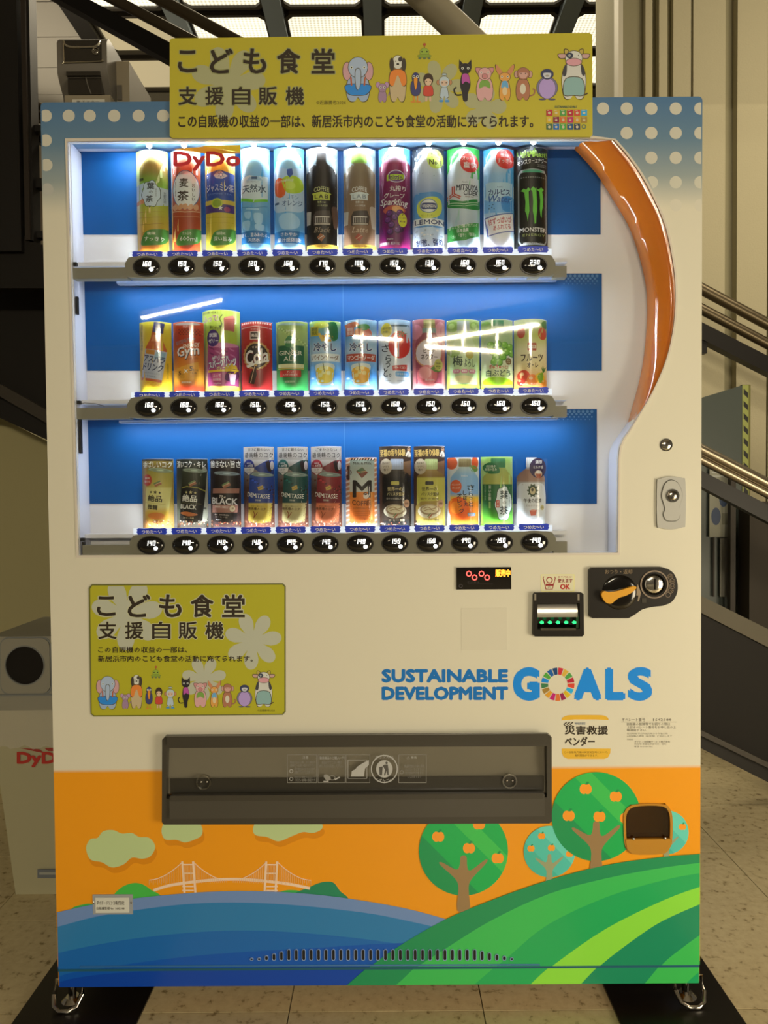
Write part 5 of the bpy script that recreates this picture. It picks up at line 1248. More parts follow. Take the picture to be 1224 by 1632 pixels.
def can_tilt(A, cx, yt, yb, w, stops, rot, top='#a9b6a0'):
    h = 12
    A.rotate(rot, cx, (yt+yb)/2)
    body = [(cx-w, yt+h)] + [(cx-w*1.02, (yt+yb)/2)] + [(cx-w*.96, yb-14)] + [(cx-w*.9+1.8*w*.9*k/8, yb-8+8*math.sin(math.pi*k/8)) for k in range(9)] + [(cx+w*.96, yb-14), (cx+w*1.02, (yt+yb)/2), (cx+w, yt+h)]
    A.grad(body, stops); A.ell(cx, yt+h, w, h, shade(top, .75)); A.ell(cx, yt+h-1, w*.94, h*.82, top); A.ell(cx, yt+h, w*.75, h*.55, shade(top, .85)); A.ell(cx+2, yt+h, w*.3, h*.25, shade(top, 1.2))
def badge(A, cx, cy, rx, ry, c, lines, tc='#ffffff', bold=.03):
    p = A.cur; A.part('badge_print').ell(cx, cy, rx, ry, c)
    for (s, dx, dy, w, h) in lines: A.T(s, cx+dx-w/2, cy+dy-h/2, cx+dx+w/2, cy+dy+h/2, tc, bold=bold, res=1)
    A.part(p)
def leaf(A, l1, l2):
    p = A.cur; A.part('leaf_badge'); x0, x1 = A.x0+38, A.x1-2
    A.blob([(x0, 582), (x0+4, 540), (x0+30, 508), (x0+80, 498), (x1, 497), (x1, 540), (x1-14, 570), (x1-60, 584)], '#4c8c3c')
    A.T(l1, x0+32, 512, x0+80, 530, '#eef4d8', bold=.02, res=1); A.T(l2, x0+16, 538, x1-18, 562, '#f6f8e8', bold=.03, res=1); A.part(p)

def d11(A, x0, y0, x1, y1):
    A.grad([(x0, y0), (x1, y0), (x1, y1), (x0, y1)], [(y0, '#b4dc54'), (y0+110, '#d8ee9c'), (300, '#e4e8c0'), (480, '#e8c860'), (y1, '#f0c850')])
    bottle(A, 133, 284, 72, 640, [(110, '#c0b870'), (150, '#a88030'), (190, '#94882c'), (230, '#86ac34'), (280, '#8cc040'), (400, '#b8b83c'), (520, '#c8a038'), (600, '#d88c34')], '#9cd468', .42, 36, 218, .4, 70)
    A.part('label_print').poly([(118, 258), (170, 246), (240, 270), (298, 272), (298, 360), (240, 372), (170, 330), (118, 345)], '#c2d4dc')
    A.poly([(118, 345), (170, 330), (200, 352), (118, 366)], '#d89468'); n = 26
    q = [(208+(50+4*math.sin(k*math.pi/2+.6))*math.cos(2*math.pi*k/26), 307+(72+5*math.sin(k*math.pi/2+.6))*math.sin(2*math.pi*k/26)) for k in range(26)]
    A.blob(q, '#20382c'); A.blob([(208+(a-208)*.94, 307+(b-307)*.955) for a, b in q], '#cfe0ee'); A.poly([(196, 370), (212, 372), (203, 384)], '#20382c')
    A.part('label_lettering').T('葉', 187, 246, 229, 284, '#27303c', bold=.04); A.T('の', 200, 290, 220, 306, '#27303c', bold=.03); A.T('茶', 180, 316, 222, 352, '#27303c', bold=.04); A.V('緑茶香味', 234, 276, 240, 322, '#58707c', res=1); A.V('国産茶葉', 140, 262, 148, 300, '#788a94', res=1); A.V('京都丹波', 272, 290, 284, 350, '#4c6470', res=1)
    A.rect(142, 220, 168, 234, '#3c4c20')
    for y in (402, 432, 468): A.line([(140, y), (200, y+5), (275, y-4)], 2.2, '#a88c30')
    leaf(A, '後味', 'すっきり')
def d12(A, x0, y0, x1, y1):
    A.grad([(x0, y0), (x1, y0), (x1, y1), (x0, y1)], [(y0, '#d8f0f4'), (280, '#c8dce8'), (480, '#e0c070'), (y1, '#f2d458')])
    bottle(A, 318, 468, 72, 640, [(110, '#e0b8a0'), (170, '#c85c30'), (300, '#c06438'), (440, '#a84820'), (600, '#c05028')], '#f4f4f4', .42, 36, 395, .4, 66)
    A.part('label_print').rect(322, 330, 470, 400, '#b8603c'); A.ell(396, 285, 74, 106, '#4870a0'); A.ell(396, 285, 70, 102, '#e4ecf0')
    A.part('label_lettering').T('麦', 362, 222, 412, 272, '#342820', bold=.04); A.T('茶', 350, 290, 414, 346, '#342820', bold=.04); A.V('おいしい', 430, 248, 446, 346, '#342820', bold=.03, res=1); A.V('香ばし麦茶', 336, 240, 344, 320, '#786048', res=1)
    for k in range(5): A.blob([(322+k*28, 372+(k % 2)*8), (345+k*28, 360), (358+k*26, 382), (335+k*28, 394)], '#d8a880')
    A.line([(322, 398), (395, 406), (468, 398)], 5, '#e0c098'); A.line([(322, 425), (395, 432), (468, 425)], 3, '#c89060')
    leaf(A, 'たっぷり', '600ml')
def d13(A, x0, y0, x1, y1):
    A.grad([(x0, y0), (x1, y0), (x1, y1), (x0, y1)], [(y0, '#f0d870'), (250, '#e0d888'), (y1, '#f2d84c')])
    bottle(A, 500, 656, 76, 640, [(110, '#e8dc90'), (160, '#dcbc48'), (430, '#c8b838'), (520, '#c0b034'), (600, '#e0cc48')], '#d8c850', .42, 34, 578, .4, 64)
    A.part('label_print').grad([(498, 196), (580, 178), (656, 196), (656, 340), (578, 350), (498, 340)], [(178, '#2c5cc0'), (300, '#2448a0'), (350, '#2c58b4')])
    A.poly([(568, 184), (588, 182), (604, 196), (624, 208), (596, 226), (562, 224), (548, 208)], '#c8d4d8'); A.star(588, 205, 20, '#6c8cb0', 6); A.star(588, 205, 10, '#e8e8e0', 6)
    A.rect(498, 340, 656, 362, '#d8c450'); A.rect(498, 364, 656, 408, '#4c3480'); A.ell(566, 358, 32, 28, '#c0d040'); A.ell(566, 358, 24, 20, '#94b038'); A.star(586, 384, 13, '#f4f0f0', 5, .5); A.ell(620, 390, 16, 14, '#a04878')
    A.part('label_lettering').T('ジャスミン茶', 506, 252, 652, 294, '#f2f6ff', bold=.02); A.T('JASMINE TEA', 514, 302, 644, 314, '#7898d8', bold=.0, res=1)
    for y in (430, 460): A.line([(504, y), (578, y+6), (652, y)], 2.5, '#a89828')
    leaf(A, '国産茶葉100%', '深い旨み')
def d14(A, x0, y0, x1, y1):
    A.grad([(x0, y0), (x1, y0), (x1, y1), (x0, y1)], [(y0, '#8cd4f4'), (200, '#4cb0e8'), (400, '#58a8e0'), (y1, '#a8d8f4')])
    bottle(A, 692, 838, 60, 640, [(90, '#c0e4f8'), (180, '#8cc4e8'), (360, '#78b4dc'), (470, '#5ca0d0'), (600, '#8cc8ec')], '#e8f4fc', .4, 40, 776, .36, 70)
    A.part('label_print').poly([(692, 222), (740, 206), (780, 214), (838, 210), (838, 340), (766, 352), (690, 330)], '#d4e4f0'); A.poly([(690, 322), (766, 340), (838, 330), (838, 344), (766, 356), (690, 338)], '#78c83c'); A.poly([(720, 236), (745, 214), (768, 228), (790, 212), (815, 234)], '#a8c8e0')
    A.part('label_lettering').T('天然水', 700, 256, 830, 300, '#24405c', bold=.035); A.T('日本のおいしい', 726, 236, 790, 246, '#3c6080', res=1); A.rect(752, 214, 784, 228, '#3c5c80')
    for (a, b, c, d) in ((710, 400, 750, 440), (765, 410, 812, 470), (700, 450, 745, 500), (770, 470, 820, 505), (720, 380, 790, 396)): A.blob([(a, b+8), (a+14, b), (c, b+6), (c-6, d), (a+8, d-6)], '#a4d0ec')
    A.line([(694, 372), (766, 384), (836, 372)], 3, '#4c8cc0')
    A.part('ribbon_print').poly([(690, 510), (766, 504), (850, 510), (850, 574), (690, 574)], '#2c78b4'); A.T('清く、澄みわたる。', 692, 518, 846, 540, '#f0f8ff', bold=.03, res=1); A.T('天然水', 734, 546, 798, 566, '#f0f8ff', bold=.03, res=1)
def d15(A, x0, y0, x1, y1):
    A.grad([(x0, y0), (x1, y0), (x1, y1), (x0, y1)], [(y0, '#60c0f0'), (250, '#3ca0e4'), (450, '#4ca4e0'), (y1, '#a0d8f4')])
    bottle(A, 872, 1036, 60, 640, [(90, '#c8e8f8'), (170, '#a0d0f0'), (400, '#80b8e0'), (500, '#68a8d8'), (600, '#a8d4f0')], '#88b0dc', .4, 36, 960, .38, 66)
    A.part('label_print').blob([(872, 180), (900, 160), (960, 176), (1030, 166), (1036, 260), (1030, 390), (950, 402), (872, 384)], '#bcd4ec'); A.blob([(880, 230), (910, 220), (936, 250), (934, 310), (906, 326), (878, 300)], '#e0682c'); A.blob([(918, 226), (980, 208), (1024, 232), (1028, 280), (990, 304), (940, 296)], '#b8d434'); A.ell(960, 262, 30, 22, '#cce05c'); A.poly([(944, 176), (972, 170), (978, 200), (960, 220), (944, 202)], '#2450a8')
    A.part('label_lettering').T('レモン', 944, 314, 1006, 336, '#6c8cb4', bold=.02); A.T('オレンジ', 918, 342, 1026, 372, '#3c5c90', bold=.03); A.T('Lemon', 890, 226, 940, 244, '#f4f4e8', shear=.2, res=1); A.rect(876, 350, 900, 362, '#3a5c90'); A.T('ORANGE', 930, 226, 980, 240, '#f4f4e8', shear=.2, res=1)
    A.blob([(900, 430), (960, 410), (1010, 440), (1000, 490), (920, 496)], '#a8d0f0')
    A.part('ribbon_print').poly([(870, 510), (950, 504), (1038, 510), (1038, 574), (870, 574)], '#2c78b4'); A.T('さわやか', 910, 516, 1000, 536, '#f0f8ff', bold=.03, res=1); A.T('果汁感体験!', 890, 544, 1020, 568, '#f0f8ff', bold=.03, res=1)
def coffee_lab(dark):
    def f(A, x0, y0, x1, y1):
        A.part('clear_cap_print').grad([(x0, y0), (x1, y0), (x1, y0+130), (x0, y0+130)], [(y0, '#c8d8e0'), (y0+40, '#80949c'), (y0+90, '#a8bcc4'), (y0+130, '#98a8ac')])
        c = (x0+x1)/2-2; body = '#1c1512' if dark else '#8c7c64'
        A.ell(c, y0+12, (x1-x0)/2-8, 9, '#e4f0f4'); A.ell(c, y0+13, (x1-x0)/2-16, 6, '#b0c4cc')
        A.part('drink_picture')
        bottle(A, x0+4, x1-4, y0+30, y1+60, [(100, shade('#3a302c' if dark else '#a08c6c', 1)), (200, body), (y1-40, '#120d0b' if dark else '#94745c')], None, cx=c, neck=.35, caph=50, sh=62)
        A.part('cap_picture').poly(rrect(c-(26 if dark else 42), y0+32, c+(26 if dark else 42), y0+84, 6, 3), '#231b18' if dark else '#90bc4c'); 
        for k in range(7): A.rect(c-22+k*7, y0+36, c-20.5+k*7, y0+80, '#3a302c' if dark else '#7ca83c'); A.layer -= 1
        A.layer += 1
        wc = '#d4dca0' if dark else '#e4e8e8'
        A.part('label_lettering').T('COFFEE', c-40, 274, c+42, 298, wc, bold=.03, arch=7)
        A.poly([(c-52, 302), (c-44, 302), (c, 296), (c+46, 302), (c+54, 306), (c+46, 312), (c+46, 340), (c-44, 340), (c-44, 314)], '#c8d454' if dark else '#dce8f0'); A.T('LAB', c-36, 310, c+38, 333, '#201a14' if dark else '#8c9ca8', bold=.05, cs=1.2)
        A.T('世界一の', c-20, 346, c+24, 360, wc, bold=.02, res=1); A.T('バリスタ監修', c-22, 366, c+34, 376, wc, res=1)
        A.part('drink_picture').poly([(x0+2, 395), (x0+30, 400), (x0+26, 470), (x0+2, 470)], '#c8c4b8'); A.poly([(c-46, 430), (c-30, 400), (c+44, 396), (c+56, 430), (c+50, 476), (c-42, 478)], '#4c4440'); A.rect(c-34, 428, c+44, 434, '#e8e4dc')
        for k in range(8): A.rect(c-32+k*9.5, 436, c-29+k*9.5, 462, '#e0dcd4'); A.layer -= 1
        A.layer += 1; A.rect(c-36, 464, c+48, 474, '#b8b0a4'); A.blob([(x1-34, 380), (x1-16, 370), (x1-4, 386), (x1-4, 480), (x1-22, 486), (x1-30, 430)], '#c8bcb0' if not dark else '#6c5040')
        A.part('label_lettering').T('Black' if dark else 'Latte', c-40, 486, c+50, 516, '#a89880' if dark else '#d8c8b0', shear=.35, res=1)
        A.poly([(c-4, 520), (c+22, 538), (c+2, 566), (c-24, 544)], '#a86c44' if dark else '#b05444'); A.line([(c-16, 552), (c+14, 532)], 4, '#e8d8c8' if dark else '#d8b090')
        A.part('footer_band').rect(x0, y1-28, x1, y1+10, '#e8c050'); A.T('コーヒー飲料', x0+48, y1-24, x1-30, y1-10, '#4c3010', bold=.02, res=1)
    return f
def d18(A, x0, y0, x1, y1):
    A.rect(x0, y0, x1, y1, '#60b8e8'); c = (x0+x1)/2+6
    bottle(A, x0-2, x1+2, 54, 640, [(100, '#e0d8f0'), (140, '#a0305c'), (220, '#8c1c60'), (380, '#701858'), (500, '#4c1450'), (600, '#8c1c5c')], '#e8f4fc', .44, 44, c, .42, 66)
    A.part('label_print').ell(c+2, 212, 48, 34, '#dcd4ec'); A.ell(c+2, 212, 43, 29, '#6c2478'); A.poly([(c-50, 204), (c+44, 200), (c+44, 230), (c-50, 236)], '#b8d838'); A.T('mistio', c-40, 206, c+36, 230, '#502060', bold=.04)
    A.ell(c, 470, 75, 90, '#701060'); A.ell(c-8, 395, 60, 26, '#c06050'); A.blob([(c-20, 380), (c+10, 372), (c+40, 390), (c+30, 410), (c-10, 404)], '#e8b070')
    gr = random.Random(4)
    for k in range(13):
        gx, gy = c-48+gr.random()*80, 400+gr.random()*120; A.ell(gx, gy, 19, 19, '#3c1448'); A.ell(gx-2, gy-3, 15, 14, '#6c3484'); A.ell(gx-6, gy-8, 4, 3, '#a878b8')
    badge(A, c+36, 448, 24, 38, '#d8dc44', [('たっぷり', 0, -12, 34, 9), ('果汁感', 0, 8, 30, 9)], '#60205c')
    A.part('label_lettering').T('丸搾り', c-34, 264, c+54, 294, '#f4ecf8', bold=.035); A.T('グレープ', c-64, 302, c+48, 330, '#f4ecf8', bold=.035, rot=2); A.T('Sparkling', c-84, 334, c+66, 380, '#f4ecf8', bold=.03, shear=.25, rot=3)
    A.T('DyDo', c-48, 546, c-14, 558, '#f4ecf8', bold=.03, res=1); A.T('炭酸飲料 果汁11%', c-86, 566, c+20, 584, '#f4ecf8', bold=.02, res=1)
def d19(A, x0, y0, x1, y1):
    A.grad([(x0, y0), (x1, y0), (x1, y1), (x0, y1)], [(y0, '#1c2430'), (150, '#5c6c7c'), (230, '#a8c0d8'), (300, '#80b0dc'), (440, '#c8dcec'), (y1, '#e8f0f8')])
    rr = random.Random(5)
    for k in range(26): A.ell(x0+rr.random()*170, y0+rr.random()*150, 2+rr.random()*5, 2+rr.random()*6, '#c0ccd8' if k % 2 else '#788898', n=8); A.layer -= (0 if k % 5 == 0 else 0)
    c = (x0+x1)/2; bottle(A, x0+10, x1-2, 62, 640, [(100, '#f4f8fc'), (180, '#d0dcec'), (290, '#a0b4d8'), (320, '#7ca8d8'), (430, '#b4ccE4'), (600, '#d4e0ee')], '#dce8f4', .3, 30, c-8, .3, 110)
    A.part('label_print').blob([(x0+8, 320), (c-20, 300), (x1-4, 312), (x1-4, 470), (c, 486), (x0+8, 470)], '#5c9cd8'); A.blob([(460, 360), (500, 330), (560, 322), (590, 345), (590, 400), (556, 434), (490, 440), (462, 410)], '#d8e060'); A.ell(520, 372, 48, 38, '#4470b0'); A.ell(520, 372, 44, 34, '#e8eef4'); A.poly(rrect(480, 356, 562, 390, 10, 3), '#283c78'); A.T('WILKINSON', 484, 364, 558, 382, '#f0f4f8', bold=.04, res=1)
    A.T('レモン・タンサン', 470, 418, 552, 430, '#6c7c20', res=1)
    A.part('label_lettering').rect(x0+8, 440, x1-2, 478, '#e8eef4'); A.T('LEMON', 446, 446, 606, 472, '#2c3c6c', bold=.045); A.T('● ● ● ●', 470, 482, 560, 488, '#6c8cb8', res=1)
    for k in range(14): A.ell(x0+10+rr.random()*150, 498+rr.random()*40, 3+rr.random()*7, 2+rr.random()*4, '#a8b8c8' if k % 2 else '#ffffff', n=8)
    A.T('刺激、強め。', x0+20, 548, x1+6, 590, '#28386c', bold=.035, rot=-6)
    badge(A, 556, 118, 46, 52, '#d4e868', [('炭酸水', -2, -28, 52, 15), ('ブランド売上', -2, -9, 50, 10), ('No.1', 0, 17, 66, 28)], '#283018', .04)
def d110(A, x0, y0, x1, y1):
    A.grad([(x0, y0), (x1, y0), (x1, y1), (x0, y1)], [(y0, '#38b848'), (200, '#48c060'), (330, '#a8d8b4'), (460, '#a8c8d0'), (y1, '#dceee4')])
    c = (x0+x1)/2; bottle(A, x0+6, x1-10, 66, 640, [(100, '#e0ecf0'), (200, '#d4e0ec'), (400, '#c4d4e0'), (470, '#b4c4d0'), (600, '#c8dce0')], '#e8f4f4', .26, 30, c-6, .28, 110)
    A.part('label_print').poly([(x0+6, 230), (x1-8, 218), (x1-8, 340), (x0+6, 356)], '#d8e0e8'); A.blob([(x0+10, 330), (c-10, 348), (x1-8, 330), (x1-8, 384), (c, 388), (x0+8, 372)], '#2c9048')
    A.line([(x0+10, 350), (c, 362), (x1-10, 346)], 3, '#d8ecd8'); A.line([(x0+10, 362), (c, 374), (x1-10, 358)], 2, '#d8ecd8')
    for a in (-90, 30, 150):
        q = math.radians(a)
        for s in (-5, 5): A.line([(654+s*math.sin(q)*-1, 306+s*math.cos(q)), (654+44*math.cos(q)+s*-math.sin(q), 306+44*math.sin(q)+s*math.cos(q))], 6, '#c0402c')
        A.line([(654+12*math.cos(q), 306+12*math.sin(q)), (654+40*math.cos(q), 306+40*math.sin(q))], 2, '#e8e0d8')
    A.part('label_lettering').T('Asahi', 698, 238, 732, 248, '#6c7c90', shear=.2, res=1); A.T('MITSUYA', 668, 256, 790, 288, '#2c3048', bold=.05, shear=.15); A.T('CIDER', 708, 288, 788, 314, '#2c3048', bold=.05, shear=.15); A.T('SINCE 1884', 716, 318, 764, 326, '#6c3c38', res=1)
    A.part('ribbon_print').poly([(x0+2, 484), (c, 474), (x1-8, 456), (x1-8, 530), (c, 560), (x0+2, 560)], '#3c9848'); A.T('ずっと受け継がれていく', x0+8, 470, x1-16, 490, '#e8f4e0', bold=.02, res=1, rot=-7); A.T('日本品質', x0+52, 494, x1-66, 514, '#f0f8e8', bold=.03, res=1, rot=-6); A.T('「水」「香り」「製法」', x0+20, 520, x1-26, 540, '#e8f4e0', bold=.02, res=1, rot=-6)
    badge(A, 742, 138, 52, 54, '#d8342c', [('スッキリ', -4, -22, 74, 20), ('爽快', 4, 12, 78, 34)])
def d111(A, x0, y0, x1, y1):
    A.grad([(x0, y0), (x1, y0), (x1, y1), (x0, y1)], [(y0, '#40b0ec'), (200, '#48a8e4'), (400, '#60b0e4'), (y1, '#e0ecf4')])
    c = (x0+x1)/2; bottle(A, x0+4, x1-6, 70, 640, [(100, '#e8f0f8'), (200, '#9cc8ec'), (260, '#8cc0ec'), (400, '#a8ccf0'), (500, '#e8f0f8'), (600, '#f0f4fa')], '#e8f0f8', .38, 28, c-16, .36, 90)
    A.part('label_print').poly([(x0+4, 246), (c, 258), (x1-6, 240), (x1-6, 400), (c, 410), (x0+4, 404)], '#7cb8ec'); A.blob([(x0+6, 250), (c-10, 246), (x1-6, 252), (x1-6, 330), (c, 350), (x0+6, 330)], '#b8d8f4'); A.blob([(c+10, 330), (x1-10, 320), (x1-6, 390), (c+20, 396)], '#4c98dc')
    A.part('label_lettering').T('Asahi', 888, 266, 920, 274, '#486898', res=1); A.T('カルピス', 844, 280, 964, 312, '#283c78', bold=.05); A.T('Water', 844, 314, 970, 352, '#3c68b0', bold=.045, shear=.25); A.T('ウォーター', 910, 350, 962, 360, '#3c68b0', res=1)
    for k, (dx, dy) in enumerate(((850, 368), (862, 378), (848, 384), (868, 364), (874, 388))): A.ell(dx, dy, 3, 3, '#284878', n=8)
    A.part('ribbon_print').poly([(824, 432), (982, 402), (990, 502), (840, 536)], '#3c50a0'); A.poly([(829, 437), (978, 408), (985, 498), (844, 530)], '#f0ecf0'); A.T('甘ずっぱいが', 842, 432, 972, 468, '#b83c50', bold=.03, rot=-9); A.T('あふれてる', 868, 472, 966, 498, '#b83c50', bold=.03, rot=-9)
    badge(A, 936, 118, 54, 54, '#d8382c', [('後味', -4, -20, 50, 22), ('すっきり!', 2, 10, 92, 26)])
def d112(A, x0, y0, x1, y1):
    A.rect(x0, y0, x1, y1, '#0c120e')
    A.part('headline_print').T('Unleash', 1002, 66, 1106, 98, '#a8d840', bold=.05, rot=-8, res=1); A.T('the Beast!', 1020, 76, 1164, 108, '#a8d840', bold=.05, rot=-2, res=1); A.T('モンスターエナジー', 1002, 116, 1164, 142, '#f0f0e8', bold=.03, rot=-5, res=1); A.line([(1106, 148), (1160, 145), (1160, 158), (1106, 160)], 1.5, '#b8b8b0', closed=True); A.T('エンジョイ', 1110, 148, 1158, 158, '#b8b8b0', res=1)
    A.part('drink_picture').poly([(1006, 200), (1018, 176), (1082, 170), (1150, 176), (1162, 200), (1164, 560), (1150, 582), (1020, 584), (1008, 562)], '#a8b4b8'); A.poly([(1012, 204), (1022, 190), (1150, 190), (1158, 204), (1158, 556), (1146, 574), (1024, 576), (1014, 558)], '#141814'); A.ell(1083, 184, 58, 8, '#50b890')
    for gx in range(1020, 1154, 12): A.rect(gx, 214, gx+7, 220, '#7c847c'); A.layer -= 1
    A.layer += 1
    g = '#78d850'; A.part('logo_print')
    A.poly([(1020, 288), (1034, 276), (1048, 284), (1058, 272), (1070, 284), (1060, 296), (1062, 350), (1064, 400), (1060, 420), (1056, 460), (1050, 420), (1042, 400), (1044, 350), (1038, 298), (1028, 292)], g)
    A.poly([(1070, 282), (1084, 268), (1098, 280), (1104, 272), (1102, 296), (1106, 350), (1106, 400), (1102, 430), (1100, 466), (1092, 470), (1088, 430), (1082, 400), (1084, 350), (1080, 298)], g)
    A.poly([(1104, 284), (1118, 280), (1130, 270), (1146, 280), (1136, 292), (1142, 330), (1140, 372), (1134, 400), (1132, 436), (1126, 420), (1122, 390), (1124, 340), (1118, 296)], g)
    A.part('label_lettering').T('MONSTER', 1014, 488, 1160, 512, '#f0f0ec', bold=.06); A.T('ENERGY', 1030, 522, 1152, 536, '#a8b870', bold=.04, cs=1.2); A.T('炭酸飲料/エナジードリンク', 1032, 568, 1158, 580, '#e8e8e0', bold=.02, res=1)

D1 = [((118, 70, 298, 600), 'green tea bottle picture with cloud-shaped label, lime background, first bottle of the top shelf', d11),
      ((310, 70, 476, 600), 'brown barley tea bottle picture with white oval label behind the red sticker', d12),
      ((494, 60, 664, 600), 'yellow jasmine tea bottle picture with blue label and violet band', d13),
      ((688, 56, 852, 600), 'clear mineral water bottle picture with white label and green stripe', d14),
      ((868, 56, 1038, 600), 'pale blue bottle picture with orange and lemon fruits on its label', d15),
      ((1044, 56, 1220, 592), 'black coffee bottle picture with clear cap cover and lime house emblem', coffee_lab(True)),
      ((57, 58, 236, 592), 'beige latte bottle picture with green cap and white house emblem', coffee_lab(False)),
      ((250, 56, 424, 594), 'purple grape sparkling drink picture with white cap', d18),
      ((432, 58, 608, 594), 'lemon sparkling water picture with yellow round No.1 badge', d19),
      ((622, 56, 802, 594), 'clear cider bottle picture on green background with red round badge', d110),
      ((820, 60, 986, 592), 'milky white soda water picture on blue background with red round badge', d111),
      ((990, 54, 1172, 588), 'black energy drink can picture with three green claw marks', d112)]
def r2_1(A, x0, y0, x1, y1):
    A.grad([(x0, y0), (x1, y0), (x1, y1), (x0, y1)], [(y0, '#d8cc3c'), (450, '#e0b020'), (y1, '#f8dc38')])
    A.part('drink_picture').rotate(9, 225, 320)
    A.poly([(198, 176), (254, 176), (258, 240), (286, 290), (290, 330), (290, 470), (172, 470), (172, 330), (176, 290), (196, 240)], '#c0622c'); A.poly([(206, 220), (240, 220), (244, 250), (200, 256)], '#d89060'); A.part('cap_picture').rect(200, 150, 254, 206, '#303878'); A.rect(200, 180, 254, 184, '#5058a0')
    A.part('label_print').rect(172, 300, 290, 456, '#b4bccc'); A.rect(180, 302, 230, 326, '#c88c34'); A.poly([(240, 306), (284, 306), (284, 346), (230, 346)], '#88b0c8'); A.part('label_lettering').T('アスパラ', 174, 330, 288, 368, '#24305c', bold=.05, shear=.1); A.T('ドリンク', 172, 372, 286, 414, '#24305c', bold=.05, shear=.1); A.T('からだシャッキリ', 186, 422, 274, 432, '#6c7488', res=1); A.T('100mL', 196, 438, 260, 448, '#6c7488', res=1)
    A.rotate(); A.V('健康飲料栄養補給', 150, 160, 161, 300, '#6c6418', res=1); A.V('医薬部外品', 290, 372, 300, 456, '#6c6418', res=1)
    for k in range(5): A.ring(165+k*30, 486, 13, 11, 2, '#e89820', n=14); A.layer -= 1
    A.layer += 1; A.T('カフェイン・タウリン配合', 156, 476, 294, 496, '#f4c838', bold=.02, res=1)
def r2_2(A, x0, y0, x1, y1):
    A.grad([(x0, y0), (x1, y0), (x1, y1), (x0, y1)], [(y0, '#c04c24'), (250, '#b83c1c'), (380, '#d88828'), (450, '#e8b438'), (500, '#b8401c'), (y1, '#a83018')])
    for k in range(7):
        for j in range(4): A.ell(360+k*17+(j % 2)*8, 190+j*9, 5, 3.4, '#702818', n=6); A.layer -= 1
    A.layer += 1; A.ell(404, 160, 70, 8, '#a8a098')
    A.part('label_lettering').T('DyDo', 384, 170, 420, 182, '#f4ece0', bold=.03, res=1); A.T('はじけるパワー', 342, 240, 448, 262, '#3c3450', bold=.03, rot=-14, res=1, halo='#c8a8a0'); A.T('ENERGY', 382, 264, 470, 288, '#f0e8d8', bold=.05, rot=-10, res=1, shear=.2)
    A.T('Gym', 350, 282, 470, 352, '#2c2838', bold=.07, rot=-8, shear=.15); A.T('Gym', 348, 278, 468, 346, '#f4f0ec', bold=.05, rot=-8, shear=.15); A.T('エナジージム', 410, 340, 462, 352, '#3c2c28', rot=-6, res=1)
    A.poly([(344, 400), (462, 364), (470, 440), (350, 470)], '#e0a838'); A.T('5', 356, 414, 372, 436, '#3c2818', bold=.05); A.T('種のビタミン', 374, 428, 394, 438, '#3c2818', res=1); A.T('×', 388, 404, 410, 426, '#f4f0e8', bold=.05); A.T('5', 418, 390, 436, 414, '#3c2818', bold=.05); A.T('種のアミノ酸', 438, 404, 462, 414, '#3c2818', res=1); A.T('ビタミン', 350, 442, 390, 452, '#3c2818', res=1); A.T('アミノ酸', 420, 420, 456, 430, '#3c2818', res=1)
    A.T('炭酸飲料', 374, 470, 430, 482, '#f4e8d8', bold=.02, res=1)
def r2_3(A, x0, y0, x1, y1):
    A.grad([(x0, y0), (x1, y0), (x1, y1), (x0, y1)], [(y0, '#a8b848'), (250, '#b0c440'), (400, '#c89cb0'), (y1, '#f0d840')])
    A.part('headline_print').T('振る回数 10回以上', 480, 90, 574, 104, '#3c3c20', bold=.03, res=1); A.T('ふって!', 484, 112, 574, 146, '#7c3c50', bold=.05, halo='#e8e8c0', rot=-3); A.T('飲むゼリー', 524, 172, 590, 190, '#4c4c28', bold=.02, rot=10, res=1)
    A.poly([(610, 122), (650, 110), (658, 126), (654, 198), (604, 192), (602, 130)], '#a85848'); A.poly([(610, 122), (650, 110), (656, 124), (606, 134)], '#c8806c'); A.line(smooth_pts([(596, 110), (582, 132), (594, 160), (584, 172)], False, 3), 5, '#48601c'); A.poly([(576, 168), (596, 170), (584, 184)], '#48601c')
    A.part('drink_picture').blob([(512, 280), (530, 262), (600, 262), (668, 268), (676, 300), (676, 480), (660, 492), (530, 494), (514, 480)], '#a84880'); A.ell(596, 274, 78, 14, '#d890b8')
    for k in range(26): A.ell(524+(k*37) % 144, 284+(k*23) % 60, 5, 5, '#c878a8' if k % 2 else '#803068', n=8)
    A.ell(640, 400, 30, 30, '#d8b838'); A.blob([(620, 420), (660, 400), (676, 440), (650, 470), (610, 460)], '#582058')
    badge(A, 544, 236, 36, 46, '#503880', [('炭酸', 0, -16, 46, 24), ('ゼリー', 2, 14, 56, 22)], '#f0e8f8', .04)
    A.part('label_lettering').T('ゼリー×', 536, 328, 626, 358, '#f4f0f8', bold=.05, rot=-8, halo='#383c90'); A.T('スパークリング', 518, 350, 668, 392, '#f4f0f8', bold=.05, rot=-10, halo='#383c90'); A.T('グレープ', 564, 388, 630, 406, '#f4e8a0', bold=.04, rot=-8, halo='#702868', res=1)
    A.poly([(516, 410), (676, 402), (676, 412), (516, 422)], '#e8c838'); A.rect(540, 426, 590, 470, '#d870a0'); A.T('ふって', 544, 432, 588, 448, '#f8f0f0', bold=.03, res=1); A.T('食感変化', 544, 454, 588, 466, '#f8f0f0', bold=.03, res=1); A.T('DyDo', 552, 478, 590, 488, '#f8f0f0', bold=.03, res=1); A.poly([(630, 430), (664, 428), (658, 484), (638, 484)], '#f0c8d8')
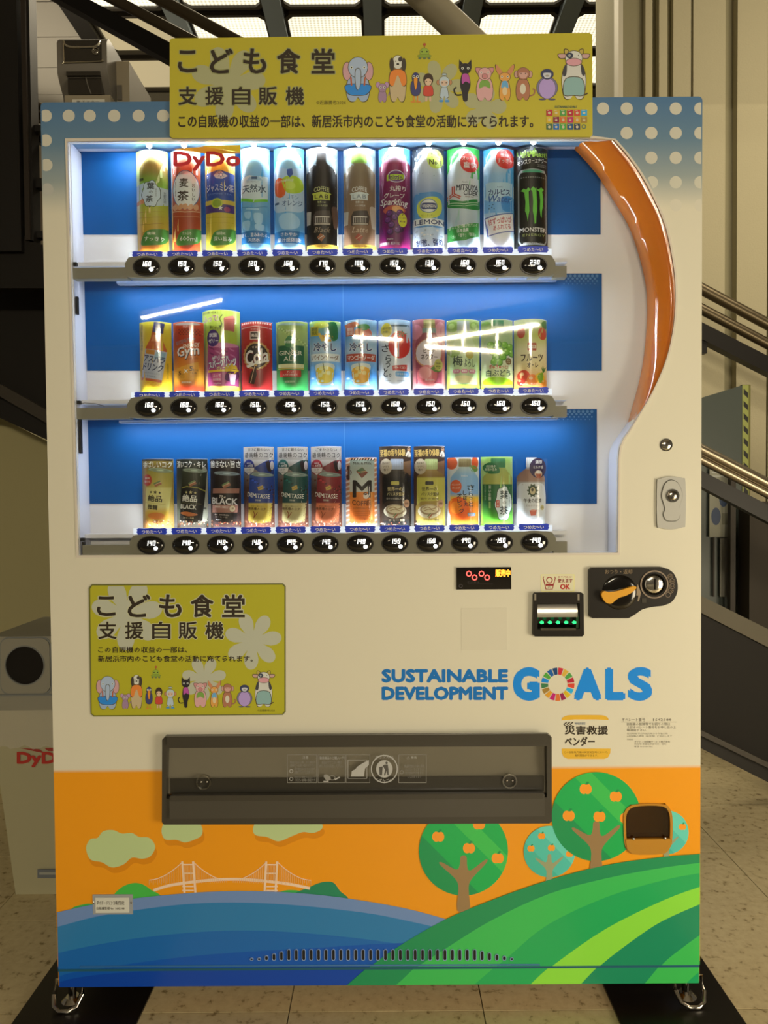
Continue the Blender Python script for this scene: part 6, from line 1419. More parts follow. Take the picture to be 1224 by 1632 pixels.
def r2_4(A, x0, y0, x1, y1):
    A.grad([(x0, y0), (x1, y0), (x1, y1), (x0, y1)], [(y0, '#c43c34'), (300, '#b02824'), (y1, '#8c1c1c')])
    for k in range(13): A.ell(700+k*12.5, 158-4*math.sin(k*math.pi/12), 4, 5, '#f0dcd0', n=10); A.layer -= 1
    A.layer += 1; A.line([(694, 182), (776, 172), (858, 182)], 4, '#e0c8b8')
    A.part('label_lettering').rect(744, 200, 792, 244, '#f0e4dc'); A.rect(748, 204, 788, 240, '#4c4440'); A.T('絶品', 753, 212, 783, 230, '#f0e4dc', bold=.04, res=1); A.T('DyDo', 750, 184, 786, 194, '#e8d8c8', bold=.03, res=1)
    n = 40; q = [(778+(75 if k % 2 else 69)*math.cos(2*math.pi*k/n), 332+(79 if k % 2 else 73)*math.sin(2*math.pi*k/n)) for k in range(n)]
    A.part('logo_print').poly(q, '#c8a060'); A.ell(778, 332, 62, 66, '#241c18'); A.ring(778, 332, 52, 56, 3, '#5c4838')
    for k in range(3): A.star(762+k*16, 286, 6, '#e8d8c0')
    A.T('Cola', 716, 296, 842, 376, '#a82020', bold=.08, rot=-10, shear=.2); A.T('Cola', 716, 296, 842, 374, '#f4ece4', bold=.05, rot=-10, shear=.2); A.poly([(722, 384), (840, 352), (838, 362), (730, 398)], '#f4ece4')
    A.rotate(14, 762, 440); A.poly([(754, 382), (770, 382), (772, 410), (780, 430), (778, 484), (746, 484), (744, 430), (752, 410)], '#3c2418'); A.line([(758, 390), (758, 480)], 3, '#e8c8a0'); A.rect(754, 376, 770, 386, '#c8a868'); A.rotate()
def r2_5(A, x0, y0, x1, y1):
    A.grad([(x0, y0), (x1, y0), (x1, y1), (x0, y1)], [(y0, '#8ca850'), (200, '#b4cc7c'), (270, '#a8c480'), (400, '#3c8848'), (y1, '#2c8440')])
    for k in range(30): A.ell(890+(k*47) % 160, 178+(k*29) % 100, 6, 5, '#c8dc94' if k % 2 else '#98b468', n=8)
    A.ell(966, 160, 76, 8, '#88a090')
    A.part('label_print').rect(894, 276, 1034, 376, '#2c6c4c'); A.rect(894, 376, 1034, 396, '#e0e0b0'); A.rect(894, 398, 1034, 404, '#c8b860'); A.poly(rrect(904, 410, 1020, 446, 4, 2), '#c03830'); A.ell(960, 262, 28, 24, '#508c60'); A.blob([(934, 250), (960, 222), (988, 250), (980, 284), (942, 284)], '#488c58')
    A.part('label_lettering').T('mistio', 930, 246, 990, 264, '#f0f4e0', bold=.04); A.T('GINGER', 900, 304, 1026, 328, '#f0ecd8', bold=.02); A.T('ALE', 926, 336, 992, 360, '#f0ecd8', bold=.02); A.line([(964, 290), (976, 310), (956, 340)], 3, '#f0ecd8'); A.T('ぎっしり', 944, 414, 982, 424, '#f4ece0', bold=.03, res=1); A.T('スパイス仕立て', 920, 428, 1002, 440, '#f4ece0', bold=.03, res=1); A.T('炭酸飲料', 932, 466, 988, 478, '#dce8c8', bold=.02, res=1); A.T('DyDo', 940, 192, 976, 204, '#f4f8e8', bold=.03, res=1)
def soda(mango):
    def f(A, x0, y0, x1, y1):
        c = (x0+x1)/2; w = x1-x0
        A.grad([(x0, y0), (x1, y0), (x1, y1), (x0, y1)], [(y0, '#a0c860' if not mango else '#88b0c8'), (220, '#60a8d8'), (300, '#b8d4e8'), (380, '#78b0e0'), (430, '#4890d0'), (y1, '#88bce4')])
        A.part('fruit_print')
        if mango:
            A.ell(c+26, 210, 34, 28, '#c85040'); A.ell(c-10, 206, 26, 22, '#d8843c'); A.blob([(c-20, 170), (c+30, 160), (c+50, 180), (c+10, 196)], '#2c8c40'); A.blob([(x0+2, 160), (x0+60, 148), (x0+80, 170), (x0+20, 180)], '#b86c48')
        else:
            for k in range(14): A.ell(c-30+(k*19) % 70, 216+(k*11) % 34, 9, 8, '#d8a838' if k % 2 else '#e8c860', n=10)
            A.blob([(c+10, 160), (c+60, 152), (c+70, 230), (c+40, 250), (c+24, 200)], '#2c7c48'); A.blob([(c-60, 158), (c, 150), (c+20, 172), (c-40, 184)], '#c8d458')
        A.part('label_lettering').rect(x0+8, 172 if not mango else 168, x0+52, 224, '#c8b838' if not mango else '#c86c4c'); A.T('期間\n限定', x0+14, 178, x0+46, 218, '#2c5c30' if not mango else '#f4e4d8', bold=.03, res=1)
        A.T('冷やし', c-62, 260, c+62, 308, '#24407c', bold=.045, halo='#e8f0f8'); A.rect(x0+10, 320, x1-8, 362, '#e4ecf4' if not mango else '#b04830'); A.T('パインソーダ' if not mango else 'マンゴーソーダ', x0+16, 326, x1-14, 356, '#7c6450' if not mango else '#f8f0e8', bold=.04)
        A.part('glass_picture').blob([(c-48, 380), (c+48, 378), (c+42, 440), (c+38, 486), (c-36, 488), (c-42, 440)], '#d8e4e0'); A.blob([(c-42, 400), (c+42, 398), (c+36, 470), (c-34, 474)], '#e8d048' if not mango else '#e8b038')
        for dx, dy in ((-20, 400), (8, 396), (-6, 420), (20, 424), (-24, 436)): A.blob([(c+dx-8, dy-8), (c+dx+10, dy-8), (c+dx+8, dy+10), (c+dx-10, dy+8)], '#f8ecb0' if not mango else '#f8dc90')
        A.line([(c-10, 370), (c-2, 420)], 4, '#6c7c50'); 
        for k in range(4): A.ell(x0+20+(k*53) % 130, 452+(k*17) % 40, 10, 6, '#d8ecf8', n=8)
    return f
def r2_8(A, x0, y0, x1, y1):
    A.grad([(x0, y0), (x1, y0), (x1, y1), (x0, y1)], [(y0, '#8cb4d0'), (190, '#c0d4e4'), (460, '#dce4f0'), (y1, '#e8ecf8')])
    A.line([(x0+60, 170), (x1-10, 166)], 10, '#3c5c6c'); A.part('fruit_print').ell(362, 272, 60, 74, '#d03028'); A.ell(350, 250, 30, 38, '#e0584c'); A.ell(342, 236, 10, 14, '#f4b8a8')
    for a in range(5): A.poly([(374, 212), (374+34*math.cos(a*1.26-.3), 212+22*math.sin(a*1.26-.3)), (374+14*math.cos(a*1.26+.4), 212+12*math.sin(a*1.26+.4))], '#2c7438')
    badge(A, 292, 192, 30, 38, '#d4cc38', [('熱中症', 0, -10, 44, 14), ('対策に', 0, 10, 42, 13)], '#4c5c20')
    A.part('label_lettering').T('さ', 266, 270, 304, 310, '#243448', bold=.03); A.T('ら', 286, 326, 318, 366, '#243448', bold=.03); A.T('っ', 286, 368, 312, 396, '#243448', bold=.03); A.T('と。', 276, 398, 318, 446, '#243448', bold=.03)
    A.poly([(324, 386), (404, 378), (402, 412), (326, 412)], '#c03c38'); A.T('トマト・リコピン', 332, 388, 396, 402, '#f4ece4', bold=.03, res=1); A.poly(rrect(340, 416, 414, 444, 8, 3), '#60a4d8'); A.T('食塩無添加', 350, 424, 404, 436, '#f4f8fc', res=1); A.T('DyDo', 284, 462, 316, 472, '#5c6c80', bold=.03, res=1); A.T('熱中症対策飲料', 350, 464, 406, 472, '#7c8894', res=1); A.T('リコピン入り', 330, 350, 380, 360, '#d8e0e8', res=1)
def r2_9(A, x0, y0, x1, y1):
    A.grad([(x0, y0), (x1, y0), (x1, y1), (x0, y1)], [(y0, '#b07078'), (300, '#b86870'), (y1, '#d89090')])
    A.ell(452, 200, 34, 40, '#d890a0'); A.ell(586, 190, 30, 44, '#d898a0'); A.part('drink_picture').poly([(494, 196), (552, 196), (560, 214), (590, 240), (596, 262), (594, 480), (452, 480), (450, 262), (458, 240), (486, 214)], '#984858'); A.part('cap_picture').rect(492, 138, 554, 182, '#98985c'); A.rect(492, 148, 554, 152, '#c0bc80'); A.rect(492, 164, 554, 168, '#787840'); A.rect(486, 182, 560, 208, '#80a098')
    A.part('label_print').ell(520, 318, 74, 78, '#c89468'); A.ell(520, 316, 68, 72, '#d8d0d4'); A.ell(512, 436, 56, 54, '#d07078'); A.ell(500, 424, 34, 34, '#e09c9c'); A.blob([(530, 400), (560, 388), (590, 408), (560, 420)], '#58843c'); badge(A, 574, 380, 24, 32, '#b8b860', [('国産', 0, -8, 26, 10), ('白桃', 0, 8, 26, 10)], '#4c4c20')
    A.part('label_lettering').T('とろける', 496, 268, 546, 286, '#4c2c34', bold=.03); A.T('ピーチ', 492, 292, 556, 316, '#38202c', bold=.04); A.T('ネクター', 478, 322, 568, 354, '#38202c', bold=.04); A.T('果汁30%', 500, 456, 552, 468, '#f4e4e0', bold=.02, res=1)
def r2_10(A, x0, y0, x1, y1):
    A.grad([(x0, y0), (x1, y0), (x1, y1), (x0, y1)], [(y0, '#a4bc74'), (250, '#b0cc88'), (350, '#c8e09c'), (y1, '#c8e040')])
    for gx, gy, r in ((650, 175, 30), (770, 172, 26), (640, 300, 24), (780, 210, 20)): A.ell(gx, gy, r, r, '#8cb44c'); A.ell(gx-6, gy-6, r*.55, r*.5, '#b8d87c')
    A.part('drink_picture').rect(674, 144, 740, 200, '#a8b8b4'); A.poly([(680, 196), (736, 196), (756, 240), (786, 300), (786, 486), (638, 486), (638, 300), (664, 240)], '#bcd4a4'); A.ell(742, 326, 22, 22, '#b0a848'); A.blob([(630, 310), (670, 290), (690, 318), (650, 340)], '#90b85c')
    A.part('label_lettering').T('梅', 650, 330, 704, 390, '#284038', bold=.03); A.T('よろし', 710, 348, 772, 392, '#284038', bold=.02)
    for k, s in enumerate(('国産', '南高梅', '蜂蜜')): A.poly(rrect(652+k*42, 404, 690+k*42, 426, 9, 3), '#d080a0'); A.T(s, 658+k*42, 409, 684+k*42, 420, '#f8f0f4', bold=.02, res=1)
    A.blob([(660, 446), (710, 438), (760, 448), (750, 476), (670, 476)], '#e8e0b0')
def r2_11(A, x0, y0, x1, y1):
    A.grad([(x0, y0), (x1, y0), (x1, y1), (x0, y1)], [(y0, '#90a880'), (260, '#b8d094'), (340, '#d8e0d4'), (450, '#d4e4a0'), (y1, '#c0e028')])
    A.ell(832, 170, 28, 26, '#7ca848'); A.part('cap_picture').rect(868, 140, 926, 172, '#2c7850'); A.poly([(862, 172), (930, 172), (950, 210), (976, 260), (976, 300), (820, 300), (820, 260), (848, 210)], '#a8c494')
    A.part('fruit_print')
    for k, (dx, dy) in enumerate(((0, 0), (38, -6), (76, 0), (108, 8), (12, 34), (50, 28), (88, 34), (118, 40), (28, 66), (66, 62), (44, 92), (20, 90))): A.ell(856+dx, 276+dy, 21, 21, '#4c8c28'); A.ell(854+dx, 273+dy, 17, 17, '#80c040'); A.ell(849+dx, 266+dy, 6, 5, '#c0e890')
    badge(A, 954, 360, 17, 19, '#7c6440', [('果汁', 0, -5, 20, 7), ('10%', 0, 6, 18, 7)], '#f0e8c8')
    A.part('label_lettering').T('ぎゅぎゅっと!', 848, 380, 950, 402, '#c04c34', bold=.05); A.T('白ぶどう', 832, 406, 966, 444, '#2c5040', bold=.035); A.blob([(826, 458), (890, 446), (970, 462), (966, 486), (830, 488)], '#a8d820')
def r2_12(A, x0, y0, x1, y1):
    A.grad([(x0, y0), (x1, y0), (x1, y1), (x0, y1)], [(y0, '#9cac80'), (220, '#c0cc68'), (300, '#e8e4c0'), (400, '#e8d8a0'), (y1, '#e88c40')])
    A.part('fruit_print').ell(1022, 206, 20, 30, '#c04c34'); A.ell(1138, 210, 26, 34, '#c85438'); A.blob([(1134, 150), (1160, 140), (1162, 180), (1140, 178)], '#3c7c30'); A.rect(1044, 150, 1110, 186, '#b0bca8')
    for gx, gy, r, c1 in ((1034, 440, 32, '#d84c2c'), (1080, 462, 30, '#e88420'), (1124, 450, 28, '#e8c828'), (1022, 474, 20, '#c83c2c'), (1150, 476, 18, '#e89828')): A.ell(gx, gy, r, r, c1); A.ell(gx-8, gy-9, r*.35, r*.3, '#f4c890')
    A.blob([(1110, 440), (1140, 420), (1140, 470), (1120, 476)], '#7cac2c')
    for a in range(5): A.poly([(1140, 420), (1128+a*9, 384), (1148, 420)], '#3c7c34')
    A.part('label_lettering').poly(rrect(1054, 262, 1102, 304, 4, 2), '#b05034'); A.rect(1056, 274, 1100, 292, '#f0e0c8'); A.T('復刻堂', 1062, 277, 1094, 289, '#903c28', bold=.03, res=1); A.T('フルーツ', 1020, 322, 1140, 362, '#3c2c1c', bold=.06); A.T('オ・レ', 1052, 368, 1112, 396, '#3c2c1c', bold=.06); A.T('DyDo', 1018, 480, 1054, 490, '#f8f0e0', bold=.04, res=1); A.T('果汁1%', 1070, 478, 1110, 488, '#f8f0e0', res=1)
D2 = [((135, 148, 315, 510), 'tilted brown medicine bottle picture with blue cap on a yellow card', r2_1),
      ((320, 148, 492, 506), 'orange-red energy drink can picture with large white Gym lettering', r2_2),
      ((473, 84, 684, 508), 'tall green and purple jelly drink card, wider than the rest', r2_3),
      ((691, 148, 862, 500), 'red cola can picture with round black crest and tilted white lettering', r2_4),
      ((880, 146, 1056, 502), 'green ginger ale can picture with pale top', r2_5),
      ((1062, 144, 1236, 506), 'blue pineapple soda can picture with a glass of yellow soda', soda(False)),
      ((64, 138, 242, 502), 'blue mango soda can picture with red-brown name band', soda(True)),
      ((248, 138, 426, 496), 'white can picture with a big red tomato', r2_8),
      ((433, 134, 612, 496), 'pink peach nectar bottle picture with round pale label', r2_9),
      ((620, 136, 800, 494), 'pale green plum drink picture with three pink tablets of text', r2_10),
      ((808, 136, 980, 494), 'white grape drink picture with a bunch of green grapes', r2_11),
      ((987, 134, 1166, 492), 'fruit milk can picture with oranges and a pineapple, last on the middle shelf', r2_12)]
def sprinkle(A, x0, x1, y0, y1, cols, n, seed, r=6):
    q = random.Random(seed)
    for k in range(n):
        a = q.random()*math.pi; cx, cy = x0+q.random()*(x1-x0), y0+q.random()*(y1-y0); rr = r*(.6+.6*q.random())
        A.poly([(cx+rr*math.cos(a+b)*s, cy+rr*math.sin(a+b)*s) for b, s in ((0, 1), (1.4, .5), (math.pi, 1), (math.pi+1.4, .5))], cols[k % len(cols)])
def star3(A, cx, cy, c, s=1):
    A.star(cx-24*s, cy+2, 8*s, c); A.star(cx, cy, 11*s, c); A.star(cx+24*s, cy+2, 8*s, c)
def emblem(A, cx, cy, s=1, rot=-20):
    a = math.radians(rot); f = lambda x, y: (cx+x*s*math.cos(a)-y*s*math.sin(a), cy+x*s*math.sin(a)+y*s*math.cos(a))
    A.poly([f(-20, -8), (f(18, -14)), f(22, 8), f(-16, 14)], '#a86c4c'); A.poly([f(-20, -8), f(18, -14), f(19, -7), f(-19, -1)], '#6c8c58'); A.line([f(-19, 2), f(20, -5)], 2.5*s, '#d8c8a0')
def r3_1(A, x0, y0, x1, y1):
    A.grad([(x0, y0), (x1, y0), (x1, y1), (x0, y1)], [(y0, '#80702c'), (220, '#a8903c'), (400, '#c4ac58'), (y1, '#c89050')])
    A.part('headline_print').rect(x0, y0, x1, y0+10, '#241c14'); A.T('香ばしいコク', 160, 154, 316, 190, '#f4ecd4', bold=.045, halo='#6c5020')
    A.part('drink_picture'); can_tilt(A, 244, 190, 486, 66, [(190, '#a8a040'), (290, '#c4b860'), (300, '#dcd890'), (400, '#e0dc98'), (430, '#d8b848'), (486, '#b88830')], 5, '#a8bc9c'); A.part('label_lettering')
    star3(A, 232, 322, '#2c2418'); A.T('絶品', 192, 338, 272, 374, '#2c2418', bold=.05); A.line([(180, 382), (290, 384)], 1.5, '#b09c48'); A.T('微糖', 194, 390, 252, 418, '#2c2418', bold=.045); emblem(A, 240, 276)
    A.blob([(200, 446), (250, 430), (290, 440), (280, 462), (220, 466)], '#d8883c'); A.rotate(); sprinkle(A, x0, x1, 470, 500, ('#8c3c24', '#d8b080', '#f0e0d0', '#b05c34'), 46, 1)
    badge(A, 188, 256, 27, 32, '#c04c38', [('糖類', 0, -10, 30, 11), ('50%', 0, 8, 36, 12)], '#f8e8d0')
def r3_2(A, x0, y0, x1, y1):
    A.grad([(x0, y0), (x1, y0), (x1, y1), (x0, y1)], [(y0, '#20241c'), (250, '#3c443c'), (420, '#788070'), (y1, '#3c2c20')])
    A.blob([(x1-30, 200), (x1-4, 220), (x1-4, 460), (x1-40, 470), (x1-60, 400)], '#a8a898')
    A.part('headline_print').T('深いコク・キレ', 342, 152, 500, 190, '#f0ece4', bold=.045)
    A.part('drink_picture'); can_tilt(A, 432, 192, 486, 64, [(192, '#3c4430'), (280, '#2c3020'), (296, '#181814'), (410, '#14120f'), (486, '#20180f')], 4, '#a4b4a0')
    A.part('label_lettering').line([(372, 302), (400, 292), (460, 296), (498, 312)], 5, '#a8a448'); star3(A, 424, 322, '#d8cc90'); A.T('絶品', 378, 336, 460, 374, '#f0ece0', bold=.05); A.line([(374, 380), (484, 382)], 1.5, '#8c8c5c'); A.T('BLACK', 370, 388, 460, 414, '#f0ece0', bold=.06); emblem(A, 428, 274); A.blob([(372, 438), (410, 428), (470, 440), (420, 452)], '#c87840'); A.T('コーヒー無糖', 390, 456, 450, 466, '#d8c8a0', bold=.02, res=1); A.rotate()
    sprinkle(A, x0, x1, 474, 500, ('#8c3c24', '#d8b080', '#f0e0d0', '#b05c34'), 40, 2); A.T('無糖', x1-28, 402, x1-8, 416, '#20201c', bold=.03, res=1)
def r3_3(A, x0, y0, x1, y1):
    A.grad([(x0, y0), (x1, y0), (x1, y1), (x0, y1)], [(y0, '#241c1c'), (300, '#342424'), (y1, '#3c2420')])
    A.part('headline_print').T('飽きない旨さ', 524, 150, 688, 190, '#f0ece4', bold=.045)
    A.part('drink_picture'); can_tilt(A, 609, 208, 488, 70, [(208, '#2c2020'), (300, '#1c1414'), (301, '#a87868'), (326, '#a87868'), (328, '#181010'), (388, '#140e0e'), (390, '#b08478'), (430, '#a87868'), (432, '#181010'), (488, '#20140f')], 3, '#9cb0b8')
    A.part('label_lettering').T('The', 578, 338, 614, 354, '#e8dcd0', bold=.03, shear=.3, res=1); A.T('BLACK', 536, 352, 676, 388, '#f4f0ec', bold=.055); A.T('無糖珈琲の本格仕立て', 556, 396, 636, 408, '#f0e0d8', bold=.03, res=1); A.T('香料・甘味料無添加', 556, 440, 636, 448, '#e8dcd0', res=1); A.T('コーヒー豆', 560, 452, 630, 460, '#c8b8a8', res=1); A.T('DyDo', 566, 468, 598, 476, '#f4f0ec', bold=.04, res=1); emblem(A, 612, 282, 1.1); A.ell(652, 408, 14, 17, '#f0e4c8'); A.T('UP', 644, 402, 660, 414, '#7c4c3c', bold=.03, res=1); A.rotate()
    sprinkle(A, x0, x1, 476, 500, ('#8c3c24', '#d8b080', '#b05c34'), 34, 3)
def demitasse(c1, c2, c3, lowc, head, bcol):
    def f(A, x0, y0, x1, y1):
        c = (x0+x1)/2; A.grad([(x0, y0), (x1, y0), (x1, y1), (x0, y1)], [(y0, '#6c6460'), (y0+60, '#a8a4a0'), (200, '#8c8480'), (300, '#4c3028'), (y1, '#6c3c28')])
        A.part('headline_print').rect(x0, y0, x1, 146, '#8c8884'); A.T(head, x0+28, 82, x1-26, 100, '#1c1816', bold=.03, res=1); A.T('最高峰のコク', x0+8, 104, x1-8, 136, '#1c1816', bold=.045, halo='#b8b4b0')
        A.poly([(x0+60, 190), (x1-40, 150), (x1, 146), (x1, 230), (x0+110, 226)], c2); A.poly([(x1-46, 160), (x1-30, 146), (x1-12, 190), (x1-20, 214), (x1-36, 204)], '#2c2024'); A.ell(x1-14, 176, 9, 24, '#c8c0c0')
        A.part('drink_picture'); can_tilt(A, c+12, 214, 490, 64, [(214, c3), (250, c1), (376, c2), (379, c2), (380, lowc), (490, shade(lowc, .85))], 3, '#9cb0a8')
        for k in range(16): A.ell(c-44+(k*31) % 110, 252+(k*17) % 60, 8, 6, shade(c1, 1.35 if k % 2 else .7), n=7)
        A.part('label_lettering').poly([(c-6, 294), (c+22, 282), (c+28, 302), (c, 314)], '#c8a848'); A.line([(c+2, 304), (c+22, 292)], 2.5, '#4c5c38'); A.T('DEMITASSE', c-60, 326, c+62, 350, '#f0ece0', bold=.035, rot=3, arch=-4); A.T('微糖', c-14, 360, c+16, 370, '#c8c8b8', bold=.03, res=1)
        A.T('甘さに頼らない', c-36, 394, c+34, 402, '#4c3c20', res=1); A.T('最高峰のコク', c-52, 404, c+44, 420, '#4c3018', bold=.035, res=1); A.line(smooth_pts([(c-24, 424), (c-14, 440), (c-18, 462), (c-8, 446), (c+2, 430)], False, 3), 4, '#8c4c2c'); A.T('コーヒー', c-18, 470, c+20, 478, '#6c5c38', res=1); A.rotate()
        badge(A, x0+34, 186, 33, 42, bcol, [('当社比', 0, -22, 26, 7), ('1.5倍', 2, -8, 46, 14)], '#f0ece8'); A.part('badge_print').poly([(x0+3, 188), (x0+66, 188), (x0+62, 208), (x0+34, 228), (x0+7, 208)], '#d8d4d0'); A.T('コク\n100%', x0+18, 194, x0+50, 218, bcol, bold=.02, res=1)
        sprinkle(A, x0, x0+30, 250, 500, ('#5c3020', '#7c4830', '#3c2018'), 26, 5); sprinkle(A, x1-24, x1, 260, 500, ('#5c3020', '#7c4830', '#3c2018'), 20, 6); sprinkle(A, x0, x1, 478, 500, ('#a05c44', '#e0c8b8', '#b07860'), 30, 7)
    return f
def r3_7(A, x0, y0, x1, y1):
    A.rect(x0, y0, x1, y1, '#c8906c')
    for k in range(-2, 20): A.poly([(x0, y0+k*26), (x1, y0+k*26-60), (x1, y0+k*26-50), (x0, y0+k*26+10)], '#e8dcd0'); A.layer -= 1
    A.layer += 1
    for gx, gy in ((88, 190), (84, 240), (92, 214)): A.ell(gx, gy, 12, 15, '#5c3424'); A.line([(gx-3, gy-10), (gx+2, gy+10)], 2, '#2c1810')
    A.part('drink_picture').grad([(94, 146), (226, 146), (228, 480), (216, 490), (104, 490), (92, 480)], [(146, '#98a89c'), (240, '#c4ccc4'), (319, '#d0d4cc'), (320, '#e08c38'), (440, '#e08030'), (490, '#c86c28')])
    for k in range(9): A.poly([(96+k*15, 150), (104+k*15, 138), (112+k*15, 138), (104+k*15, 150)], '#241c18'); A.layer -= 1
    A.layer += 1
    A.part('label_lettering').T('Milk & Milk', 112, 158, 210, 172, '#3c2c24', bold=.03, res=1); A.poly([(128, 208), (162, 186), (192, 216), (160, 246)], '#7c3c28'); A.poly([(132, 204), (160, 188), (184, 208), (150, 222)], '#50704c'); A.line([(138, 214), (182, 208)], 4, '#d8a070')
    A.T('M', 108, 256, 212, 350, '#241c18', bold=.06); A.ell(182, 342, 15, 15, '#e8e4dc'); A.ell(178, 330, 11, 7, '#4c3024'); A.T('COFFEE', 106, 360, 214, 388, '#5c3420', bold=.045, arch=-8); A.T('ミルクが好きになるコーヒー', 112, 402, 206, 412, '#7c3c18', bold=.02, res=1); A.T('コーヒー飲料', 122, 462, 194, 474, '#7c4420', bold=.02, res=1)
    for y in (424, 434, 446): A.rect(116, y, 202, y+1.5, '#a85c24')
    A.rect(206, 320, 216, 470, '#e8a860'); sprinkle(A, x0, x1, 480, 500, ('#a05c44', '#e8dcd0', '#b06c50'), 26, 8)
def barista(dark):
    def f(A, x0, y0, x1, y1):
        c = (x0+x1)/2
        A.grad([(x0, y0), (x1, y0), (x1, y1), (x0, y1)], [(y0, '#241c18'), (150, '#3c281c'), (300, '#5c3c28'), (y1, '#3c2418')])
        A.part('headline_print').T('至福の香り体験', x0+4, 88, x1-34, 128, '#b89c58', bold=.045, rot=-2); A.blob([(x1-30, 126), (x1-26, 106), (x1-16, 96), (x1-6, 106), (x1-4, 128)], '#d8d0c4'); A.ell(x1-14, 88, 9, 11, '#a88468'); A.ell(x1-14, 80, 9, 5, '#241c18')
        A.part('drink_picture').poly([(c+30, 160), (x1-4, 150), (x1-4, 230), (c+50, 220)], '#8c6c50')
        bc = '#181412' if dark else '#c4c058'
        bottle(A, x0+8, x1-10, 142, 560, [(190, '#3c342c' if dark else '#a89058'), (236, '#28201c' if dark else '#8c7038'), (246, bc), (370, bc), (480, shade(bc, .9))], '#a8b4c8' if dark else '#b4c488', .42, 56, c+8, .42, 44)
        A.part('label_lettering').poly(rrect(c-24, 262, c+20, 282, 4, 2), '#c8c060' if dark else '#2c2818'); A.T('世界一の', c-44, 292, c+38, 316, '#d4c48c' if dark else '#342c1c', bold=.04); A.T('バリスタ監修', c-46, 322, c+50, 340, '#d4c48c' if dark else '#342c1c', bold=.04, res=1); A.T('香りの余韻BLACK' if dark else '香りの微糖', c-50, 350, c+48, 362, '#b8b0a0' if dark else '#5c5030', bold=.02, res=1)
        A.part('cup_picture').poly([(x0+12, 396), (x0+40, 370), (x1-14, 366), (x1-12, 470), (x0+12, 476)], '#3c2c20' if dark else '#a89048'); A.ell(c-2, 424, 62, 38, '#d8d0b8'); A.ell(c, 416, 54, 28, '#a89070'); A.ell(c, 414, 44, 22, '#e0d8b8'); A.line(smooth_pts([(c-34, 410), (c-10, 402), (c+10, 412), (c+36, 404)], False, 3), 5, '#b09870'); A.line(smooth_pts([(c-30, 422), (c-4, 414), (c+30, 424)], False, 3), 4, '#b09870')
        emblem(A, c, 448, .7, -40); A.ell(x1-26, 382, 16, 22, '#c8a080'); A.T('無糖' if dark else '微糖', x1-36, 376, x1-16, 388, '#4c2c20', bold=.02, res=1); A.T('コーヒー・無糖' if dark else 'コーヒー・微糖', c-36, 466, c+50, 478, '#e8dcb8' if dark else '#3c2c18', bold=.03, res=1)
        badge(A, x0+36, 182, 33, 42, '#c8bca4', [('豆のあと', 0, -18, 40, 12), ('つづく', 0, 0, 34, 12), ('香り', 0, 18, 26, 12)], '#4c3c2c')
        sprinkle(A, x0, x1, 486, 500, ('#a05c44', '#e0c8b8'), 18, 9)
    return f
def r3_10(A, x0, y0, x1, y1):
    A.rect(x0, y0, x1, y1, '#d8e0e0'); A.part('fruit_print').ell(646, 164, 30, 34, '#d8683c'); A.ell(772, 160, 20, 34, '#e0602c'); A.blob([(740, 180), (770, 176), (790, 200), (760, 214)], '#6c9c48')
    A.part('drink_picture'); bottle(A, 632, 786, 140, 560, [(190, '#b8ccd0'), (230, '#90bce0'), (330, '#8cb8e8'), (350, '#f0c840'), (380, '#f09820'), (470, '#e8701c'), (500, '#f0a838')], '#8c8058', .42, 44, 716, .42, 70)
    A.blob([(634, 370), (680, 346), (720, 366), (740, 420), (700, 468), (650, 460), (632, 420)], '#e86c18'); A.ell(668, 404, 30, 34, '#f09028')
    badge(A, 668, 290, 30, 36, '#d8683c', [('バレンシア', 0, -10, 44, 11), ('オレンジ', 0, 8, 40, 11)], '#f8ecd8'); A.part('label_lettering')
    for s, x, y, w, h in (('さ', 728, 280, 40, 30), ('ら', 736, 316, 24, 28), ('っ', 738, 346, 20, 18), ('と', 736, 372, 26, 26), ('し', 704, 312, 22, 26), ('ぼ', 706, 340, 22, 22), ('っ', 706, 358, 18, 14), ('た', 712, 374, 22, 22), ('オ', 674, 326, 26, 28), ('レ', 676, 358, 22, 22), ('ン', 680, 384, 22, 20), ('ジ', 684, 410, 26, 26)): A.T(s, x, y, x+w, y+h, '#1c2c40', bold=.05)
    A.poly(rrect(730, 432, 774, 450, 5, 2), '#70a8d0'); A.T('無果皮', 736, 436, 768, 447, '#f0f8fc', res=1); A.T('DyDo', 696, 228, 730, 240, '#f0f8fc', bold=.03, res=1)
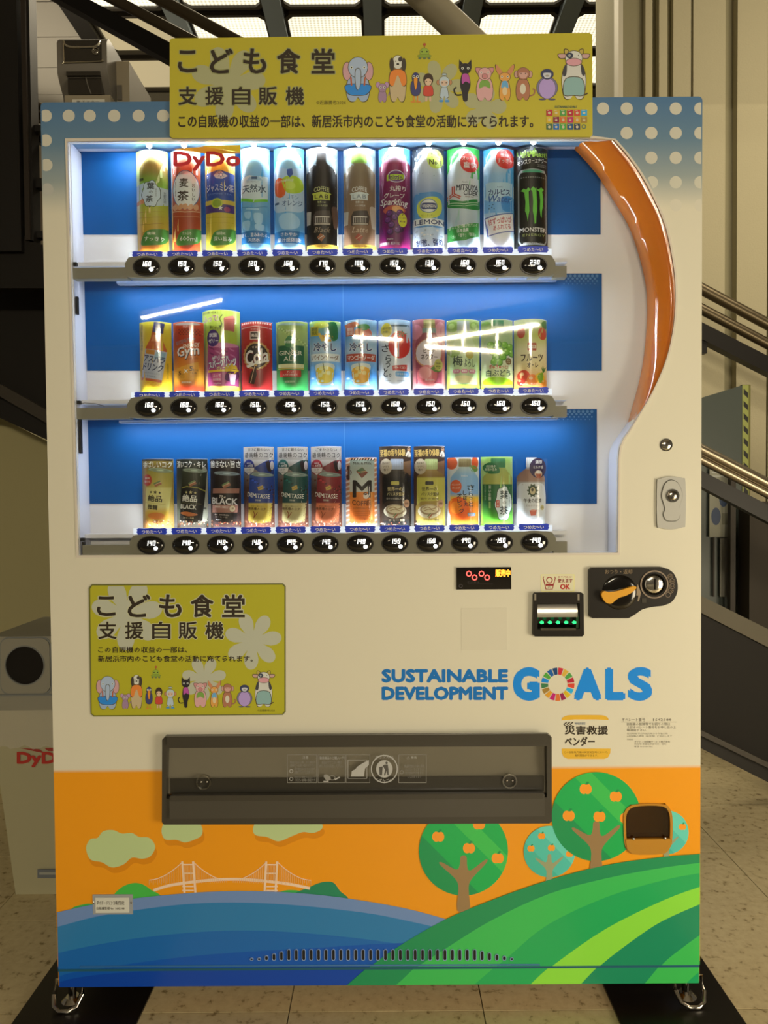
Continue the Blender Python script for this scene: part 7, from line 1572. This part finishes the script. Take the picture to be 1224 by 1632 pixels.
def r3_11(A, x0, y0, x1, y1):
    A.grad([(x0, y0), (x1, y0), (x1, y1), (x0, y1)], [(y0, '#98cc60'), (180, '#c0dc94'), (y1, '#8cc84c')])
    A.part('drink_picture'); bottle(A, 814, 976, 138, 580, [(186, '#a8b868'), (262, '#b0b45c'), (276, '#b8bc60'), (279, '#2c6c3c'), (380, '#2c7440'), (440, '#4c9c30'), (500, '#6cb828')], '#3c8458', .46, 50, 896, .5, 60)
    A.part('leaf_badge').blob([(816, 180), (850, 160), (890, 176), (904, 214), (860, 222), (826, 210)], '#2c7848'); A.T('石臼挽き\n抹茶の旨み', 826, 174, 888, 206, '#e8f4d8', bold=.02, res=1)
    q = [(926+(48+4*math.sin(k*math.pi/2+.6))*math.cos(2*math.pi*k/26), 382+(94+5*math.sin(k*math.pi/2+.6))*math.sin(2*math.pi*k/26)) for k in range(26)]
    A.part('label_print').blob(q, '#203c2c'); A.blob([(926+(a-926)*.93, 382+(b-382)*.965) for a, b in q], '#d8e4e8'); A.rect(884, 364, 902, 404, '#c84838'); A.V('濃い味', 887, 368, 899, 400, '#f4e8e0', res=1)
    A.part('label_lettering').T('葉', 906, 312, 950, 358, '#28383c', bold=.045); A.T('の', 920, 368, 940, 386, '#28383c', bold=.04); A.T('茶', 904, 396, 950, 442, '#28383c', bold=.045); A.V('深い余韻', 844, 284, 858, 366, '#e4f0dc', bold=.02, res=1); A.V('石臼挽き抹茶', 824, 282, 831, 366, '#b8d4b0', res=1); A.V('京都宇治', 958, 346, 964, 400, '#5c7c78', res=1); A.rect(846, 372, 856, 408, '#a8cc84')
def r3_12(A, x0, y0, x1, y1):
    A.part('drink_picture'); bottle(A, 1000, 1152, 134, 560, [(190, '#c0c4c4'), (200, '#a07c6c'), (260, '#a88878'), (268, '#b4b0ac'), (300, '#d0d4d8'), (440, '#dce0e4'), (500, '#c0c8cc')], '#dce4ec', .36, 52, 1076, .36, 60)
    A.part('label_print').blob([(1004, 290), (1076, 270), (1150, 290), (1148, 440), (1076, 470), (1006, 446)], '#dce0e4'); A.ell(1082, 312, 23, 30, '#3c4c3c'); A.ell(1082, 314, 15, 20, '#c8bc94'); A.ell(1080, 308, 7, 9, '#4c4438')
    for k in range(10): A.ell(1082+26*math.cos(k*.63), 312+32*math.sin(k*.63), 5, 5, '#4c5c40', n=8); A.layer -= 1
    A.layer += 1
    A.part('label_lettering').T('午後の紅茶', 1034, 354, 1132, 378, '#34302c', bold=.035); A.T('ミルクティー', 1046, 388, 1120, 400, '#6c645c', res=1); A.poly([(1064, 420), (1104, 416), (1098, 446), (1072, 448)], '#c86850'); A.ell(1084, 420, 14, 5, '#d8907c'); A.ell(1136, 404, 11, 14, '#c8c08c'); A.T('低糖', 1129, 399, 1143, 408, '#5c5430', res=1); A.T('紅茶飲料', 1066, 462, 1104, 470, '#7c7870', res=1)
    p = A.cur; A.part('badge_print').poly([(1112+48*math.cos(a), 190+54*math.sin(a)) for a in [2*math.pi*k/24 for k in range(24)] if True], '#342450'); A.T('濃厚', 1096, 148, 1136, 168, '#f4f0f4', bold=.03, res=1); A.T('ミルク感', 1084, 176, 1142, 194, '#f4f0f4', bold=.03, res=1); A.ell(1114, 222, 22, 20, '#d8c0a8'); A.poly([(1098, 222), (1132, 222), (1126, 246), (1104, 246)], '#a8583c'); A.ell(1114, 212, 17, 8, '#f0e8e0'); A.part(p)
D3 = [((150, 142, 326, 500), 'golden coffee can picture with three stars and red round badge', r3_1),
      ((337, 142, 512, 500), 'black coffee can picture with three stars above white BLACK lettering', r3_2),
      ((522, 142, 692, 500), 'black coffee can picture with two pink-brown bands', r3_3),
      ((703, 76, 874, 500), 'tall card with a blue and yellow small coffee can', demitasse('#28489c', '#243c84', '#3c64b0', '#d0b84c', '甘さに頼らない', '#242c6c')),
      ((887, 76, 1058, 500), 'tall card with a dark green and cream small coffee can', demitasse('#1c5450', '#1c4444', '#2c6c60', '#c4b880', '甘さに頼らない', '#1c5450')),
      ((1070, 74, 1240, 500), 'tall card with a dark red and orange small coffee can', demitasse('#8c2c30', '#742028', '#a04038', '#d87c50', 'ごまかさない', '#8c2830')),
      ((70, 134, 242, 496), 'orange and white milk coffee can picture with a big black M', r3_7),
      ((253, 72, 428, 496), 'tall brown card with a black coffee bottle and grey-blue cap', barista(True)),
      ((440, 72, 612, 496), 'tall brown card with a yellow-green coffee bottle', barista(False)),
      ((624, 134, 798, 494), 'orange juice bottle picture, pale blue top, with black brush lettering', r3_10),
      ((806, 130, 980, 492), 'dark green tea bottle picture with white cloud-shaped label, bottom shelf', r3_11),
      ((1000, 134, 1164, 492), 'milk tea bottle picture with dark violet round badge and clear surround', r3_12)]
for row, D in enumerate((D1, D2, D3)):
    for i, (bx_, lab, fn) in enumerate(D):
        cl = (row == 2 and i == 11)
        card(row, i, bx_[0], bx_[1], bx_[2], bx_[3]+16, lab, fn, name='sample_drink', clear=cl, base=None if cl else '#e8ecf0', sleeve=(985, 142, 1168) if cl else (bx_[0]-3, 148, bx_[2]+3) if bx_[1] < 100 and row else None)
